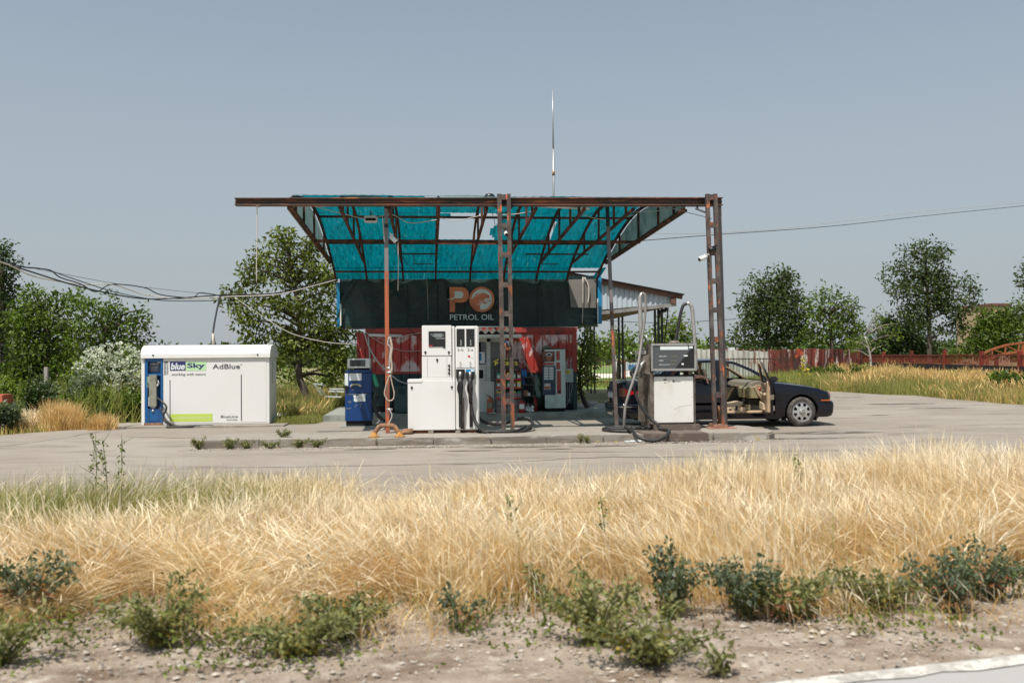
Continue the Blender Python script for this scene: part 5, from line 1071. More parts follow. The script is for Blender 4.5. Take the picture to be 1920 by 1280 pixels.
def arch(cx, r=.365, zc=.31): return [(cx+r*math.cos(R(a)), zc+r*math.sin(R(a))*1.02) for a in range(-30, 211, 8)]
WX = (1.13, 3.963)
def side_outer():
    top = [(x, Zt(x)) for x in np.linspace(4.35, .55, 40)]
    return [(.55, .22), (4.35, .22)]+[tuple(p) for p in top]
door_open = [(2.27, .30), (3.18, .30), (3.30, .52), (3.33, .80), (3.22, .955), (2.27, .965)]
DO = [(2.27, .30), (3.18, .30), (3.30, .52), (3.33, .80), (3.22, Zt(3.22)+.02), (2.27, Zt(2.27)+.02)]
for s in (-1, 1):
    holes = [arch(WX[0]), arch(WX[1])]+([DO] if s < 0 else [])
    v, f = cdt(side_outer(), holes, lambda x, z: (x, s*side_y(x, z), z), .05)
    cb(MB().add(v, f, True), 'body_side', 'car_black')
    # wheel wells
    m = MB()
    for c in WX:
        a = arch(c, .37); n = len(a); m.add([(x, s*.87, z) for x, z in a]+[(x, s*.55, z) for x, z in a], [(i, i+1, n+i+1, n+i) for i in range(n-1)]); m.box((c-.37, s*.50, .15), (c+.37, s*.55, .7))
    cb(m, 'wheel_well', 'cabin_dark')
# sections nose and tail
def cap(xa, xb, zs_ins, front):
    """wrap from one side round the end to the other"""
    n = 28; path = []
    for i in range(n+1):
        t = -1+2*i/n; a = abs(t); sg = 1 if t > 0 else -1
        if a > .72: q = (a-.72)/.28; y = Wd(xa)*1; x = xb+(xa-xb)*(.30+.70*q); y = Wd(x)
        else: q = a/.72; y = (1-(1-q)**1.0)*1; th = q*math.pi/2; x = xb+(xa-xb)*.30*(1-math.cos(th)); y = Wd(x)*(math.sin(th)**.75)
        path.append((x, sg*y))
    return path
def bodyend(xa, xb, prof, name, ma, par=None, top=None):
    path = cap(xa, xb, None, True); m = MB(); v = []; np_ = len(path)
    sg = 1 if xb > xa else -1
    for (z, ins) in prof:
        for (x, y) in path:
            zz = z if z is not None else Zt(x)-.0
            k = 1-ins/.9
            v.append((x-sg*ins*(abs(x-xa)/abs(xb-xa)) , y*k, min(zz, Zt(x)-.001) if top else zz))
    f = []
    for j in range(len(prof)-1):
        for i in range(np_-1): f.append((j*np_+i, j*np_+i+1, (j+1)*np_+i+1, (j+1)*np_+i))
    return cb(m.add(v, f, True), name, ma, par)
bodyend(4.33, 4.70, [(.5, .01), (.56, .0), (.62, .005), (.68, .02), (.74, .04), (.80, .06), (.86, .06)], 'nose', 'car_black', top=True)
bodyend(4.33, 4.80, [(.19, .10), (.22, .03), (.30, .0), (.44, -.01), (.50, .0), (.53, .03), (.53, .10)], 'front_bumper', 'car_black')
bodyend(.57, .07, [(.45, .02), (.6, .0), (.75, .005), (.88, .02), (.94, .04), (.975, .06)], 'tail', 'car_black')
rb_ = bodyend(.57, .0, [(.20, .12), (.23, .04), (.32, .0), (.46, -.012), (.50, .0), (.53, .03), (.53, .10)], 'rear_bumper', 'car_black')
bodyend(.57, -.012, [(.445, -.012), (.468, -.014)], 'chrome_strip', 'chrome', rb_)
# hood, trunk lid and roof skins
def skin(xs, hw, zf, crown, name, ma, smooth=True, ny=14, par=None, bul=None):
    v = []; f = []
    for x in xs:
        w = hw(x)
        for j in range(ny+1):
            t = -1+2*j/ny; v.append((x+(bul(x, t) if bul else 0), w*t, zf(x)+crown*(1-abs(t)**2.2)))
    for i in range(len(xs)-1):
        for j in range(ny): k = i*(ny+1)+j; f.append((k, k+1, k+ny+2, k+ny+1))
    return cb(MB().add(v, f, smooth), name, ma, par)
skin(np.linspace(3.2, 4.66, 16), lambda x: side_y(x, Zt(x))-.0 if x < 4.35 else (Wd(x)-.07)*(1-.5*((x-4.35)/.4)**2), lambda x: Zt(x)-.002, .05, 'hood', 'car_black')
skin(np.linspace(.06, .80, 8), lambda x: side_y(x, Zt(x)) if x > .4 else (Wd(x)-.06)*(1-.35*((.4-x)/.4)**2), lambda x: Zt(x)-.002, .03, 'trunk_lid', 'car_black')
# greenhouse
TOP = [(.70, .965), (.95, 1.13), (1.2, 1.275), (1.42, 1.355), (1.65, 1.395), (2.0, 1.412), (2.35, 1.405), (2.62, 1.37), (2.95, 1.225), (3.2, 1.08), (3.40, .945)]
def gz(x): return float(np.interp(x, [p[0] for p in TOP], [p[1] for p in TOP]))
def gy(x, z): return side_y(x, Zt(x))+.0-max(0, z-Zt(x))*.46-.01
win_near = [(1.02, 1.0), (1.22, 1.17), (1.5, 1.30), (1.8, 1.355), (2.15, 1.365), (2.15, .995)]
opn = [(2.27, .90), (2.27, 1.365), (2.40, 1.36), (2.58, 1.325), (2.92, 1.165), (3.20, .99), (3.22, .90)]
win_f = [(2.27, .995), (2.27, 1.365), (2.40, 1.36), (2.58, 1.325), (2.92, 1.165), (3.16, 1.02), (3.16, .995)]
outer = [(.66, .94)]+TOP+[(3.45, .90)]
for s in (-1, 1):
    v, f = cdt(outer, [win_near, opn if s < 0 else win_f], lambda x, z: (x, s*gy(x, z), z), .06); cb(MB().add(v, f, True), 'roof_side', 'car_black')
    gl = [win_near]+([win_f] if s > 0 else [])
    if s > 0:
        for w_ in gl: v, f = cdt(w_, [], lambda x, z: (x, s*(gy(x, z)-.012), z), .15); cb(MB().add(v, f, True), 'side_window', 'car_glass')
def band(x0, x1, name, ma, n=8, crown=.045, bul=0., par=None, inset=0.): 
    return skin(np.linspace(x0, x1, n), lambda x: gy(x, gz(x))+.004-inset, lambda x: gz(x)-.004, crown, name, ma, bul=(lambda x, t: bul*(1-t*t)*min(1, max(0, (1.35-gz(x))/.35))), par=par)
band(1.38, 2.64, 'roof', 'car_black'); band(2.64, 3.40, 'windscreen', 'screen_glass', bul=.10, crown=.03, inset=.02); band(.72, 1.38, 'rear_window', 'car_glass', bul=-.10, crown=.03, inset=.02)
# beige headliner, inside
def gzi(x): return gz(x)-.035
skin(np.linspace(1.3, 2.6, 8), lambda x: gy(x, gz(x))-.03, lambda x: gz(x)-.045, .03, 'headliner', 'leather')
for s in (-1, 1):
    m = MB(); P3 = [(x, s*(gy(x, gz(x))-.035), gz(x)-.03) for x in (2.27, 2.4, 2.58, 2.92, 3.2, 3.30)]; m.tube(P3, .022, 6)
    m.bar((2.20, s*(gy(2.2, .95)-.05), .3), (2.21, s*(gy(2.2, 1.36)-.04), 1.36), .07, .05); cb(m, 'pillar_trim', 'leather')
m = MB(); P3 = [(2.275, -side_y(2.275, .5)-.0+.01, .32), (3.17, -side_y(3.1, .4)+.01, .32), (3.28, -side_y(3.2, .52)+.01, .52), (3.31, -side_y(3.3, .8)+.01, .80), (3.22, -side_y(3.2, .9)+.015, .96)]
m.tube(P3, .014, 6); cb(m, 'door_seal', 'leather')
# cabin floor and interior
m = MB(); m.box((.6, -.78, .22), (3.4, .78, .30)); m.box((3.28, -.84, .25), (3.34, .84, .92)); m.box((.6, -.80, .25), (.66, .80, .9)); m.box((.66, .80, .28), (3.3, .83, .93)); m.box((.66, -.84, .28), (2.2, -.81, .93)); cb(m, 'floor', 'cabin_dark')
m = MB(); m.box((2.25, -.86, .285), (3.2, -.72, .345), .01); cb(m, 'door_sill', 'leather_light')
m = MB(); m.box((2.3, .79, .45), (3.2, .80, .90), .0); m.box((1.3, .79, .45), (2.2, .80, .90), 0); cb(m, 'door_card', 'leather')
# dashboard
m = MB(); m.prism([(2.88, .62), (2.86, .80), (2.92, .93), (3.05, .975), (3.34, .965), (3.30, .62)], -.74, .74); dsh = cb(m, 'dashboard', 'dash_grey', bevel=.015)
m = MB(); m.prism([(2.86, .60), (2.84, .80), (2.88, .85), (3.20, .86), (3.24, .60)], -.77, .2); cb(m, 'dash_front', 'khaki', dsh, bevel=.012)
m = MB(); m.prism([(3.02, .89), (2.96, .84), (3.03, .70), (3.12, .58), (3.28, .56), (3.30, .88)], -.80, -.775); cb(m, 'dash_end', 'leather', dsh, bevel=.006)
cb(MB().lathe([(.03, 0), (.03, -.006), (0, -.006)], (3.09, -.80, .80), 14, 'Y'), 'vent_plug', 'tail_red', dsh)
m = MB(); m.prism([(2.42, .40), (2.50, .56), (2.66, .64), (2.80, .84), (2.88, .84), (3.1, .4)], -.13, .13); cb(m, 'centre_console', 'cabin_dark')
m = MB(); m.prism([(2.52, .56), (2.68, .80), (2.76, .82), (2.60, .55)], -.155, -.132); cb(m, 'console_edge', 'khaki')
m = MB()
for k in range(3): m.lathe([(.014, 0), (.014, -.01)], (2.74+.05*k, -.158+.0, .835-.0*k), 8, 'Y')
m.box((2.66, -.158, .70), (2.69, -.156, .72)); cb(m, 'knob', 'tail_red')
m = MB(); m.box((2.86, -.70, .33), (3.26, -.15, .58)); cb(m, 'footwell', 'cabin_dark')
m = MB(); m.box((2.80, -.74, .35), (2.90, -.55, .47), .01); cb(m, 'door_pocket_box', 'khaki')
m = MB(); pts = [(2.62, .38+.17*math.cos(R(a)), .86+.17*math.sin(R(a))) for a in range(0, 361, 24)]; m.tube(pts, .014, 6, cap=False); m.tube([(2.62, .38, .86), (2.85, .38, .82)], .03, 8); cb(m, 'steering_wheel', 'cabin_dark')
def seat(x, y, rec, ma='leather_light', L=.5, w=.5, bh=.62):
    m = MB(); m.prism([(x, .36), (x-.03, .44), (x+.04, .48), (x+L*.55, .50), (x+L-.05, .535), (x+L, .51), (x+L-.03, .44), (x+L-.15, .37)], y-w/2, y+w/2)
    o = cb(m, 'seat_cushion', ma, bevel=.025)
    m = MB(); dx = -math.sin(rec)*bh; dz = math.cos(rec)*bh
    m.prism([(x+.10, .46), (x-.02, .45), (x-.04+dx, .45+dz), (x+.06+dx, .47+dz)], y-w/2+.01, y+w/2-.01); m.prism([(x+.03+dx*1.05, .50+dz), (x-.04+dx*1.05, .50+dz), (x-.05+dx*1.25, .64+dz), (x+.02+dx*1.25, .66+dz)], y-.13, y+.13); cb(m, 'seat_back', ma, bevel=.02); return o
seat(2.30, -.38, R(24)); seat(2.30, .38, R(18)); seat(1.25, -.38, R(22), 'leather', bh=.55); seat(1.25, .38, R(22), 'leather', bh=.55)
m = MB(); m.box((2.32, -.80, .345), (2.78, -.70, .42), .01); m.box((2.35, -.62, .33), (2.6, -.15, .4)); cb(m, 'seat_rail', 'leather_light')
m = MB(); m.box((2.55, -.81, .36), (2.60, -.80, .45)); m.box((2.42, -.81, .36), (2.47, -.80, .39)); cb(m, 'seat_switch', 'cabin_dark')
# opened front passenger door (hinged at its front edge)
hx, hy = 3.20, -.87; ang = R(79)
DM = Matrix.Translation((CX0+hx, CY0+hy, 0)) @ Matrix.Rotation(ang, 4, 'Z') @ Matrix.Translation((-hx, -hy, 0))
dp = [(2.30, .32), (3.16, .32), (3.20, .52), (3.20, .935), (2.30, .955)]
def dbuild(m, name, ma, par, bevel=0): m.v = [tuple(DM @ Vector(p)) for p in m.v]; return m.build(name, ma, par, bevel=bevel)
v, f = cdt(dp, [], lambda x, z: (x, -side_y(x, z), z), .06)
dr = dbuild(MB().add(v, f, True), 'front_door', 'car_black', car)
m = MB(); m.prism(dp, -.86, -.80); dbuild(m, 'door_edge', 'car_black', dr)
dpi = [(2.33, .36), (3.12, .36), (3.14, .52), (3.12, .93), (2.33, .95)]; m = MB(); m.prism(dpi, -.81, -.745); dbuild(m, 'door_trim', 'leather', dr, .012)
m = MB(); m.box((2.45, -.745, .69), (3.0, -.69, .75), .015); m.prism([(2.6, .40), (3.05, .40), (3.05, .55), (2.6, .52)], -.745, -.70); dbuild(m, 'armrest', 'leather_light', dr, .01)
m = MB(); m.lathe([(.075, 0), (.07, .012), (0, .015)], (2.98, -.742, .50), 14, 'Y'); dbuild(m, 'speaker', 'cabin_dark', dr)
m = MB(); m.box((2.50, -.70, .78), (2.72, -.685, .83), .01); dbuild(m, 'door_pull', 'chrome', dr)
fr = [(2.30, -side_y(2.3, .95)+.02, .95), (2.31, -gy(2.31, 1.37), 1.36), (2.42, -gy(2.42, 1.36), 1.355), (2.60, -gy(2.6, 1.32), 1.315), (2.93, -gy(2.93, 1.16), 1.16), (3.19, -gy(3.19, .99), .975)]
m = MB(); m.tube(fr, .027, 8); dbuild(m, 'window_frame', 'car_trim', dr); m = MB(); m.tube([(x, y+.02, z) for x, y, z in fr], .018, 6); dbuild(m, 'frame_trim', 'leather', dr)
m = MB(); m.box((2.96, -1.08, .955), (3.06, -.90, 1.07), .03); dbuild(m, 'door_mirror', 'car_trim', dr)
m = MB(); m.box((2.288, -.87, .62), (2.30, -.80, .72)); m.box((2.286, -.88, .40), (2.30, -.85, .50)); dbuild(m, 'latch', 'chrome', dr)
# wheels
for c in WX:
    for s in (-1, 1):
        wy = s*.80
        w_ = MB().lathe([(.205, -.09), (.26, -.10), (.295, -.085), (.312, -.05), (.315, 0), (.312, .05), (.295, .085), (.26, .10), (.205, .09)], (c, wy, .315), 40, 'Y', cap=False)
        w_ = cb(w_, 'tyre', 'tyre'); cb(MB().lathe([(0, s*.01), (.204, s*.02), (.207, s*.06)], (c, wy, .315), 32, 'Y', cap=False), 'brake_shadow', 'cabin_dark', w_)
        def rad(r, t): return .085-.03*(r/.2)**2
        disc = [(.213*math.cos(R(a)), .213*math.sin(R(a))) for a in range(0, 360, 6)]
        hs_ = []
        for k in range(8):
            a0_ = k*45+22; hs_.append([(r*math.cos(R(a0_+da)), r*math.sin(R(a0_+da))) for r, da in ((.118, -5), (.135, -12), (.178, -13.5), (.182, 0), (.178, 13.5), (.135, 12), (.118, 5))])
        v, f = cdt(disc, hs_, lambda x, z: (c+x, wy+s*(.095-.35*(math.hypot(x, z)-.03)**2*2), .315+z), .03)
        cb(MB().add(v, f, True), 'hubcap', 'hubcap', w_)
        m = MB(); m.lathe([(.062, s*.098), (.055, s*.108), (0, s*.112)], (c, wy, .315), 24, 'Y'); h_ = cb(m, 'wheel_centre', 'hubcap', w_)
        m = MB()
        for a in (90, 210, 330): m.bar((c, wy+s*.114, .315), (c+.045*math.cos(R(a)), wy+s*.112, .315+.045*math.sin(R(a))), .007, .004)
        m.tube([(c+.05*math.cos(R(a)), wy+s*.112, .315+.05*math.sin(R(a))) for a in range(0, 361, 20)], .003, 5, cap=False); cb(m, 'star_emblem', 'grime_metal', w_)
        cb(MB().tube([(c+.214*math.cos(R(a)), wy+s*.085, .315+.214*math.sin(R(a))) for a in range(0, 361, 10)], .008, 5, cap=False), 'rim_edge', 'hubcap', w_)
# lights, plate, mouldings
v = []; f = []; nz_ = 10; nx_ = 14
def tail_pt(u, z):   # u: 0 at the rear corner centre side .. 1 forward along the flank
    path = cap(.57, .055, None, True); i = int(u*(len(path)-1)); t = u*(len(path)-1)-i; a = path[i]; b = path[min(i+1, len(path)-1)]; return (a[0]+(b[0]-a[0])*t-.006, (a[1]+(b[1]-a[1])*t)*1.008, z)
for lab, u0, u1, ma in (('tail_light', .035, .17, 'tail_red'), ('tail_light', .17, .30, 'tail_clear'), ('tail_light', .70, .83, 'tail_clear'), ('tail_light', .83, .965, 'tail_red')):
    v = []; f = []
    for i in range(nx_+1):
        u = u0+(u1-u0)*i/nx_; e = min(abs(u-.0), abs(1-u)); k = min(1, (e-.03)/.14)
        for j in range(5): zc = .755; hh_ = .012+.085*k; v.append(tail_pt(u, zc-hh_*.9+2*hh_*j/4*.9))
    for i in range(nx_):
        for j in range(4): q = i*5+j; f.append((q, q+1, q+6, q+5))
    cb(MB().add(v, f, True), lab, ma)
m = MB(); m.box((.045, -.26, .62), (.052, .26, .74)); pl = cb(m, 'number_plate', 'plate_white')
m = MB(); m.box((.028, -.30, .75), (.06, .30, .785), .008); cb(m, 'plate_light_bar', 'chrome')
m = MB()
for s in (-1, 1):
    xs = np.linspace(.62, .78, 3); 
    for x0, x1 in ((1.52, 2.22), (1.52, 2.22)) if s < 0 else ((1.52, 3.15),):
        N = 10
        for k in range(N): a = x0+(x1-x0)*k/N; b = x0+(x1-x0)*(k+1)/N; m.bar((a, s*(side_y(a, .5)+.006), .50), (b, s*(side_y(b, .5)+.006), .50), .05, .02, (0, 1, 0))
cb(m, 'side_moulding', 'car_black')
m = MB()
for s in (-1, 1):
    for k in range(8): a = .75+k*.19; b = a+.19; m.bar((a, s*(side_y(a, Zt(a))+.004), Zt(a)+.005), (b, s*(side_y(b, Zt(b))+.004), Zt(b)+.005), .018, .012, (0, 1, 0))
cb(m, 'window_strip', 'car_trim')
m = MB(); m.box((2.205, -side_y(2.2, .6)-.001, .32), (2.213, -side_y(2.2, .6)+.004, .95)); cb(m, 'door_gap', 'dark_gap')
m = MB(); m.box((1.60, -side_y(1.9, .8)-.018, .785), (1.80, -side_y(1.9, .8)-.0, .815), .008); cb(m, 'door_handle', 'car_black')
m = MB(); m.box((4.40, -side_y(4.4, .55)-.012, .535), (4.60, -side_y(4.35, .55)+.05, .56), .004); cb(m, 'side_marker', 'indicator')
for s in (-1, 1):
    cb(MB().lathe([(0, .03), (.10, .02), (.11, -.03)], (4.66, s*.58, .62), 16, 'X'), 'headlight', 'tail_clear')
m = MB(); m.box((.45, -.7, .17), (4.4, .7, .24)); cb(m, 'underbody', 'cabin_dark')
m = MB(); m.box((1.5, -.84, .17), (3.55, -.80, .28), .01); cb(m, 'side_skirt', 'car_black')

# ---------------------------------------------------------------- people
mat('skin', (.48, .27, .19), .55); mat('hair_dark', (.02, .014, .01), .7); mat('shirt_blue', (.03, .06, .16), .85); mat('shirt_dark', (.03, .02, .02), .9); mat('trousers', (.05, .055, .07), .9); mat('shoe', (.03, .03, .03), .6); mat('phone', (.1, .25, .45), .3)
def skinned(name, verts, edges, rad, ma, parent, sub=2):
    me = bpy.data.meshes.new(name); L = LOC[parent.name]; me.from_pydata([tuple(Vector(v)-L) for v in verts], edges, []); o = bpy.data.objects.new(name, me); C.objects.link(o); me.materials.append(MATS[ma])
    mo = o.modifiers.new('skin', 'SKIN'); mo.use_smooth_shade = True
    for i, r in enumerate(rad):
        rr = r if isinstance(r, tuple) else (r, r); me.skin_vertices[0].data[i].radius = rr
    me.skin_vertices[0].data[0].use_root = True
    ms = o.modifiers.new('sub', 'SUBSURF'); ms.levels = sub; ms.render_levels = sub
    dg = bpy.context.evaluated_depsgraph_get(); m2 = bpy.data.meshes.new_from_object(o.evaluated_get(dg)); m2.polygons.foreach_set('use_smooth', [True]*len(m2.polygons))
    o.modifiers.clear(); o.data = m2
    o.parent = parent; LOC[o.name] = L; return o
def chain(vs, es, rs, base, pts):
    """append a chain to lists, from vertex base"""
    last = base
    for p, r in pts: vs.append(Vector(p)); rs.append(r); es.append((last, len(vs)-1)); last = len(vs)-1
    return last
def hand(vs, es, rs, wrist, d, up, curl=.5, side=1):
    """palm plus five fingers grown from wrist along d; up = back of the hand"""
    d = Vector(d).normalized(); up = Vector(up).normalized(); rt = d.cross(up).normalized()*side; w = vs[wrist]
    pc = chain(vs, es, rs, wrist, [(w+d*.045, (.026, .018))])
    for k, (off, ln_) in enumerate(((-.030, .075), (-.011, .085), (.010, .08), (.030, .065))):
        b = w+d*.085+rt*off; p1 = b+d*ln_*.45-up*ln_*.15*curl; p2 = b+d*ln_*.75-up*ln_*.5*curl; p3 = b+d*ln_*.92-up*ln_*.85*curl
        chain(vs, es, rs, pc, [(b, .011), (p1, .0095), (p2, .0085), (p3, .007)])
    t0 = w+d*.03-rt*.035; chain(vs, es, rs, pc, [(t0, .013), (t0+d*.03-rt*.02-up*.01, .0105), (t0+d*.055-rt*.02-up*.02, .009)])
def head_mesh(c, yaw, parent, hair=True, tilt=0.):
    """head of about 0.23 m with face, ears and hair; c is the centre"""
    M = Matrix.Translation(c) @ Matrix.Rotation(yaw, 4, 'Z') @ Matrix.Rotation(tilt, 4, 'Y')
    bm = bmesh.new(); bmesh.ops.create_uvsphere(bm, u_segments=28, v_segments=20, radius=1)
    for v in bm.verts:
        x, y, z = v.co; fx_ = x*.098; fy = y*.076; fz = z*.118
        if z < 0: fy *= 1-.28*(-z)**1.5; fx_ *= 1-.12*(-z)
        if x > 0: fx_ -= .006*math.exp(-((z-.08)/.12)**2)*math.exp(-((abs(y)-.42)/.2)**2)*2
        if x > .5: fx_ += .026*math.exp(-((z+.18)/.16)**2-(y/.16)**2)+.008*math.exp(-((z+.5)/.09)**2-(y/.35)**2)+.006*math.exp(-((z+.85)/.15)**2-(y/.3)**2)
        if x < 0: fz *= 1.0
        v.co = (fx_, fy, fz)
    hm = MB().bm(bm, True, M); o = hm.build('head', 'skin', parent)
    m = MB()
    for s in (-1, 1):
        bm = bmesh.new(); bmesh.ops.create_uvsphere(bm, u_segments=8, v_segments=8, radius=1); m.bm(bm, True, M @ Matrix.Translation((-.005, s*.077, -.005)) @ Matrix.Diagonal((.018, .009, .032, 1)))
    m.build('ear', 'skin', o)
    m = MB()
    for s in (-1, 1):
        bm = bmesh.new(); bmesh.ops.create_uvsphere(bm, u_segments=8, v_segments=8, radius=.011); m.bm(bm, True, M @ Matrix.Translation((.083, s*.031, .012)))
    m.build('eye', 'shirt_dark', o)
    m = MB(); bm = bmesh.new(); bmesh.ops.create_uvsphere(bm, u_segments=24, v_segments=18, radius=1); rr = random.Random(3)
    for v in bm.verts:
        x, y, z = v.co; k = 1.06+rr.uniform(-.015, .03); v.co = (x*.1*k-.008, y*.079*k, z*.121*k+.004)
    bmesh.ops.delete(bm, geom=[v for v in bm.verts if (v.co.x > .02 and v.co.z < .072) or (v.co.z < -.05) or (v.co.x > -.02 and v.co.z < -.005)], context='VERTS'); m.bm(bm, True, M); m.build('hair', 'hair_dark', o)
    return o
# man in the rear seat, arm laid along the window sill and hand hanging out
pb_ = Vector((CX0+1.42, CY0-.36, .55)); pe = thing('person', 'man in dark shirt sitting in the car, bare arm resting out of the rear window', 'person', pb_)
vs = [pb_]; rs = [(.16, .13)]; es = []
c1 = chain(vs, es, rs, 0, [(pb_+Vector((-.06, 0, .18)), (.15, .11)), (pb_+Vector((-.11, 0, .38)), (.17, .11))]); nk = chain(vs, es, rs, c1, [(pb_+Vector((-.12, 0, .50)), (.06, .055)), (pb_+Vector((-.10, 0, .56)), .05)])
sh = chain(vs, es, rs, c1, [(pb_+Vector((-.12, -.17, .42)), .065)]); ela = P(1293, 702, 0+CY0-.80); el = Vector((ela.x, CY0-.82, 1.05)); wr_ = P(1319, 706, CY0-.88); ra = P(1331, 716, CY0-.93)
up_ = chain(vs, es, rs, sh, [((vs[sh]+el)/2, .052)])
shr = chain(vs, es, rs, c1, [(pb_+Vector((-.12, .17, .42)), .065), (pb_+Vector((.05, .22, .2)), .05)])
legs = [chain(vs, es, rs, 0, [(pb_+Vector((.1, s*.1, -.02)), .085), (pb_+Vector((.40, s*.12, .0)), .07), (pb_+Vector((.50, s*.12, -.2)), .05)]) for s in (-1, 1)]
skinned('body', vs, es, rs, 'shirt_dark', pe)
vs = [(vs[sh]+el)/2]; rs = [.045]; es = []
w1 = chain(vs, es, rs, 0, [(el, .046), ((el+wr_)/2+Vector((0, 0, .01)), .043), (wr_, .028)]); hand(vs, es, rs, w1, ra-wr_, (.4, -.3, .8), .8)
skinned('arm', vs, es, rs, 'skin', pe)
vs = [pb_+Vector((-.12, 0, .48))]; rs = [.052]; es = []; chain(vs, es, rs, 0, [(pb_+Vector((-.09, 0, .60)), .05)]); skinned('neck', vs, es, rs, 'skin', pe)
head_mesh(pb_+Vector((-.065, 0, .69)), R(-30), pe)
# man standing behind the car, forearms on the roof edge, phone in hand
fb = Vector((P(1256, 0, CY0+1.1).x, CY0+1.12, 0)); pe = thing('person', 'man in blue polo shirt holding a phone behind the car, mostly hidden', 'person', fb)
vs = [fb+Vector((0, 0, .92))]; rs = [(.15, .11)]; es = []
ch_ = chain(vs, es, rs, 0, [(fb+Vector((.0, -.02, 1.12)), (.14, .10)), (fb+Vector((.02, -.04, 1.33)), (.17, .11))]); nk = chain(vs, es, rs, ch_, [(fb+Vector((.02, -.05, 1.44)), .06), (fb+Vector((.02, -.05, 1.50)), .05)])
hd_ = P(1268, 694, CY0+.7)
for s in (-1, 1):
    a = chain(vs, es, rs, ch_, [(fb+Vector((.02+s*.17, -.05, 1.38)), .06), (fb+Vector((s*.22+.05, -.16, 1.24)), .048)])
skinned('body', vs, es, rs, 'shirt_blue', pe)
vs = [fb+Vector((0, 0, .95))]; rs = [(.14, .10)]; es = []
for s in (-1, 1): chain(vs, es, rs, 0, [(fb+Vector((s*.09, 0, .85)), .09), (fb+Vector((s*.10, 0, .48)), .062), (fb+Vector((s*.11, 0.02, .10)), .045)])
skinned('trousers', vs, es, rs, 'trousers', pe)
for s in (-1, 1): MB().box(fb+Vector((s*.11-.045, -.18, 0)), fb+Vector((s*.11+.045, .08, .09)), .03).build('shoe', 'shoe', pe)
for s in (-1, 1):
    st_ = fb+Vector((s*.22+.05, -.16, 1.25)); vs = [st_]; rs = [.042]; es = []; tgt = hd_+Vector((.06*s, 0, 0)); md = fb+Vector((s*.24+.05, -.24, 1.13)); w1 = chain(vs, es, rs, 0, [(md, .042), ((md+tgt)/2, .038), (tgt, .028)]); hand(vs, es, rs, w1, (-s*.4, -.9, .1), (0, .1, 1), .6, s); skinned('arm', vs, es, rs, 'skin', pe)
head_mesh(fb+Vector((.04, -.06, 1.62)), R(-70), pe)
q = hd_+Vector((0, -.12, .02)); MB().box(q-Vector((.035, .005, .04)), q+Vector((.035, .005, .06)), .004).build('phone', 'phone', at=q); tag(bpy.data.objects['phone'], 'small blue phone held by the man behind the car', 'phone')
# ---------------------------------------------------------------- foliage tools
def leafmat(name, col, isl=.5, tr=.35, dark=None):
    dark = dark or tuple(c*.42 for c in col); mat(name, col, .5, layers=[dict(col=dark, scale=1.3, lo=.44, hi=.60, amt=.75)], transl=tr, tcol=(1.5, 1.6, .7), island=isl, spec=.35)
leafmat('leaf_olive', (.15, .18, .03), .55, .3); leafmat('leaf_green', (.10, .155, .018), .55, .3); leafmat('leaf_dark', (.04, .07, .016), .5, .3); leafmat('leaf_bright', (.15, .21, .03), .55, .33); leafmat('leaf_grey', (.15, .185, .11)); leafmat('leaf_weed', (.21, .21, .08), .5); leafmat('leaf_far', (.07, .105, .026), .55, .3); leafmat('leaf_yellow', (.35, .26, .05)); leafmat('leaf_pink', (.45, .18, .10))
mat('bark', (.075, .055, .04), .9, layers=[dict(col=(.13, .1, .075), scale=(14, 14, 3), lo=.5, hi=.65)], bump=(30., .6, .01)); mat('bark_pale', (.38, .33, .29), .9); mat('blossom', (.68, .70, .55), .7, transl=.3); mat('stem_green', (.12, .15, .05), .7)
def leaves(cent, rad, per, size, aspect=.45, droop=.3, seed=1, flat=0.):
    """cent (n,3) cluster centres, rad cluster radius, per leaves each -> V, F of quads"""
    g = np.random.default_rng(seed); n = len(cent)*per
    c = np.repeat(cent, per, 0); r = np.repeat(rad, per) if np.ndim(rad) else np.full(n, rad)
    o = g.normal(0, 1, (n, 3)); o /= np.linalg.norm(o, axis=1, keepdims=True)+1e-9; o *= (g.uniform(0, 1, n)**.5)[:, None]; p = c+o*r[:, None]*np.array([1, 1, .8])
    d = o+g.normal(0, .5, (n, 3)); d[:, 2] -= droop; d /= np.linalg.norm(d, axis=1, keepdims=True)+1e-9
    s = g.normal(0, 1, (n, 3)); s[:, 2] *= (1-flat); s -= d*np.sum(s*d, 1, keepdims=True); s /= np.linalg.norm(s, axis=1, keepdims=True)+1e-9
    L = size*g.uniform(.65, 1.35, n)[:, None]; w = L*aspect*.5
    V = np.stack([p, p+d*L*.45+s*w, p+d*L, p+d*L*.45-s*w], 1).reshape(-1, 3); F_ = np.arange(n*4).reshape(-1, 4); return V, F_
def blobs_to_clusters(bl, Y, dens_, g, shell=.45):
    cs = []; 
    for b in bl:
        px, py, rx_, ry_ = b[:4]; dy = b[4] if len(b) > 4 else 0.; c = P(px, py, Y+dy); s = (Y+dy)/F*1.02; a = rx_*s; h = ry_*s; dd = max(.35, min(a, h)*.95)
        n = int(dens_*a*h*dd*4*1.5+3); o = g.normal(0, 1, (n, 3)); o /= np.linalg.norm(o, axis=1, keepdims=True); o *= (g.uniform(0, 1, n)**shell)[:, None]
        cs.append(np.array(c)+o*np.array([a, dd, h]))
    return np.concatenate(cs)
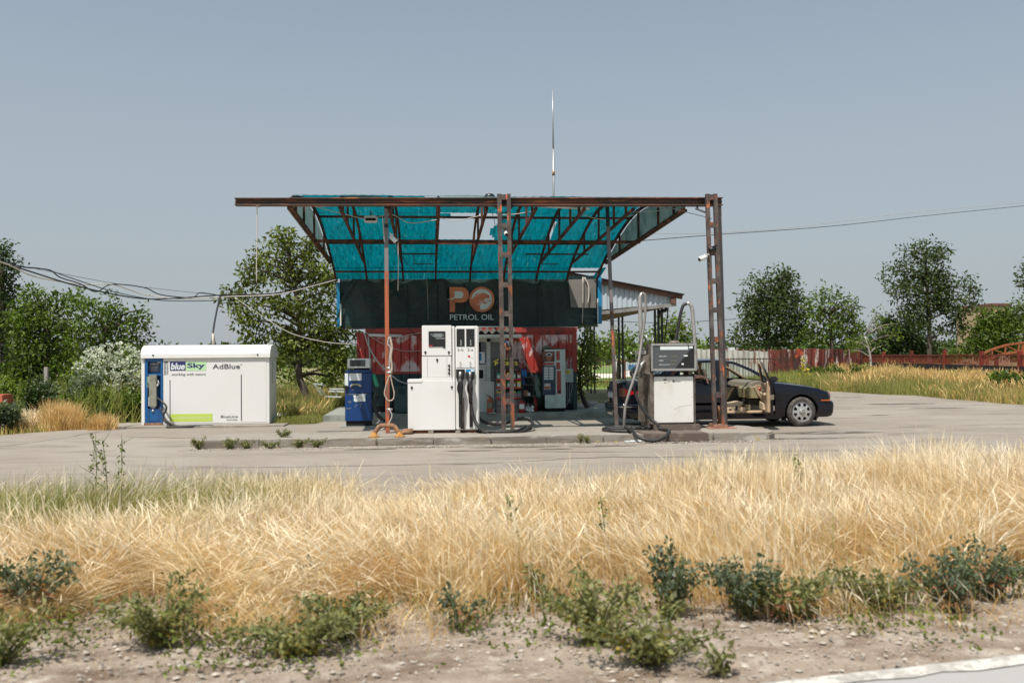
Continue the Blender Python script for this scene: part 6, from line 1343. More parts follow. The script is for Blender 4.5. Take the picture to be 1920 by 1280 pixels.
def tree(name, label, cat, base, trunk, bl, Y, leaf, ma='leaf_green', dens_=9, per=16, crad=.28, group=None, seed=1, r0=.11, barkm='bark', asp=.42, nb=26, minz=None, at_z=-.05, part='crown'):
    g = np.random.default_rng(seed); c = blobs_to_clusters(bl, Y, dens_, g)
    if minz is not None: c = c[c[:, 2] > minz]
    b = Vector(base); t = thing(name, label, cat, b, group)
    V, F_ = leaves(c, crad*1.05, int(per*1.15), leaf*.88, asp*1.15, seed=seed+1); raw(part, V, F_, ma, t)
    m = MB(); tp = [Vector(q) for q in trunk]; 
    if tp:
        tp = [b]+tp; cp_ = catmull(tp, 5); m.tube(cp_, [r0+(r0*.35-r0)*i/(len(cp_)-1) for i in range(len(cp_))], 8)
        for k in range(nb):
            e = Vector(c[g.integers(len(c))]); j = min(range(len(cp_)), key=lambda i: (cp_[i]-e).length+max(0, (cp_[i].z-e.z+.3))*2+(0 if i > len(cp_)*.3 else 2)); s_ = cp_[j]; mid = s_.lerp(e, .5)+Vector((0, 0, (e-s_).length*.10)); rr = r0*.28
            m.tube(catmull([s_, mid, e], 3), [rr*(1-i/7)+.006 for i in range(7)], 5)
        m.build('trunk', barkm, t)
    return t
# tree between tank and booth
TYy = 25.6; b = P(588, 762, TYy); b.z = -.05
tree('tree', 'airy olive green tree with a dark leaning trunk between the white tank and the booth', 'tree', b, [P(572, 735, TYy), P(561, 705, TYy), P(560, 660, TYy), P(562, 600, TYy), P(550, 520, TYy), P(535, 450, TYy)],
     [(530, 440, 26, 22), (500, 470, 30, 22), (560, 470, 38, 30), (590, 455, 22, 22), (470, 515, 34, 28), (520, 520, 42, 30), (580, 520, 44, 40), (615, 540, 22, 50), (440, 555, 26, 20), (447, 585, 26, 18), (500, 570, 45, 28), (560, 575, 50, 32), (600, 600, 40, 40), (470, 605, 30, 20), (520, 625, 36, 24), (470, 640, 22, 16), (580, 650, 50, 26), (625, 655, 34, 42), (640, 700, 26, 26), (520, 680, 25, 22), (540, 640, 40, 30), (650, 620, 22, 24)], TYy, .15, 'leaf_olive', 34, 17, .22, seed=21, r0=.12, nb=60, asp=.4)
tree('shrub', 'dense green shrubs filling the space behind the leaning trunk left of the booth', 'bush', (P(600, 745, 30).x, 30, -.05), [P(600, 725, 30)], [(520, 720, 34, 26), (570, 715, 40, 26), (620, 712, 40, 30), (655, 705, 24, 36), (540, 700, 30, 18), (600, 740, 60, 14), (690, 700, 24, 30)], 30, .14, 'leaf_bright', 22, 18, .3, seed=77, r0=.05, nb=10, part='foliage')
# left mass
tree('tree', 'tall narrow dark tree cut by the left edge of the photo', 'tree', (P(5, 760, 30).x, 30, -.05), [P(5, 640, 30), P(2, 500, 30)], [(-15, 490, 28, 40), (12, 500, 20, 34), (18, 540, 20, 24), (-10, 560, 45, 60), (10, 620, 40, 50), (0, 700, 45, 50), (5, 470, 14, 20)], 30, .15, 'leaf_dark', 18, 20, .3, seed=3, r0=.2, group='trees behind the tank')
tree('tree', 'broad bright green bushy tree behind the dry grass at far left', 'tree', (P(85, 760, 28).x, 28, -.05), [P(85, 690, 28), P(90, 600, 28)], [(60, 570, 30, 24), (95, 572, 34, 30), (130, 575, 30, 26), (50, 620, 50, 50), (110, 630, 60, 55), (75, 690, 65, 55), (30, 720, 45, 45), (125, 700, 40, 50), (60, 548, 12, 12), (40, 580, 20, 20)], 28, .15, 'leaf_green', 17, 20, .3, seed=4, r0=.16, group='trees behind the tank')
tree('tree', 'green feathery tree leaning right above the white flowering bush', 'tree', (P(190, 760, 27).x, 27, -.05), [P(190, 690, 27), P(200, 610, 27)], [(165, 565, 30, 24), (195, 585, 36, 26), (230, 600, 28, 24), (255, 610, 20, 20), (262, 590, 10, 22), (175, 630, 50, 46), (230, 640, 38, 34), (190, 690, 55, 50), (150, 720, 50, 40), (215, 565, 10, 14)], 27, .14, 'leaf_green', 19, 20, .27, seed=5, r0=.14, group='trees behind the tank')
eb = (P(205, 790, 24.5).x, 24.5, -.05)
el_t = tree('flowering_bush', 'elder bush covered in flat white flower heads left of the white tank', 'bush', eb, [P(205, 745, 24.5), P(205, 700, 24.5)], [(165, 700, 34, 36), (200, 685, 40, 34), (240, 690, 34, 40), (180, 740, 45, 40), (235, 750, 36, 40), (150, 745, 30, 30), (260, 740, 14, 45)], 24.5, .11, 'leaf_bright', 34, 16, .2, seed=6, r0=.06, nb=14, part='foliage')
g = np.random.default_rng(9); N = 330; th = g.uniform(0, 6.28, N); rr_ = g.uniform(0, 1, N)**.5; cx = P(208, 705, 24.1); V = np.stack([cx.x+rr_*np.cos(th)*.98, 24.05+.35*(rr_**2)+g.uniform(-.2, .2, N), cx.z+.12+rr_*np.sin(th)*.72], 1)
Vb, Fb = leaves(V, .055, 12, .05, .9, -.6, seed=10); raw('blossom', Vb, Fb, 'blossom', el_t)
# bush right of the booth
tree('tree', 'small drooping leafy tree with dark bent stem at the right wall of the booth', 'tree', (P(1102, 768, 24.).x, 24., .15), [P(1093, 745, 24.), P(1086, 715, 24.), P(1092, 660, 24.), P(1098, 630, 24.)], [(1100, 622, 18, 10), (1098, 650, 14, 16), (1102, 668, 20, 14), (1100, 690, 22, 20), (1095, 712, 18, 18), (1112, 640, 8, 8), (1088, 730, 10, 10)], 24., .12, 'leaf_olive', 60, 15, .16, seed=12, r0=.07, nb=20)
# distance trees
tree('tree', 'round green tree seen under the shed roof beyond the lawn', 'tree', (P(1160, 700, 60).x, 60, -.05), [P(1160, 660, 60)], [(1150, 650, 38, 30), (1180, 645, 25, 28), (1125, 660, 25, 25), (1160, 632, 22, 14)], 60, .30, 'leaf_bright', 3.2, 18, .6, seed=13, r0=.2, group='far round trees')
tree('tree', 'round bright green tree behind the top of the old grey pump', 'tree', (P(1262, 700, 62).x, 62, -.05), [P(1262, 650, 62)], [(1262, 618, 34, 26), (1240, 640, 30, 30), (1290, 640, 26, 28), (1215, 652, 18, 20), (1262, 660, 45, 22), (1300, 655, 16, 14)], 62, .30, 'leaf_bright', 3.2, 18, .6, seed=14, r0=.2, group='far round trees')
tree('tree', 'large bushy dark green tree behind the white sheet fence', 'tree', (P(1440, 700, 58).x, 58, -.05), [P(1440, 640, 58), P(1442, 580, 58)], [(1450, 520, 40, 20), (1430, 545, 45, 28), (1475, 540, 30, 30), (1410, 585, 32, 30), (1450, 590, 50, 40), (1490, 590, 34, 40), (1420, 630, 46, 30), (1480, 635, 50, 30), (1395, 610, 16, 24)], 58, .26, 'leaf_far', 5.5, 18, .48, seed=15, r0=.25, group='trees behind the red fence', nb=30)
tree('tree', 'lighter green spreading tree behind the rusty sheet wall', 'tree', (P(1560, 700, 56).x, 56, -.05), [P(1560, 650, 56), P(1555, 590, 56)], [(1555, 548, 22, 16), (1535, 575, 34, 26), (1580, 580, 36, 28), (1560, 610, 56, 30), (1600, 620, 26, 28), (1520, 640, 36, 24), (1590, 650, 36, 18)], 56, .25, 'leaf_green', 5, 17, .45, seed=16, r0=.2, group='trees behind the red fence', nb=40)
tree('tree', 'half dead low tree with bare white branches at the left end of the red fence', 'tree', (P(1632, 700, 50).x, 50, -.05), [P(1632, 670, 50), P(1622, 630, 50)], [(1610, 640, 24, 16), (1650, 600, 20, 26), (1640, 640, 30, 14), (1670, 620, 16, 20), (1598, 655, 20, 10)], 50, .2, 'leaf_bright', 3.5, 14, .4, seed=17, r0=.09, barkm='bark_pale', nb=50)
tree('tree', 'dark dense tree behind the red fence left of the tall tree', 'tree', (P(1692, 700, 66).x, 66, -.05), [P(1692, 650, 66)], [(1680, 610, 36, 28), (1712, 625, 30, 30), (1660, 640, 26, 30), (1700, 655, 46, 22), (1740, 650, 26, 22), (1630, 660, 34, 18), (1770, 668, 30, 14), (1590, 668, 30, 12)], 66, .3, 'leaf_dark', 5.5, 20, .5, seed=18, r0=.2, group='trees behind the red fence')
tree('tree', 'tallest open crowned tree behind the red fence', 'tree', (P(1744, 705, 60).x, 60, -.05), [P(1743, 660, 60), P(1742, 600, 60), P(1738, 540, 60), P(1735, 480, 60)], [(1720, 470, 34, 22), (1755, 475, 26, 26), (1690, 500, 30, 18), (1664, 522, 16, 10), (1735, 515, 46, 30), (1770, 530, 34, 26), (1700, 545, 38, 26), (1745, 565, 50, 28), (1785, 575, 34, 30), (1815, 530, 16, 18), (1822, 560, 18, 24), (1705, 580, 30, 20), (1800, 610, 28, 20), (1730, 600, 30, 18), (1770, 615, 24, 14)], 60, .26, 'leaf_far', 5.2, 17, .45, seed=19, r0=.2, group='trees behind the red fence', nb=60)
tree('tree', 'green tree in front of the tan building near the right edge', 'tree', (P(1868, 705, 58).x, 58, -.05), [P(1868, 650, 58)], [(1860, 598, 24, 26), (1880, 603, 34, 24), (1890, 600, 30, 24), (1915, 585, 20, 30), (1850, 640, 34, 30), (1890, 640, 40, 34), (1825, 650, 30, 26), (1790, 668, 30, 14), (1838, 620, 20, 26), (1880, 620, 36, 34)], 58, .27, 'leaf_green', 7.5, 18, .48, seed=20, r0=.2, group='trees behind the red fence')
tree('tree', 'tree cut by the right edge of the photo, reaching in above the others', 'tree', (P(1945, 705, 48).x, 48, -.05), [P(1945, 600, 48), P(1945, 500, 48)], [(1925, 500, 18, 14), (1915, 525, 16, 14), (1940, 560, 26, 40), (1950, 500, 25, 30), (1945, 620, 30, 60)], 48, .24, 'leaf_far', 5, 18, .42, seed=22, r0=.22)
# horizon scrub, one far mass
g = np.random.default_rng(31); c = np.stack([g.uniform(-90, 170, 2600), g.uniform(140, 160, 2600), g.uniform(-1, 3.2, 2600)], 1); V, F_ = leaves(c, 1.3, 18, .8, .6, seed=32)
tag(raw('far_wood', V, F_, 'leaf_far'), 'far line of trees along the horizon', 'wood', kind='stuff')
# ---------------------------------------------------------------- fences and far buildings
mat('fence_white', (.50, .47, .42), .7, layers=[dict(col=(.20, .12, .08), scale=(3, 3, .7), lo=.55, hi=.66), dict(col=(.34, .33, .30), scale=1.5, lo=.45, hi=.7)]); mat('fence_rust', (.15, .028, .016), .8, layers=[dict(col=(.07, .018, .012), scale=(1.6, 1, .5), lo=.43, hi=.55), dict(col=(.48, .40, .35), scale=(3.5, 2, .6), lo=.545, hi=.62), dict(col=(.40, .06, .02), scale=1.7, lo=.58, hi=.66)])
mat('fence_red', (.19, .026, .013), .7, layers=[dict(col=(.12, .015, .01), scale=2., lo=.5, hi=.65)]); mat('iron_bar', (.045, .028, .02), .8, layers=[dict(col=(.2, .06, .03), scale=2., lo=.55, hi=.65)])
def sheet_fence(p0, p1, zt0_, zt1_, name, label, ma, pitch=.3, amp=.05):
    n = int((Vector(p1)-Vector(p0)).length/pitch*4); v = []
    for i in range(n+1):
        t = i/n; x = p0[0]+(p1[0]-p0[0])*t; y = p0[1]+(p1[1]-p0[1])*t+(amp if i % 4 in (1, 2) else 0); v += [(x, y, -.05), (x, y, zt0_+(zt1_-zt0_)*t+.02*math.sin(i*.7))]
    b = MB().add(v, [(2*i, 2*i+2, 2*i+3, 2*i+1) for i in range(n)]); o = b.build(name, ma, at=(p0[0], p0[1], -.05)); return tag(o, label, 'fence')
a = P(1304, 700, 50); b_ = P(1440, 700, 50); sheet_fence((a.x, 50), (b_.x, 50), P(1304, 654, 50).z, P(1440, 659, 50).z, 'sheet_fence', 'white ribbed sheet fence with rust streaks behind the car', 'fence_white')
a = P(1437, 700, 50); b_ = P(1530, 700, 50); sheet_fence((a.x, 49.8), (b_.x, 49.8), P(1437, 656, 50).z, P(1530, 653, 50).z, 'sheet_fence', 'dark rusty red sheet wall with peeling white streaks above the car bonnet', 'fence_rust', .35)
a = P(1530, 700, 50); b_ = P(1618, 700, 52); sheet_fence((a.x, 50), (b_.x, 52), P(1530, 654, 50).z, P(1618, 655, 52).z, 'sheet_fence', 'rusty red sheet wall stretch behind the bare branches', 'fence_rust', .4)
def bar_fence(x0, x1, y0, y1, ztop, zbot, name, label, ma, pitch=.13, rails=(1., .12), w=.02, posts=None, panel=None):
    t = thing(name, label, 'fence', ((x0+x1)/2, (y0+y1)/2, -.05)); n = int((x1-x0)/pitch); m = MB()
    for i in range(n+1): u = i/n; x = x0+(x1-x0)*u; y = y0+(y1-y0)*u; m.box((x-w/2, y-w/2, zbot), (x+w/2, y+w/2, ztop+.05))
    m.build('bars', ma, t); m = MB()
    for r in rails: z = zbot+(ztop-zbot)*r; m.bar((x0, y0, z), (x1, y1, z), .05, .05, (0, 0, 1))
    m.build('rail', ma, t)
    for p in posts or (x0, x1): u = (p-x0)/(x1-x0); MB().box((p-.05, y0+(y1-y0)*u-.05, -.05), (p+.05, y0+(y1-y0)*u+.05, ztop+.03)).build('post', ma, t)
    return t
a = P(1098, 700, 46); b_ = P(1362, 700, 46); bar_fence(a.x, b_.x, 46, 46, P(1150, 676, 46).z, .05, 'iron_fence', 'low iron bar fence beyond the car boot in front of the lawn', 'iron_bar', .15, posts=(a.x, P(1165, 0, 46).x, b_.x))
a = P(1365, 700, 46); b_ = P(1492, 700, 46); t = bar_fence(a.x, b_.x, 46, 46, P(1430, 672.5, 46).z, .05, 'iron_gate', 'iron bar gate with diagonal brace seen over the car bonnet', 'iron_bar', .15)
MB().bar((P(1440, 0, 46).x, 45.95, P(1440, 676, 46).z), (P(1490, 0, 46).x, 45.95, P(1490, 716, 46).z), .05).build('brace', 'fence_red', t)
t = thing('gate_post', 'weathered grey post at the right end of the iron gate', 'post', (P(1497, 0, 46).x, 46, -.05)); m = MB(); m.box((P(1494, 0, 46).x, 45.9, -.05), (P(1500, 0, 46).x, 46.05, P(1497, 666, 46).z), .01); m.build('post', 'bark_pale', t); MB().bar((P(1497, 0, 46).x, 46, P(1497, 685, 46).z), (P(1488, 0, 46).x, 46.3, P(1488, 716, 46).z), .09).build('strut', 'bark', t)
# red fence
fp = [(1612, 66.), (1657, 61), (1709, 56), (1771, 50.5), (1840, 45.5), (1912, 41), (1990, 37)]
t = thing('red_fence', 'long rusty red bar fence with thick posts running to the right edge', 'fence', (P(1771, 0, 50.5).x, 50.5, -.05))
for i, (px, Y) in enumerate(fp):
    p = P(px, 660, Y); zt_ = (1.62, 1.66, 1.7, 1.74, 1.62, 1.6, 1.6)[i]; MB().box((p.x-.09, Y-.09, -.05), (p.x+.09, Y+.09, zt_), .01).build('post', 'fence_red', t)
    if i: 
        q = P(fp[i-1][0], 660, fp[i-1][1]); n = int(abs(p.x-q.x)/.14)+int(abs(q.y-Y)/.16); m = MB()
        for k in range(1, n): 
            u = k/n; x = q.x+(p.x-q.x)*u; y = q.y+(Y-q.y)*u; m.box((x-.012, y-.012, .1), (x+.012, y+.012, 1.44))
        for z in (.85, 1.4): m.bar((q.x, q.y, z), (p.x, Y, z), .06, .05, (0, 0, 1))
        m.build('bar_panel', 'fence_red', t)
        m = MB(); m.add([(q.x, q.y+.3, .35), (p.x, Y+.3, .35), (p.x, Y+.3, .88), (q.x, q.y+.3, .88)], [(0, 1, 2, 3)]); m.add([(q.x, q.y+.33, .35), (p.x, Y+.33, .35), (p.x, Y+.33, .88), (q.x, q.y+.33, .88)], [(3, 2, 1, 0)]); m.build('backing_board', 'dark_gap', t)
# arched red steel truss beyond the fence
t = thing('steel_arch', 'orange red arched steel truss standing above the right end of the red fence', 'steel frame', (P(1900, 0, 47).x, 47, -.05)); m = MB()
ap = [(1838, 665), (1860, 655), (1885, 647), (1910, 643), (1940, 640), (1980, 642)]; bp_ = [(1838, 680), (1870, 668), (1905, 662), (1925, 652), (1960, 655)]
for q in (ap, [(x, y+16) for x, y in ap]):
    for c, d in zip(q, q[1:]): m.bar(P(*c, 47), P(*d, 47), .10, .10)
for c, d in zip(ap, [(x, y+16) for x, y in ap][1:]): m.bar(P(*c, 47), P(*d, 47), .05)
for c in ap: m.bar(P(*c, 47), P(c[0], c[1]+16, 47), .07)
for x in (1840, 1907, 1965): p = P(x, 0, 47); m.bar((p.x, 47, -.05), (p.x, 47, P(x, 648 if x > 1850 else 665, 47).z), .12, .12)
m.build('arch', 'orange_rust', t)
# van and white container beyond the lawn
mat('van_white', (.62, .64, .66), .4); mat('van_blue', (.08, .22, .45), .4)
VX = 64; t = thing('parked_van', 'white and blue van standing beyond the iron fence, left of the old grey pump', 'van', (P(1195, 0, VX).x, VX, -.05))
a = P(1174, 694, VX); b_ = P(1215, 661, VX); m = MB(); m.prism([(a.x, .45), (b_.x, .45), (b_.x, b_.z-.05), (b_.x-.2, b_.z+.05), (a.x+.45, b_.z+.05), (a.x+.15, b_.z-.15), (a.x+.02, 1.35)], VX, VX+2); m.build('body', 'van_white', t, bevel=.05)
a = P(1177, 680, VX); b_ = P(1191, 664, VX); MB().box((a.x, VX-.03, a.z+.06), (b_.x, VX-.01, b_.z)).build('window', 'dark_glass', t); a = P(1193, 680, VX); b_ = P(1212, 664, VX); MB().box((a.x, VX-.03, a.z+.06), (b_.x, VX-.01, b_.z)).build('window', 'dark_glass', t)
a = P(1175, 692, VX); b_ = P(1214, 683, VX); MB().box((a.x+.1, VX-.03, a.z), (b_.x, VX-.01, b_.z)).build('stripe', 'van_blue', t)
for x in (1183, 1208): p = P(x, 0, VX); MB().lathe([(.33, -.1), (.33, .1), (0, .1)], (p.x, VX+.1, .28), 14, 'Y').build('wheel', 'black_rubber', t)
a = P(1164, 700, 72); b_ = P(1206, 653, 72); t = thing('storage_container', 'white ribbed storage container behind the white and blue van', 'container', ((a.x+b_.x)/2, 72, -.05))
corr(a.x, b_.x, -.05, b_.z, 72, .3, .04, .1).build('wall', 'van_white', t); MB().box((a.x, 72.05, -.05), (b_.x, 74.4, b_.z)).build('box', 'van_white', t); MB().box((a.x-.05, 71.95, b_.z-.12), (b_.x+.05, 72.0, b_.z+.03)).build('top_rail', 'van_white', t)
mat('roof_tile', (.16, .065, .05), .85, layers=[dict(col=(.1, .045, .04), scale=1.5, lo=.45, hi=.6)], bump=(6., .5, .05)); mat('wall_tan', (.42, .30, .20), .85); mat('wall_pale', (.45, .42, .36), .85)
Y = 90; t = thing('house', 'low house with brown tiled roof and small white chimney far behind the white sheet fence', 'house', (P(1350, 0, Y).x, Y, -.05)); a = P(1306, 668, Y); b_ = P(1400, 655, Y)
MB().box((a.x, Y, -.05), (b_.x+3, Y+8, a.z)).build('wall', 'wall_pale', t); m = MB(); m.add([(a.x-.5, Y-.5, a.z-.1), (b_.x+3.5, Y-.5, a.z-.1), (b_.x+3, Y+4, P(1350, 654, Y+4).z), (a.x+1, Y+4, P(1350, 654, Y+4).z), (a.x-.5, Y+8.5, a.z-.1), (b_.x+3.5, Y+8.5, a.z-.1)], [(0, 1, 2, 3), (3, 2, 5, 4)]); rf = m.build('roof', 'roof_tile', t)
p = P(1372, 660, Y+2); MB().box((p.x-.3, Y+1.8, p.z-.3), (p.x+.3, Y+2.3, P(1372, 651, Y+2).z)).build('chimney', 'van_white', rf)
Y = 110; t = thing('building', 'tan flat topped building showing above the trees near the right edge', 'building', (P(1880, 0, Y).x, Y, -.05)); a = P(1862, 660, Y); b_ = P(1893, 573, Y)
MB().box((a.x, Y, -.05), (b_.x, Y+8, b_.z)).build('wall', 'wall_tan', t); MB().box((a.x-.2, Y-.2, b_.z), (b_.x+.2, Y+8.2, b_.z+.3)).build('roof', 'roof_tile', t); MB().box((a.x+2, Y-.05, b_.z-3.2), (a.x+4, Y-.01, b_.z-1.6)).build('window', 'dark_glass', t)
t = thing('spiky_mast', 'tiny dark lattice mast tops at the horizon', 'mast', P(430, 640, 150)) if False else None
# grey post and orange block at the far left
t = thing('old_post', 'short grey wooden post standing in the bushes at the left', 'post', (P(87, 0, 26).x, 25.4, -.05)); p = P(87, 688, 25.4); MB().box((p.x-.05, 25.35, -.05), (p.x+.05, 25.45, p.z), .01).build('post', 'bark_pale', t)
mat('cone_orange', (.50, .13, .07), .6); a = P(-12, 772, 21.); t = thing('ribbed_block', 'salmon red ribbed block cut by the left edge of the photo', 'block', (a.x, 21., -.05)); m = MB(); zt_ = P(0, 740, 21).z
m.prism([(a.x-.3, -.05), (P(10, 0, 21).x, -.05), (P(5, 0, 21).x, zt_), (a.x-.3, zt_)], 21, 21.5)
for k in range(6): z = .15+k*.09; m.box((a.x-.3, 20.98, z), (P(8, 0, 21).x-.02, 21., z+.04))
m.build('block', 'cone_orange', t)
# bucket and rubbish by the tree
mat('pink', (.60, .02, .16), .4); BYk = 23.9; p = P(596, 778, BYk); t = thing('bucket', 'bright pink plastic bucket in the weeds under the tree', 'bucket', (p.x, BYk, .02)); hh_ = P(596, 762, BYk).z
MB().lathe([(.095, .1), (.125, hh_-.02), (.14, hh_), (.12, hh_-.01), (.09, .12)], (p.x, BYk, 0), 20).build('body', 'pink', t)
m = MB(); m.tube([(p.x+.13*math.cos(R(a)), BYk-.13-.02, hh_-.02-.05*math.sin(R(a))) for a in range(0, 181, 20)], .008, 6, cap=False); m.build('handle', 'sticker_white', t)
m = MB(); m.lathe([(.14, hh_-.005), (.15, hh_+.005), (.14, hh_+.015)], (p.x, BYk, 0), 20); m.build('rim', 'pink', t)
mat('rubble_grey', (.34, .33, .31), .9, layers=[dict(col=(.2, .19, .17), scale=6, lo=.5, hi=.65)])
p = P(550, 775, 23.6); t = MB(); t.box((p.x-.22, 23.5, 0), (p.x+.06, 23.9, p.z+.08), .04, M=None); t.box((p.x+.0, 23.6, 0), (p.x+.3, 23.95, p.z+.12), .08); tag(t.build('rubble_sack', 'rubble_grey', at=(p.x, 23.6, 0)), 'crumpled grey sack lying in the grass between the tank and the pink bucket', 'sack')
m = MB(); p = P(528, 778, 23.3); m.tube([p+Vector((-.1, 0, 0)), p+Vector((.05, 0, -.01)), p+Vector((.28, .05, -.02))], [.06, .04, .035], 8); tag(m.build('white_pipe', 'sticker_white', at=p), 'short white plastic pipe lying at the right foot of the tank', 'pipe')
t = thing('broken_chair', 'collapsed white plastic frame lying in the undergrowth left of the blue pump', 'frame', P(620, 735, 25.)); m = MB()
for c, d in (((590, 721), (603, 740)), ((588, 719), (606, 721)), ((618, 729), (645, 729)), ((616, 733), (645, 734)), ((600, 727), (610, 742)), ((610, 743), (640, 744)), ((628, 729), (632, 744)), ((603, 718), (608, 724))): m.bar(P(*c, 24.9), P(*d, 25.0), .035, .02)
m.build('frame', 'sticker_white', t)
for i, (px, py, r) in enumerate(((1098, 757, .1), (1106, 760, .13), (1115, 757, .09))): 
    p = G(px, py, .15); bm = bmesh.new(); bmesh.ops.create_icosphere(bm, subdivisions=2, radius=r); 
    for v in bm.verts: v.co *= 1+.25*mnoise.noise(v.co*9+Vector((i, 0, 0)))
    tag(MB().bm(bm, False, Matrix.Translation((p.x, p.y, .15+r*.4)) @ Matrix.Diagonal((1.2, .8, .6, 1))).build('stone', 'rubble_grey', at=(p.x, p.y, .15)), ('pale stone under the small tree at the platform end', 'largest pale rubble stone on the platform by the car boot', 'small rubble stone touching the shadow of the car boot')[i], 'stone', 'rubble stones on the platform')
# ---------------------------------------------------------------- grasses
GM = {}
def gm(name, a, b=None, tr=.3): mat(name, a, .75, layers=[dict(col=b or a, scale=1.4, lo=.42, hi=.58), dict(col=tuple(q*.62 for q in (b or a)), scale=(3.5, 3.5, 6.), lo=.52, hi=.66, amt=.7)], transl=tr, island=.42, spec=.2)
gm('straw', (.76, .55, .25), (.63, .39, .13)); gm('straw_pale', (.92, .82, .62), (.86, .71, .45)); gm('grass_green', (.21, .25, .05), (.30, .30, .08)); gm('grass_mixed', (.36, .31, .11), (.23, .24, .065)); gm('thatch', (.40, .22, .075), (.26, .14, .05))
def blades(x, y, z, h, lean, ang_, w, g, head=False, segs=4, curve=1.6):
    n = len(x); t = np.linspace(0, 1, segs+1); prof = np.interp(t, [0, .5, 1], [1, .8, .12]) if not head else np.interp(t, [0, .62, .70, .85, 1], [.45, .35, 1.7, 1.9, .2])
    if head: t = np.array([0, .35, .68, .78, .9, 1.]); prof = np.array([.45, .4, .4, 1.8, 1.6, .15]); segs = 5
    px = x[:, None]+np.cos(ang_)[:, None]*lean[:, None]*(t**curve)[None]*h[:, None]; py = y[:, None]+np.sin(ang_)[:, None]*lean[:, None]*(t**curve)[None]*h[:, None]
    pz_ = z[:, None]+h[:, None]*(t[None]-.35*(lean[:, None]**1.5)*(t[None]**2.5))
    a = g.uniform(-.7, .7, n)+(ang_*0); sx = np.cos(a)[:, None]*w[:, None]*prof[None]*.5; sy = np.sin(a)[:, None]*w[:, None]*prof[None]*.5
    Lf = np.stack([px-sx, py-sy, pz_], 2); Rt = np.stack([px+sx, py+sy, pz_], 2); V = np.stack([Lf, Rt], 2).reshape(n, -1, 3); m_ = 2*(segs+1)
    base = (np.arange(n)*m_)[:, None]; k = np.arange(segs)[None]*2; F_ = np.stack([base+k, base+k+1, base+k+3, base+k+2], 2).reshape(-1, 4); return V.reshape(-1, 3), F_
def nz2(x, y, s, seed=0):
    r = np.random.default_rng(seed); z = 0
    for i in range(10): a, b, c = r.normal(0, 1, 3); z = z+np.sin(x*a*s+y*b*s+c*3)
    return z/3.2
def zone(N, x0, x1, y0, y1, hfun, seed, keep=None):
    g = np.random.default_rng(seed); x = g.uniform(x0, x1, N); y = g.uniform(y0, y1, N)
    if keep is not None: k = keep(x, y, g); x, y = x[k], y[k]
    return g, x, y, hfun(x, y, g)
def verge_keep(x, y, g):
    gap = np.clip(1.25-1.1*np.clip(nz2(x, y, 2.6, 21)-.35, 0, 1)*2.2, .12, 1)
    e = 5.42+.26*nz2(x, y*0, 1.6, 3)+.12*nz2(x, y, 5., 9)+.15*np.sin(x*2.1); return (g.uniform(0, 1, len(x)) < gap)&(y > e-.45)&(g.uniform(0, 1, len(x)) < np.clip((y-e)*1.9+.2, .04, 1))&(g.uniform(0, 1, len(x)) < np.clip((9.15+.25*nz2(x, y*0, 2., 4)-y)*2.0, 0, 1))
hb = lambda x, y, g: (.41+.032*np.clip(x, 0, 5)+.06*nz2(x, y, 1.3, 5)+.05*nz2(x, y, 4., 6))*(.5+.68*g.beta(2.2, 1.6, len(x)))*np.clip((y-5.0)*1.1, .45, 1.)
green_patch = lambda x, y: np.clip(1.3-((x+3.1)/2.1)**2-((y-8.0)/1.1)**2, 0, 1)+.5*np.clip(1-((x-3.4)/.5)**2-((y-8.6)/.5)**2, 0, 1)
def wind(x, y, g): return np.clip(.55+.30*nz2(x, y, 1.9, 7)+g.normal(0, .36, len(x)), 0, 1.5), np.where(g.uniform(0, 1, len(x)) < .5+.3*nz2(x, y, .9, 8), 0, math.pi)+g.normal(0, .65, len(x))
for nm, N, head, w, ma, seed, cond in (('dry_grass', 260000, False, .0026, 'straw', 41, 0), ('dry_grass_heads', 110000, True, .0025, 'straw_pale', 42, 0), ('green_grass', 90000, False, .0045, 'grass_green', 43, 1), ('grass_thatch', 60000, False, .006, 'thatch', 44, 2)):
    def kp(x, y, g, cond=cond):
        k = verge_keep(x, y, g); u = g.uniform(0, 1, len(x)); gp = green_patch(x, y)
        if cond == 0: return k&(u > gp*.85)
        if cond == 1: return k&(u < gp*1.2+.05)
        return k
    g, x, y, h = zone(N, -5.2, 7.0, 4.75, 9.3, hb, seed, kp)
    if head: h = h*1.12
    if cond == 2: h = h*.55
    if cond == 1: h = h*1.12
    le, an = wind(x, y, g)
    if cond == 2: le = le+.5
    V, F_ = blades(x, y, np.zeros(len(x)), h, le, an, w*g.uniform(.7, 1.5, len(x)), g, head); o = raw(nm, V, F_, ma)
    tag(o, {'dry_grass': 'golden dry grass covering the roadside verge', 'dry_grass_heads': 'pale feathery seed heads above the dry verge grass', 'green_grass': 'green grass patch mixed into the verge at left', 'grass_thatch': 'brown matted dead grass low in the verge'}[nm], 'grass', kind='stuff')
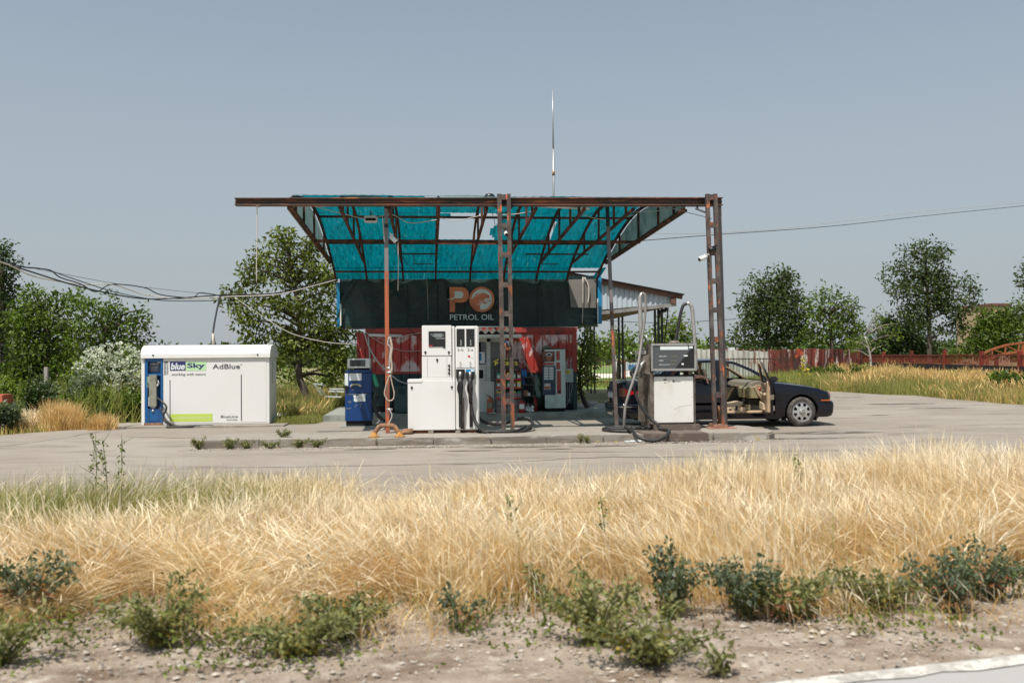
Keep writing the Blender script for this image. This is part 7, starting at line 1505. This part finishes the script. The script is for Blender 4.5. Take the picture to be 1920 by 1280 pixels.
# grass behind the forecourt
def strip(nm, label, poly, N, hm, mats_, seed, w=.014, zb=-.05):
    xs = [p[0] for p in poly]; ys_ = [p[1] for p in poly]; g = np.random.default_rng(seed); x = g.uniform(min(xs), max(xs), N*3); y = g.uniform(min(ys_), max(ys_), N*3); k = np.array([inpoly(a, b, poly) for a, b in zip(x, y)]); x, y = x[k][:N], y[k][:N]
    for i, (ma, fr, hs_, hd_) in enumerate(mats_):
        u = g.uniform(0, 1, len(x)); kk = u+.35*nz2(x, y, .8, seed+i)*(1 if fr < 1 else 0) < fr; xx, yy = x[kk]+g.normal(0, .05, kk.sum()), y[kk]+g.normal(0, .05, kk.sum()); h = hm*hs_*g.uniform(.5, 1.15, len(xx))*(1+.25*nz2(xx, yy, 1.2, seed+9))
        if not len(xx): continue
        V, F_ = blades(xx, yy, np.full(len(xx), zb), h, np.clip(g.normal(.35, .25, len(xx)), 0, 1), g.uniform(0, 6.28, len(xx)), w*g.uniform(.6, 1.4, len(xx)), g, hd_); tag(raw(nm, V, F_, ma), label+(' seed heads' if hd_ else ' blades' if i == 0 else ' lower growth'), 'grass', kind='stuff')
L_ = [(-14.5, 19.2), (-9.3, 19.75), (-8.0, 20.6), (-6.9, 21.1), (-6.8, 24), (-9, 27), (-17, 27)]
for i_, (px_, rr__, hh__) in enumerate(((28, .46, .46), (112, .46, .56), (188, .27, .56))):
    c_ = G(px_, 806); strip('grass_clump', 'dry straw coloured grass clump, '+('at the left edge', 'in the middle', 'nearest the tank')[i_], blot(c_.x, c_.y+.15, rr__, .26, 0, i_+40), 1500, hh__, (('straw', .9, 1., False), ('straw_pale', .35, 1.12, True), ('thatch', .4, .5, False)), 51+i_, .010)
strip('roadside_grass', 'thin dry grass along the asphalt left of the white tank', [(-14.5, 19.4), (-9.2, 19.9), (-8.3, 20.7), (-8.4, 21.6), (-15, 21.6)], 5000, .3, (('straw', .75, 1., False), ('grass_green', .25, .8, False)), 51, .011)
strip('bush_undergrowth', 'green undergrowth below the bushes left of the tank', [(-17, 21.4), (-6.8, 22.2), (-6.8, 27), (-18, 28)], 16000, .8, (('grass_green', .9, 1., False), ('leaf_dark', .4, .8, False)), 52, .03)
strip('back_grass', 'rough grass behind the tank and under the tree', [(-3.5, 22.7), (-2.75, 22.5), (-2.7, 26.5), (-1.5, 27.5), (-2, 33), (-9, 33), (-8.5, 22.8), (-3.6, 23)], 26000, .62, (('grass_mixed', .7, 1., False), ('grass_green', .55, 1., False), ('straw', .3, .8, True)), 53, .014)
strip('corner_weeds', 'green and yellow weeds at the right corner of the tank', [(-3.58, 21.4), (-2.75, 21.5), (-2.68, 22.2), (-2.75, 22.9), (-3.6, 22.9)], 3200, .26, (('grass_green', .8, 1., False), ('grass_mixed', .6, .9, False)), 54, .011, 0)
rt_ = [tuple(G(a, b)[:2]) for a, b in ((1540, 732), (1560, 734), (1600, 736), (1660, 740), (1720, 742), (1775, 748), (1830, 752), (1880, 757), (1930, 760), (1990, 766))]
back = [(P(px, 0, Y).x, Y-.6) for px, Y in reversed(fp[1:])]+[(P(1540, 0, 49).x, 49)]
strip('fence_grass', 'tall dry and green grass between the asphalt and the red fence', rt_+back, 70000, .62, (('grass_mixed', .8, .95, False), ('straw', .3, .9, False), ('grass_green', .6, .9, False), ('straw', .14, 1.2, True)), 55, .013)
strip('lawn_grass', 'green grass behind the iron fence', [(8, 44), (33, 44), (33, 52), (8, 52)], 12000, .3, (('grass_green', .9, 1., False),), 56, .03)
strip('gate_grass', 'tall green grass in front of the iron gate behind the car', [(15, 38.), (23.3, 37), (22.5, 45.6), (15, 45.6)], 9000, .6, (('grass_green', .8, 1., False), ('grass_mixed', .5, 1, False)), 57, .022)
# tuft row on the island kerb
def plant(name, label, cat, base, h, spread, n, leaf, ma, seed, group=None, stems=6, asp=.55, second=None, per=9, sm='stem_green', cr=.06):
    g = np.random.default_rng(seed); t = thing(name, label, cat, base, group); m = MB(); cs = []
    for s in range(stems):
        a = g.uniform(0, 6.28); tip = Vector(base)+Vector((math.cos(a)*spread*g.uniform(.3, 1), math.sin(a)*spread*g.uniform(.3, 1)*.8, h*g.uniform(.55, 1.05))); mid = Vector(base).lerp(tip, .5)+Vector((0, 0, h*.12)); pts = catmull([Vector(base), mid, tip], 4); m.tube(pts, [.006, .003], 4)
        for _ in range(n): u = g.uniform(.15, 1); p = pts[min(len(pts)-1, int(u*len(pts)))]; cs.append(tuple(p))
    m.build('stem', sm, t); cs = np.array(cs); V, F_ = leaves(cs, cr, per, leaf, asp, .1, seed+1, .4); raw('foliage', V, F_, ma, t)
    if second:
        low = cs[cs[:, 2] < base[2]+h*.55]; low = low if len(low) else cs; V, F_ = leaves(low[:max(3, len(low)//3)], cr*1.2, 4, leaf, asp, .2, seed+2, .4); raw('faded_leaves', V, F_, second, t)
    return t
weeds = [(60, 1160, .40, .30, 'leaf_grey', 'leaf_pink', 'broad grey green weed with pink leaves at the far left of the verge edge'), (150, 1090, .30, .22, 'leaf_grey', 'leaf_yellow', 'blue green broadleaf plant rising into the dry grass at left, behind the far left weed'), (300, 1215, .34, .30, 'leaf_green', 'leaf_yellow', 'round yellowish green weed clump on the bare soil at lower left'), (560, 1230, .22, .35, 'leaf_olive', 'leaf_yellow', 'low sprawling olive weed at the bottom edge left of centre'), (640, 1200, .26, .3, 'leaf_olive', 'leaf_yellow', 'olive weed patch just right of the low sprawling one at the bottom'), (590, 1120, .28, .10, 'leaf_grey', None, 'single upright grey leaved stem in front of the straw left of centre'),
  (865, 1190, .30, .10, 'leaf_grey', 'leaf_pink', 'thin upright weed with orange red leaves at its base in the middle of the verge'), (1010, 1130, .30, .12, 'leaf_olive', None, 'slender green stem standing in the straw in the middle'), (1120, 1210, .38, .32, 'leaf_olive', 'leaf_yellow', 'big tangled olive green weed at bottom centre right'), (1220, 1250, .30, .34, 'leaf_green', 'leaf_yellow', 'dense green weed touching the bottom edge right of centre'), (1260, 1160, .42, .20, 'leaf_grey', 'leaf_yellow', 'tall blue green weed just right of the big tangled weed'), (1400, 1160, .36, .26, 'leaf_grey', 'leaf_yellow', 'broadleaf grey green plant below the parked car'), (1480, 1165, .30, .24, 'leaf_olive', 'leaf_pink', 'olive plant with pinkish low leaves right of the grey green one'), (1640, 1150, .30, .28, 'leaf_olive', 'leaf_yellow', 'low mixed green plant under the golden grass at right'), (1780, 1150, .36, .28, 'leaf_grey', 'leaf_pink', 'bushy grey green plant with pink leaves near the right end of the verge'), (1860, 1130, .36, .26, 'leaf_grey', 'leaf_pink', 'rightmost grey green plant at the edge of the dry grass'), (1345, 1270, .16, .10, 'leaf_olive', None, 'tiny upright weed alone on the pale gravel by the road line'), (0, 1250, .28, .3, 'leaf_green', None, 'green weed cut by the lower left corner')]
for i, (px, py, h, sp, ma, se, lab) in enumerate(weeds):
    b = G(px, py); plant('weed', lab, 'weed', (b.x, b.y, .0), h*.95, sp*1.15, 12, .034, {'leaf_green': 'leaf_weed', 'leaf_olive': 'leaf_weed'}.get(ma, ma), 100+i*3, 'broadleaf weeds along the verge edge', stems=17 if sp > .15 else 3, second=se, per=5, cr=.05)
# scattered little leaves, one stuff object
g = np.random.default_rng(61); N = 1700; x = g.uniform(-3.4, 4.4, N); y = 5.15+g.normal(0, .38, N)+.1*np.sin(x*2); k = (y > 4.4)&(nz2(x, y, 2., 12) > .15); c = np.stack([x[k], y[k], g.uniform(.01, .09, k.sum())], 1); V, F_ = leaves(c, .05, 5, .03, .6, 0, seed=62, flat=.5); tag(raw('ground_cover', V, F_, 'leaf_olive'), 'scattered small leaves of creeping weeds on the bare verge soil', 'ground cover', kind='stuff')
# gravel
g = np.random.default_rng(71); N = 12000; x = g.uniform(-3.6, 4.8, N); y = g.uniform(4.1, 5.9, N)**1.; s = .004+.016*g.uniform(0, 1, N)**7; base = np.array([[1, 0, 0], [0, 1, 0], [-1, 0, 0], [0, -1, 0], [0, 0, .7], [0, 0, -.7]]); fq = np.array([[0, 1, 4], [1, 2, 4], [2, 3, 4], [3, 0, 4], [1, 0, 5], [2, 1, 5], [3, 2, 5], [0, 3, 5]])
V = (base[None]*(s[:, None, None]*g.uniform(.5, 1.4, (N, 6, 3))*np.array([1, 1, .7])+g.normal(0, .3, (N, 6, 3))*s[:, None, None])+np.stack([x, y, np.full(N, .022)], 1)[:, None]).reshape(-1, 3); F_ = (fq[None]+(np.arange(N)*6)[:, None, None]).reshape(-1, 3); mat('gravel', (.36, .315, .26), .9, island=.45); tag(raw('gravel', V, F_, 'gravel'), 'small pale stones scattered on the verge soil', 'gravel', kind='stuff')
# rubble line along the island kerb and grit
g = np.random.default_rng(72); N = 1500; x = g.uniform(-4.2, 6.6, N); y = 15.72+g.normal(0, .14, N); s = .006+.014*g.uniform(0, 1, N)**3; V = (base[None]*(s[:, None, None]*g.uniform(.6, 1.4, (N, 6, 1)))+np.stack([x, y, np.full(N, .005)], 1)[:, None]).reshape(-1, 3); F_ = (fq[None]+(np.arange(N)*6)[:, None, None]).reshape(-1, 3); tag(raw('kerb_grit', V, F_, 'gravel'), 'grit and small stones along the foot of the island kerb', 'gravel', kind='stuff')
for i, (px, py, h, lab) in enumerate(((383, 836, .16, 'leftmost weed tuft at the rounded end of the island kerb'), (437, 836, .13, 'dark green weed tuft at the kerb below the lettering of the white tank'), (470, 836, .09, 'smallest weed tuft at the kerb right of the dark green one'), (512, 836, .09, 'low brownish weed tuft at the kerb below the tank corner'), (563, 835, .14, 'largest green weed tuft at the kerb left of the guard hoop'), (595, 834, .10, 'pale thin weed tuft just right of the largest kerb tuft'), (530, 817, .10, 'small green tuft on top of the island at the tip of the roof shadow'), (1083, 826, .12, 'thin dry weed at the kerb in front of the coffee machine'), (1095, 826, .11, 'second thin dry weed at the kerb, nearer to the hose coil'))):
    b = G(px, py+2, .12 if py < 820 else 0.); b.y = min(b.y, 15.86) if py > 820 else b.y; plant('kerb_weed', lab, 'weed', tuple(b), h*1.3, .2 if i < 7 else .04, 10, .03, 'leaf_weed', 300+i*3, 'weed tufts along the island kerb', stems=9 if i < 7 else 3, per=5, cr=.03)
# tall thin stalks in the near grass (chicory like)
for i, (px, py0, py1, dxs, lab) in enumerate(((1010, 1130, 1010, -12, 'leafy green stem in the middle straw, lower left of the thin leafy stem'), (1260, 1130, 1050, 8, 'dark leafy stem rising above the tall blue green weed'), (860, 1150, 1060, 4, 'short blue green stem in the straw at the centre'), (1500, 960, 850, -4, 'green stem standing in the golden grass below the open car door'), (590, 1140, 1075, 3, 'short dark stem left of centre above the olive weed patch'), (175, 905, 812, 4, 'tall thin dead stalk at left in front of the grey asphalt'), (198, 905, 820, -6, 'branched dead stalk just right of the leftmost tall stalk'), (222, 905, 815, 6, 'third tall dead stalk from the left with side twigs'), (972, 1060, 930, -20, 'leafy stem leaning left in the dry grass below the middle ladder post'), (1130, 1040, 930, -4, 'thin leafy stem in the dry grass below the vending machine'))):
    Yg = 8.2 if 'dead' in lab else 7.6 if i == 3 else 6.4; b = P(px+dxs*-.5, py0, Yg); tp = P(px+dxs, py1, Yg); t = thing('tall_stalk', lab, 'weed', (b.x, Yg, 0), 'tall stalks in the near grass'); m = MB(); m.tube(catmull([(b.x, Yg, 0), (b.x*.5+tp.x*.5+.02, Yg, tp.z*.5), tp], 5), [.006, .003], 5); g = np.random.default_rng(400+i); q0 = Vector((b.x, Yg, 0))
    for k in range(7): u = g.uniform(.45, .95); s0 = q0.lerp(tp, u); m.tube([s0, s0+Vector((g.uniform(-.12, .12), g.uniform(-.05, .05), g.uniform(.03, .12)))], [.003, .0015], 4)
    m.build('stem', 'stem_green', t); c = np.array([tuple(q0.lerp(tp, u)) for u in g.uniform(.4, 1, 16)]); V, F_ = leaves(c, .03, 3, .035, .5, seed=410+i); raw('foliage', V, F_, 'leaf_olive', t)
# mullein spikes by the gate
mat('mullein', (.62, .50, .08), .7)
for i, (px, pyb, pyt, lab) in enumerate(((1505, 718, 668, 'tallest yellow flower spike beside the gate post'), (1497, 722, 700, 'short yellow flower spike left of the tallest one'), (1512, 722, 690, 'yellow flower spike right of the tallest one'), (1480, 722, 706, 'leftmost small yellow flower spike against the iron gate'), (1521, 724, 702, 'rightmost yellow flower spike near the weeds'))):
    Yg = 43.; b = P(px, pyb, Yg); tp = P(px+1, pyt, Yg); t = thing('flower_spike', lab, 'flower', (b.x, Yg, -.05), 'yellow flower spikes by the gate'); MB().tube([(b.x, Yg, -.05), tuple(tp)], [.03, .015], 5).build('stem', 'stem_green', t); n = 30; g = np.random.default_rng(500+i); c = np.array([tuple(Vector((b.x, Yg, b.z)).lerp(tp, u)) for u in g.uniform(.35, 1, n)]); V, F_ = leaves(c, .06, 6, .08, .8, seed=510+i); raw('blossom', V, F_, 'mullein', t)
# bushy weeds along the right strip
for i, (px, py, h, sp, ma, lab) in enumerate(((1735, 705, 1.1, .9, 'leaf_bright', 'bright green leafy bush in the tall grass in front of the red fence'), (1590, 722, .9, 1.2, 'leaf_green', 'dark green weeds below the bare branched tree'), (1530, 722, .8, 1., 'leaf_green', 'green weeds at the right of the gate post'), (1905, 750, .9, .9, 'leaf_green', 'green leafy weed at the lower right of the tall grass strip'))):
    Yg = G(px, py).y+2; b = P(px, 690, Yg); plant('bush', lab, 'bush', (b.x, Yg, -.05), h, sp, 16, .13, ma, 600+i*3, 'leafy weeds in the grass strip', stems=16, per=10, cr=.22)
for i, (px, py, Yg, h, sp, ma, lab) in enumerate(((75, 790, 21.5, 1.1, .35, 'leaf_dark', 'dark thistle like weed standing among the dry clumps at left'), (5, 800, 20.6, .6, .3, 'leaf_grey', 'grey green weed in front of the salmon red block'), (120, 760, 23.2, 1.2, 1.0, 'leaf_grey', 'grey green shrub behind the dry clumps left of the flowering bush'), (160, 780, 22.8, .8, .7, 'leaf_bright', 'bright green weeds at the foot of the flowering bush'), (255, 785, 22.6, .8, .4, 'leaf_green', 'green weeds squeezed between the flowering bush and the tank'), (30, 750, 24., 1.1, .9, 'leaf_bright', 'light green shrub at the far left edge behind the dry clumps'))):
    b = P(px, 690, Yg); plant('shrub', lab, 'bush', (b.x, Yg, -.05), h, sp, 16, .09, ma, 700+i*3, 'shrubs left of the tank', stems=16, per=10, cr=.15)
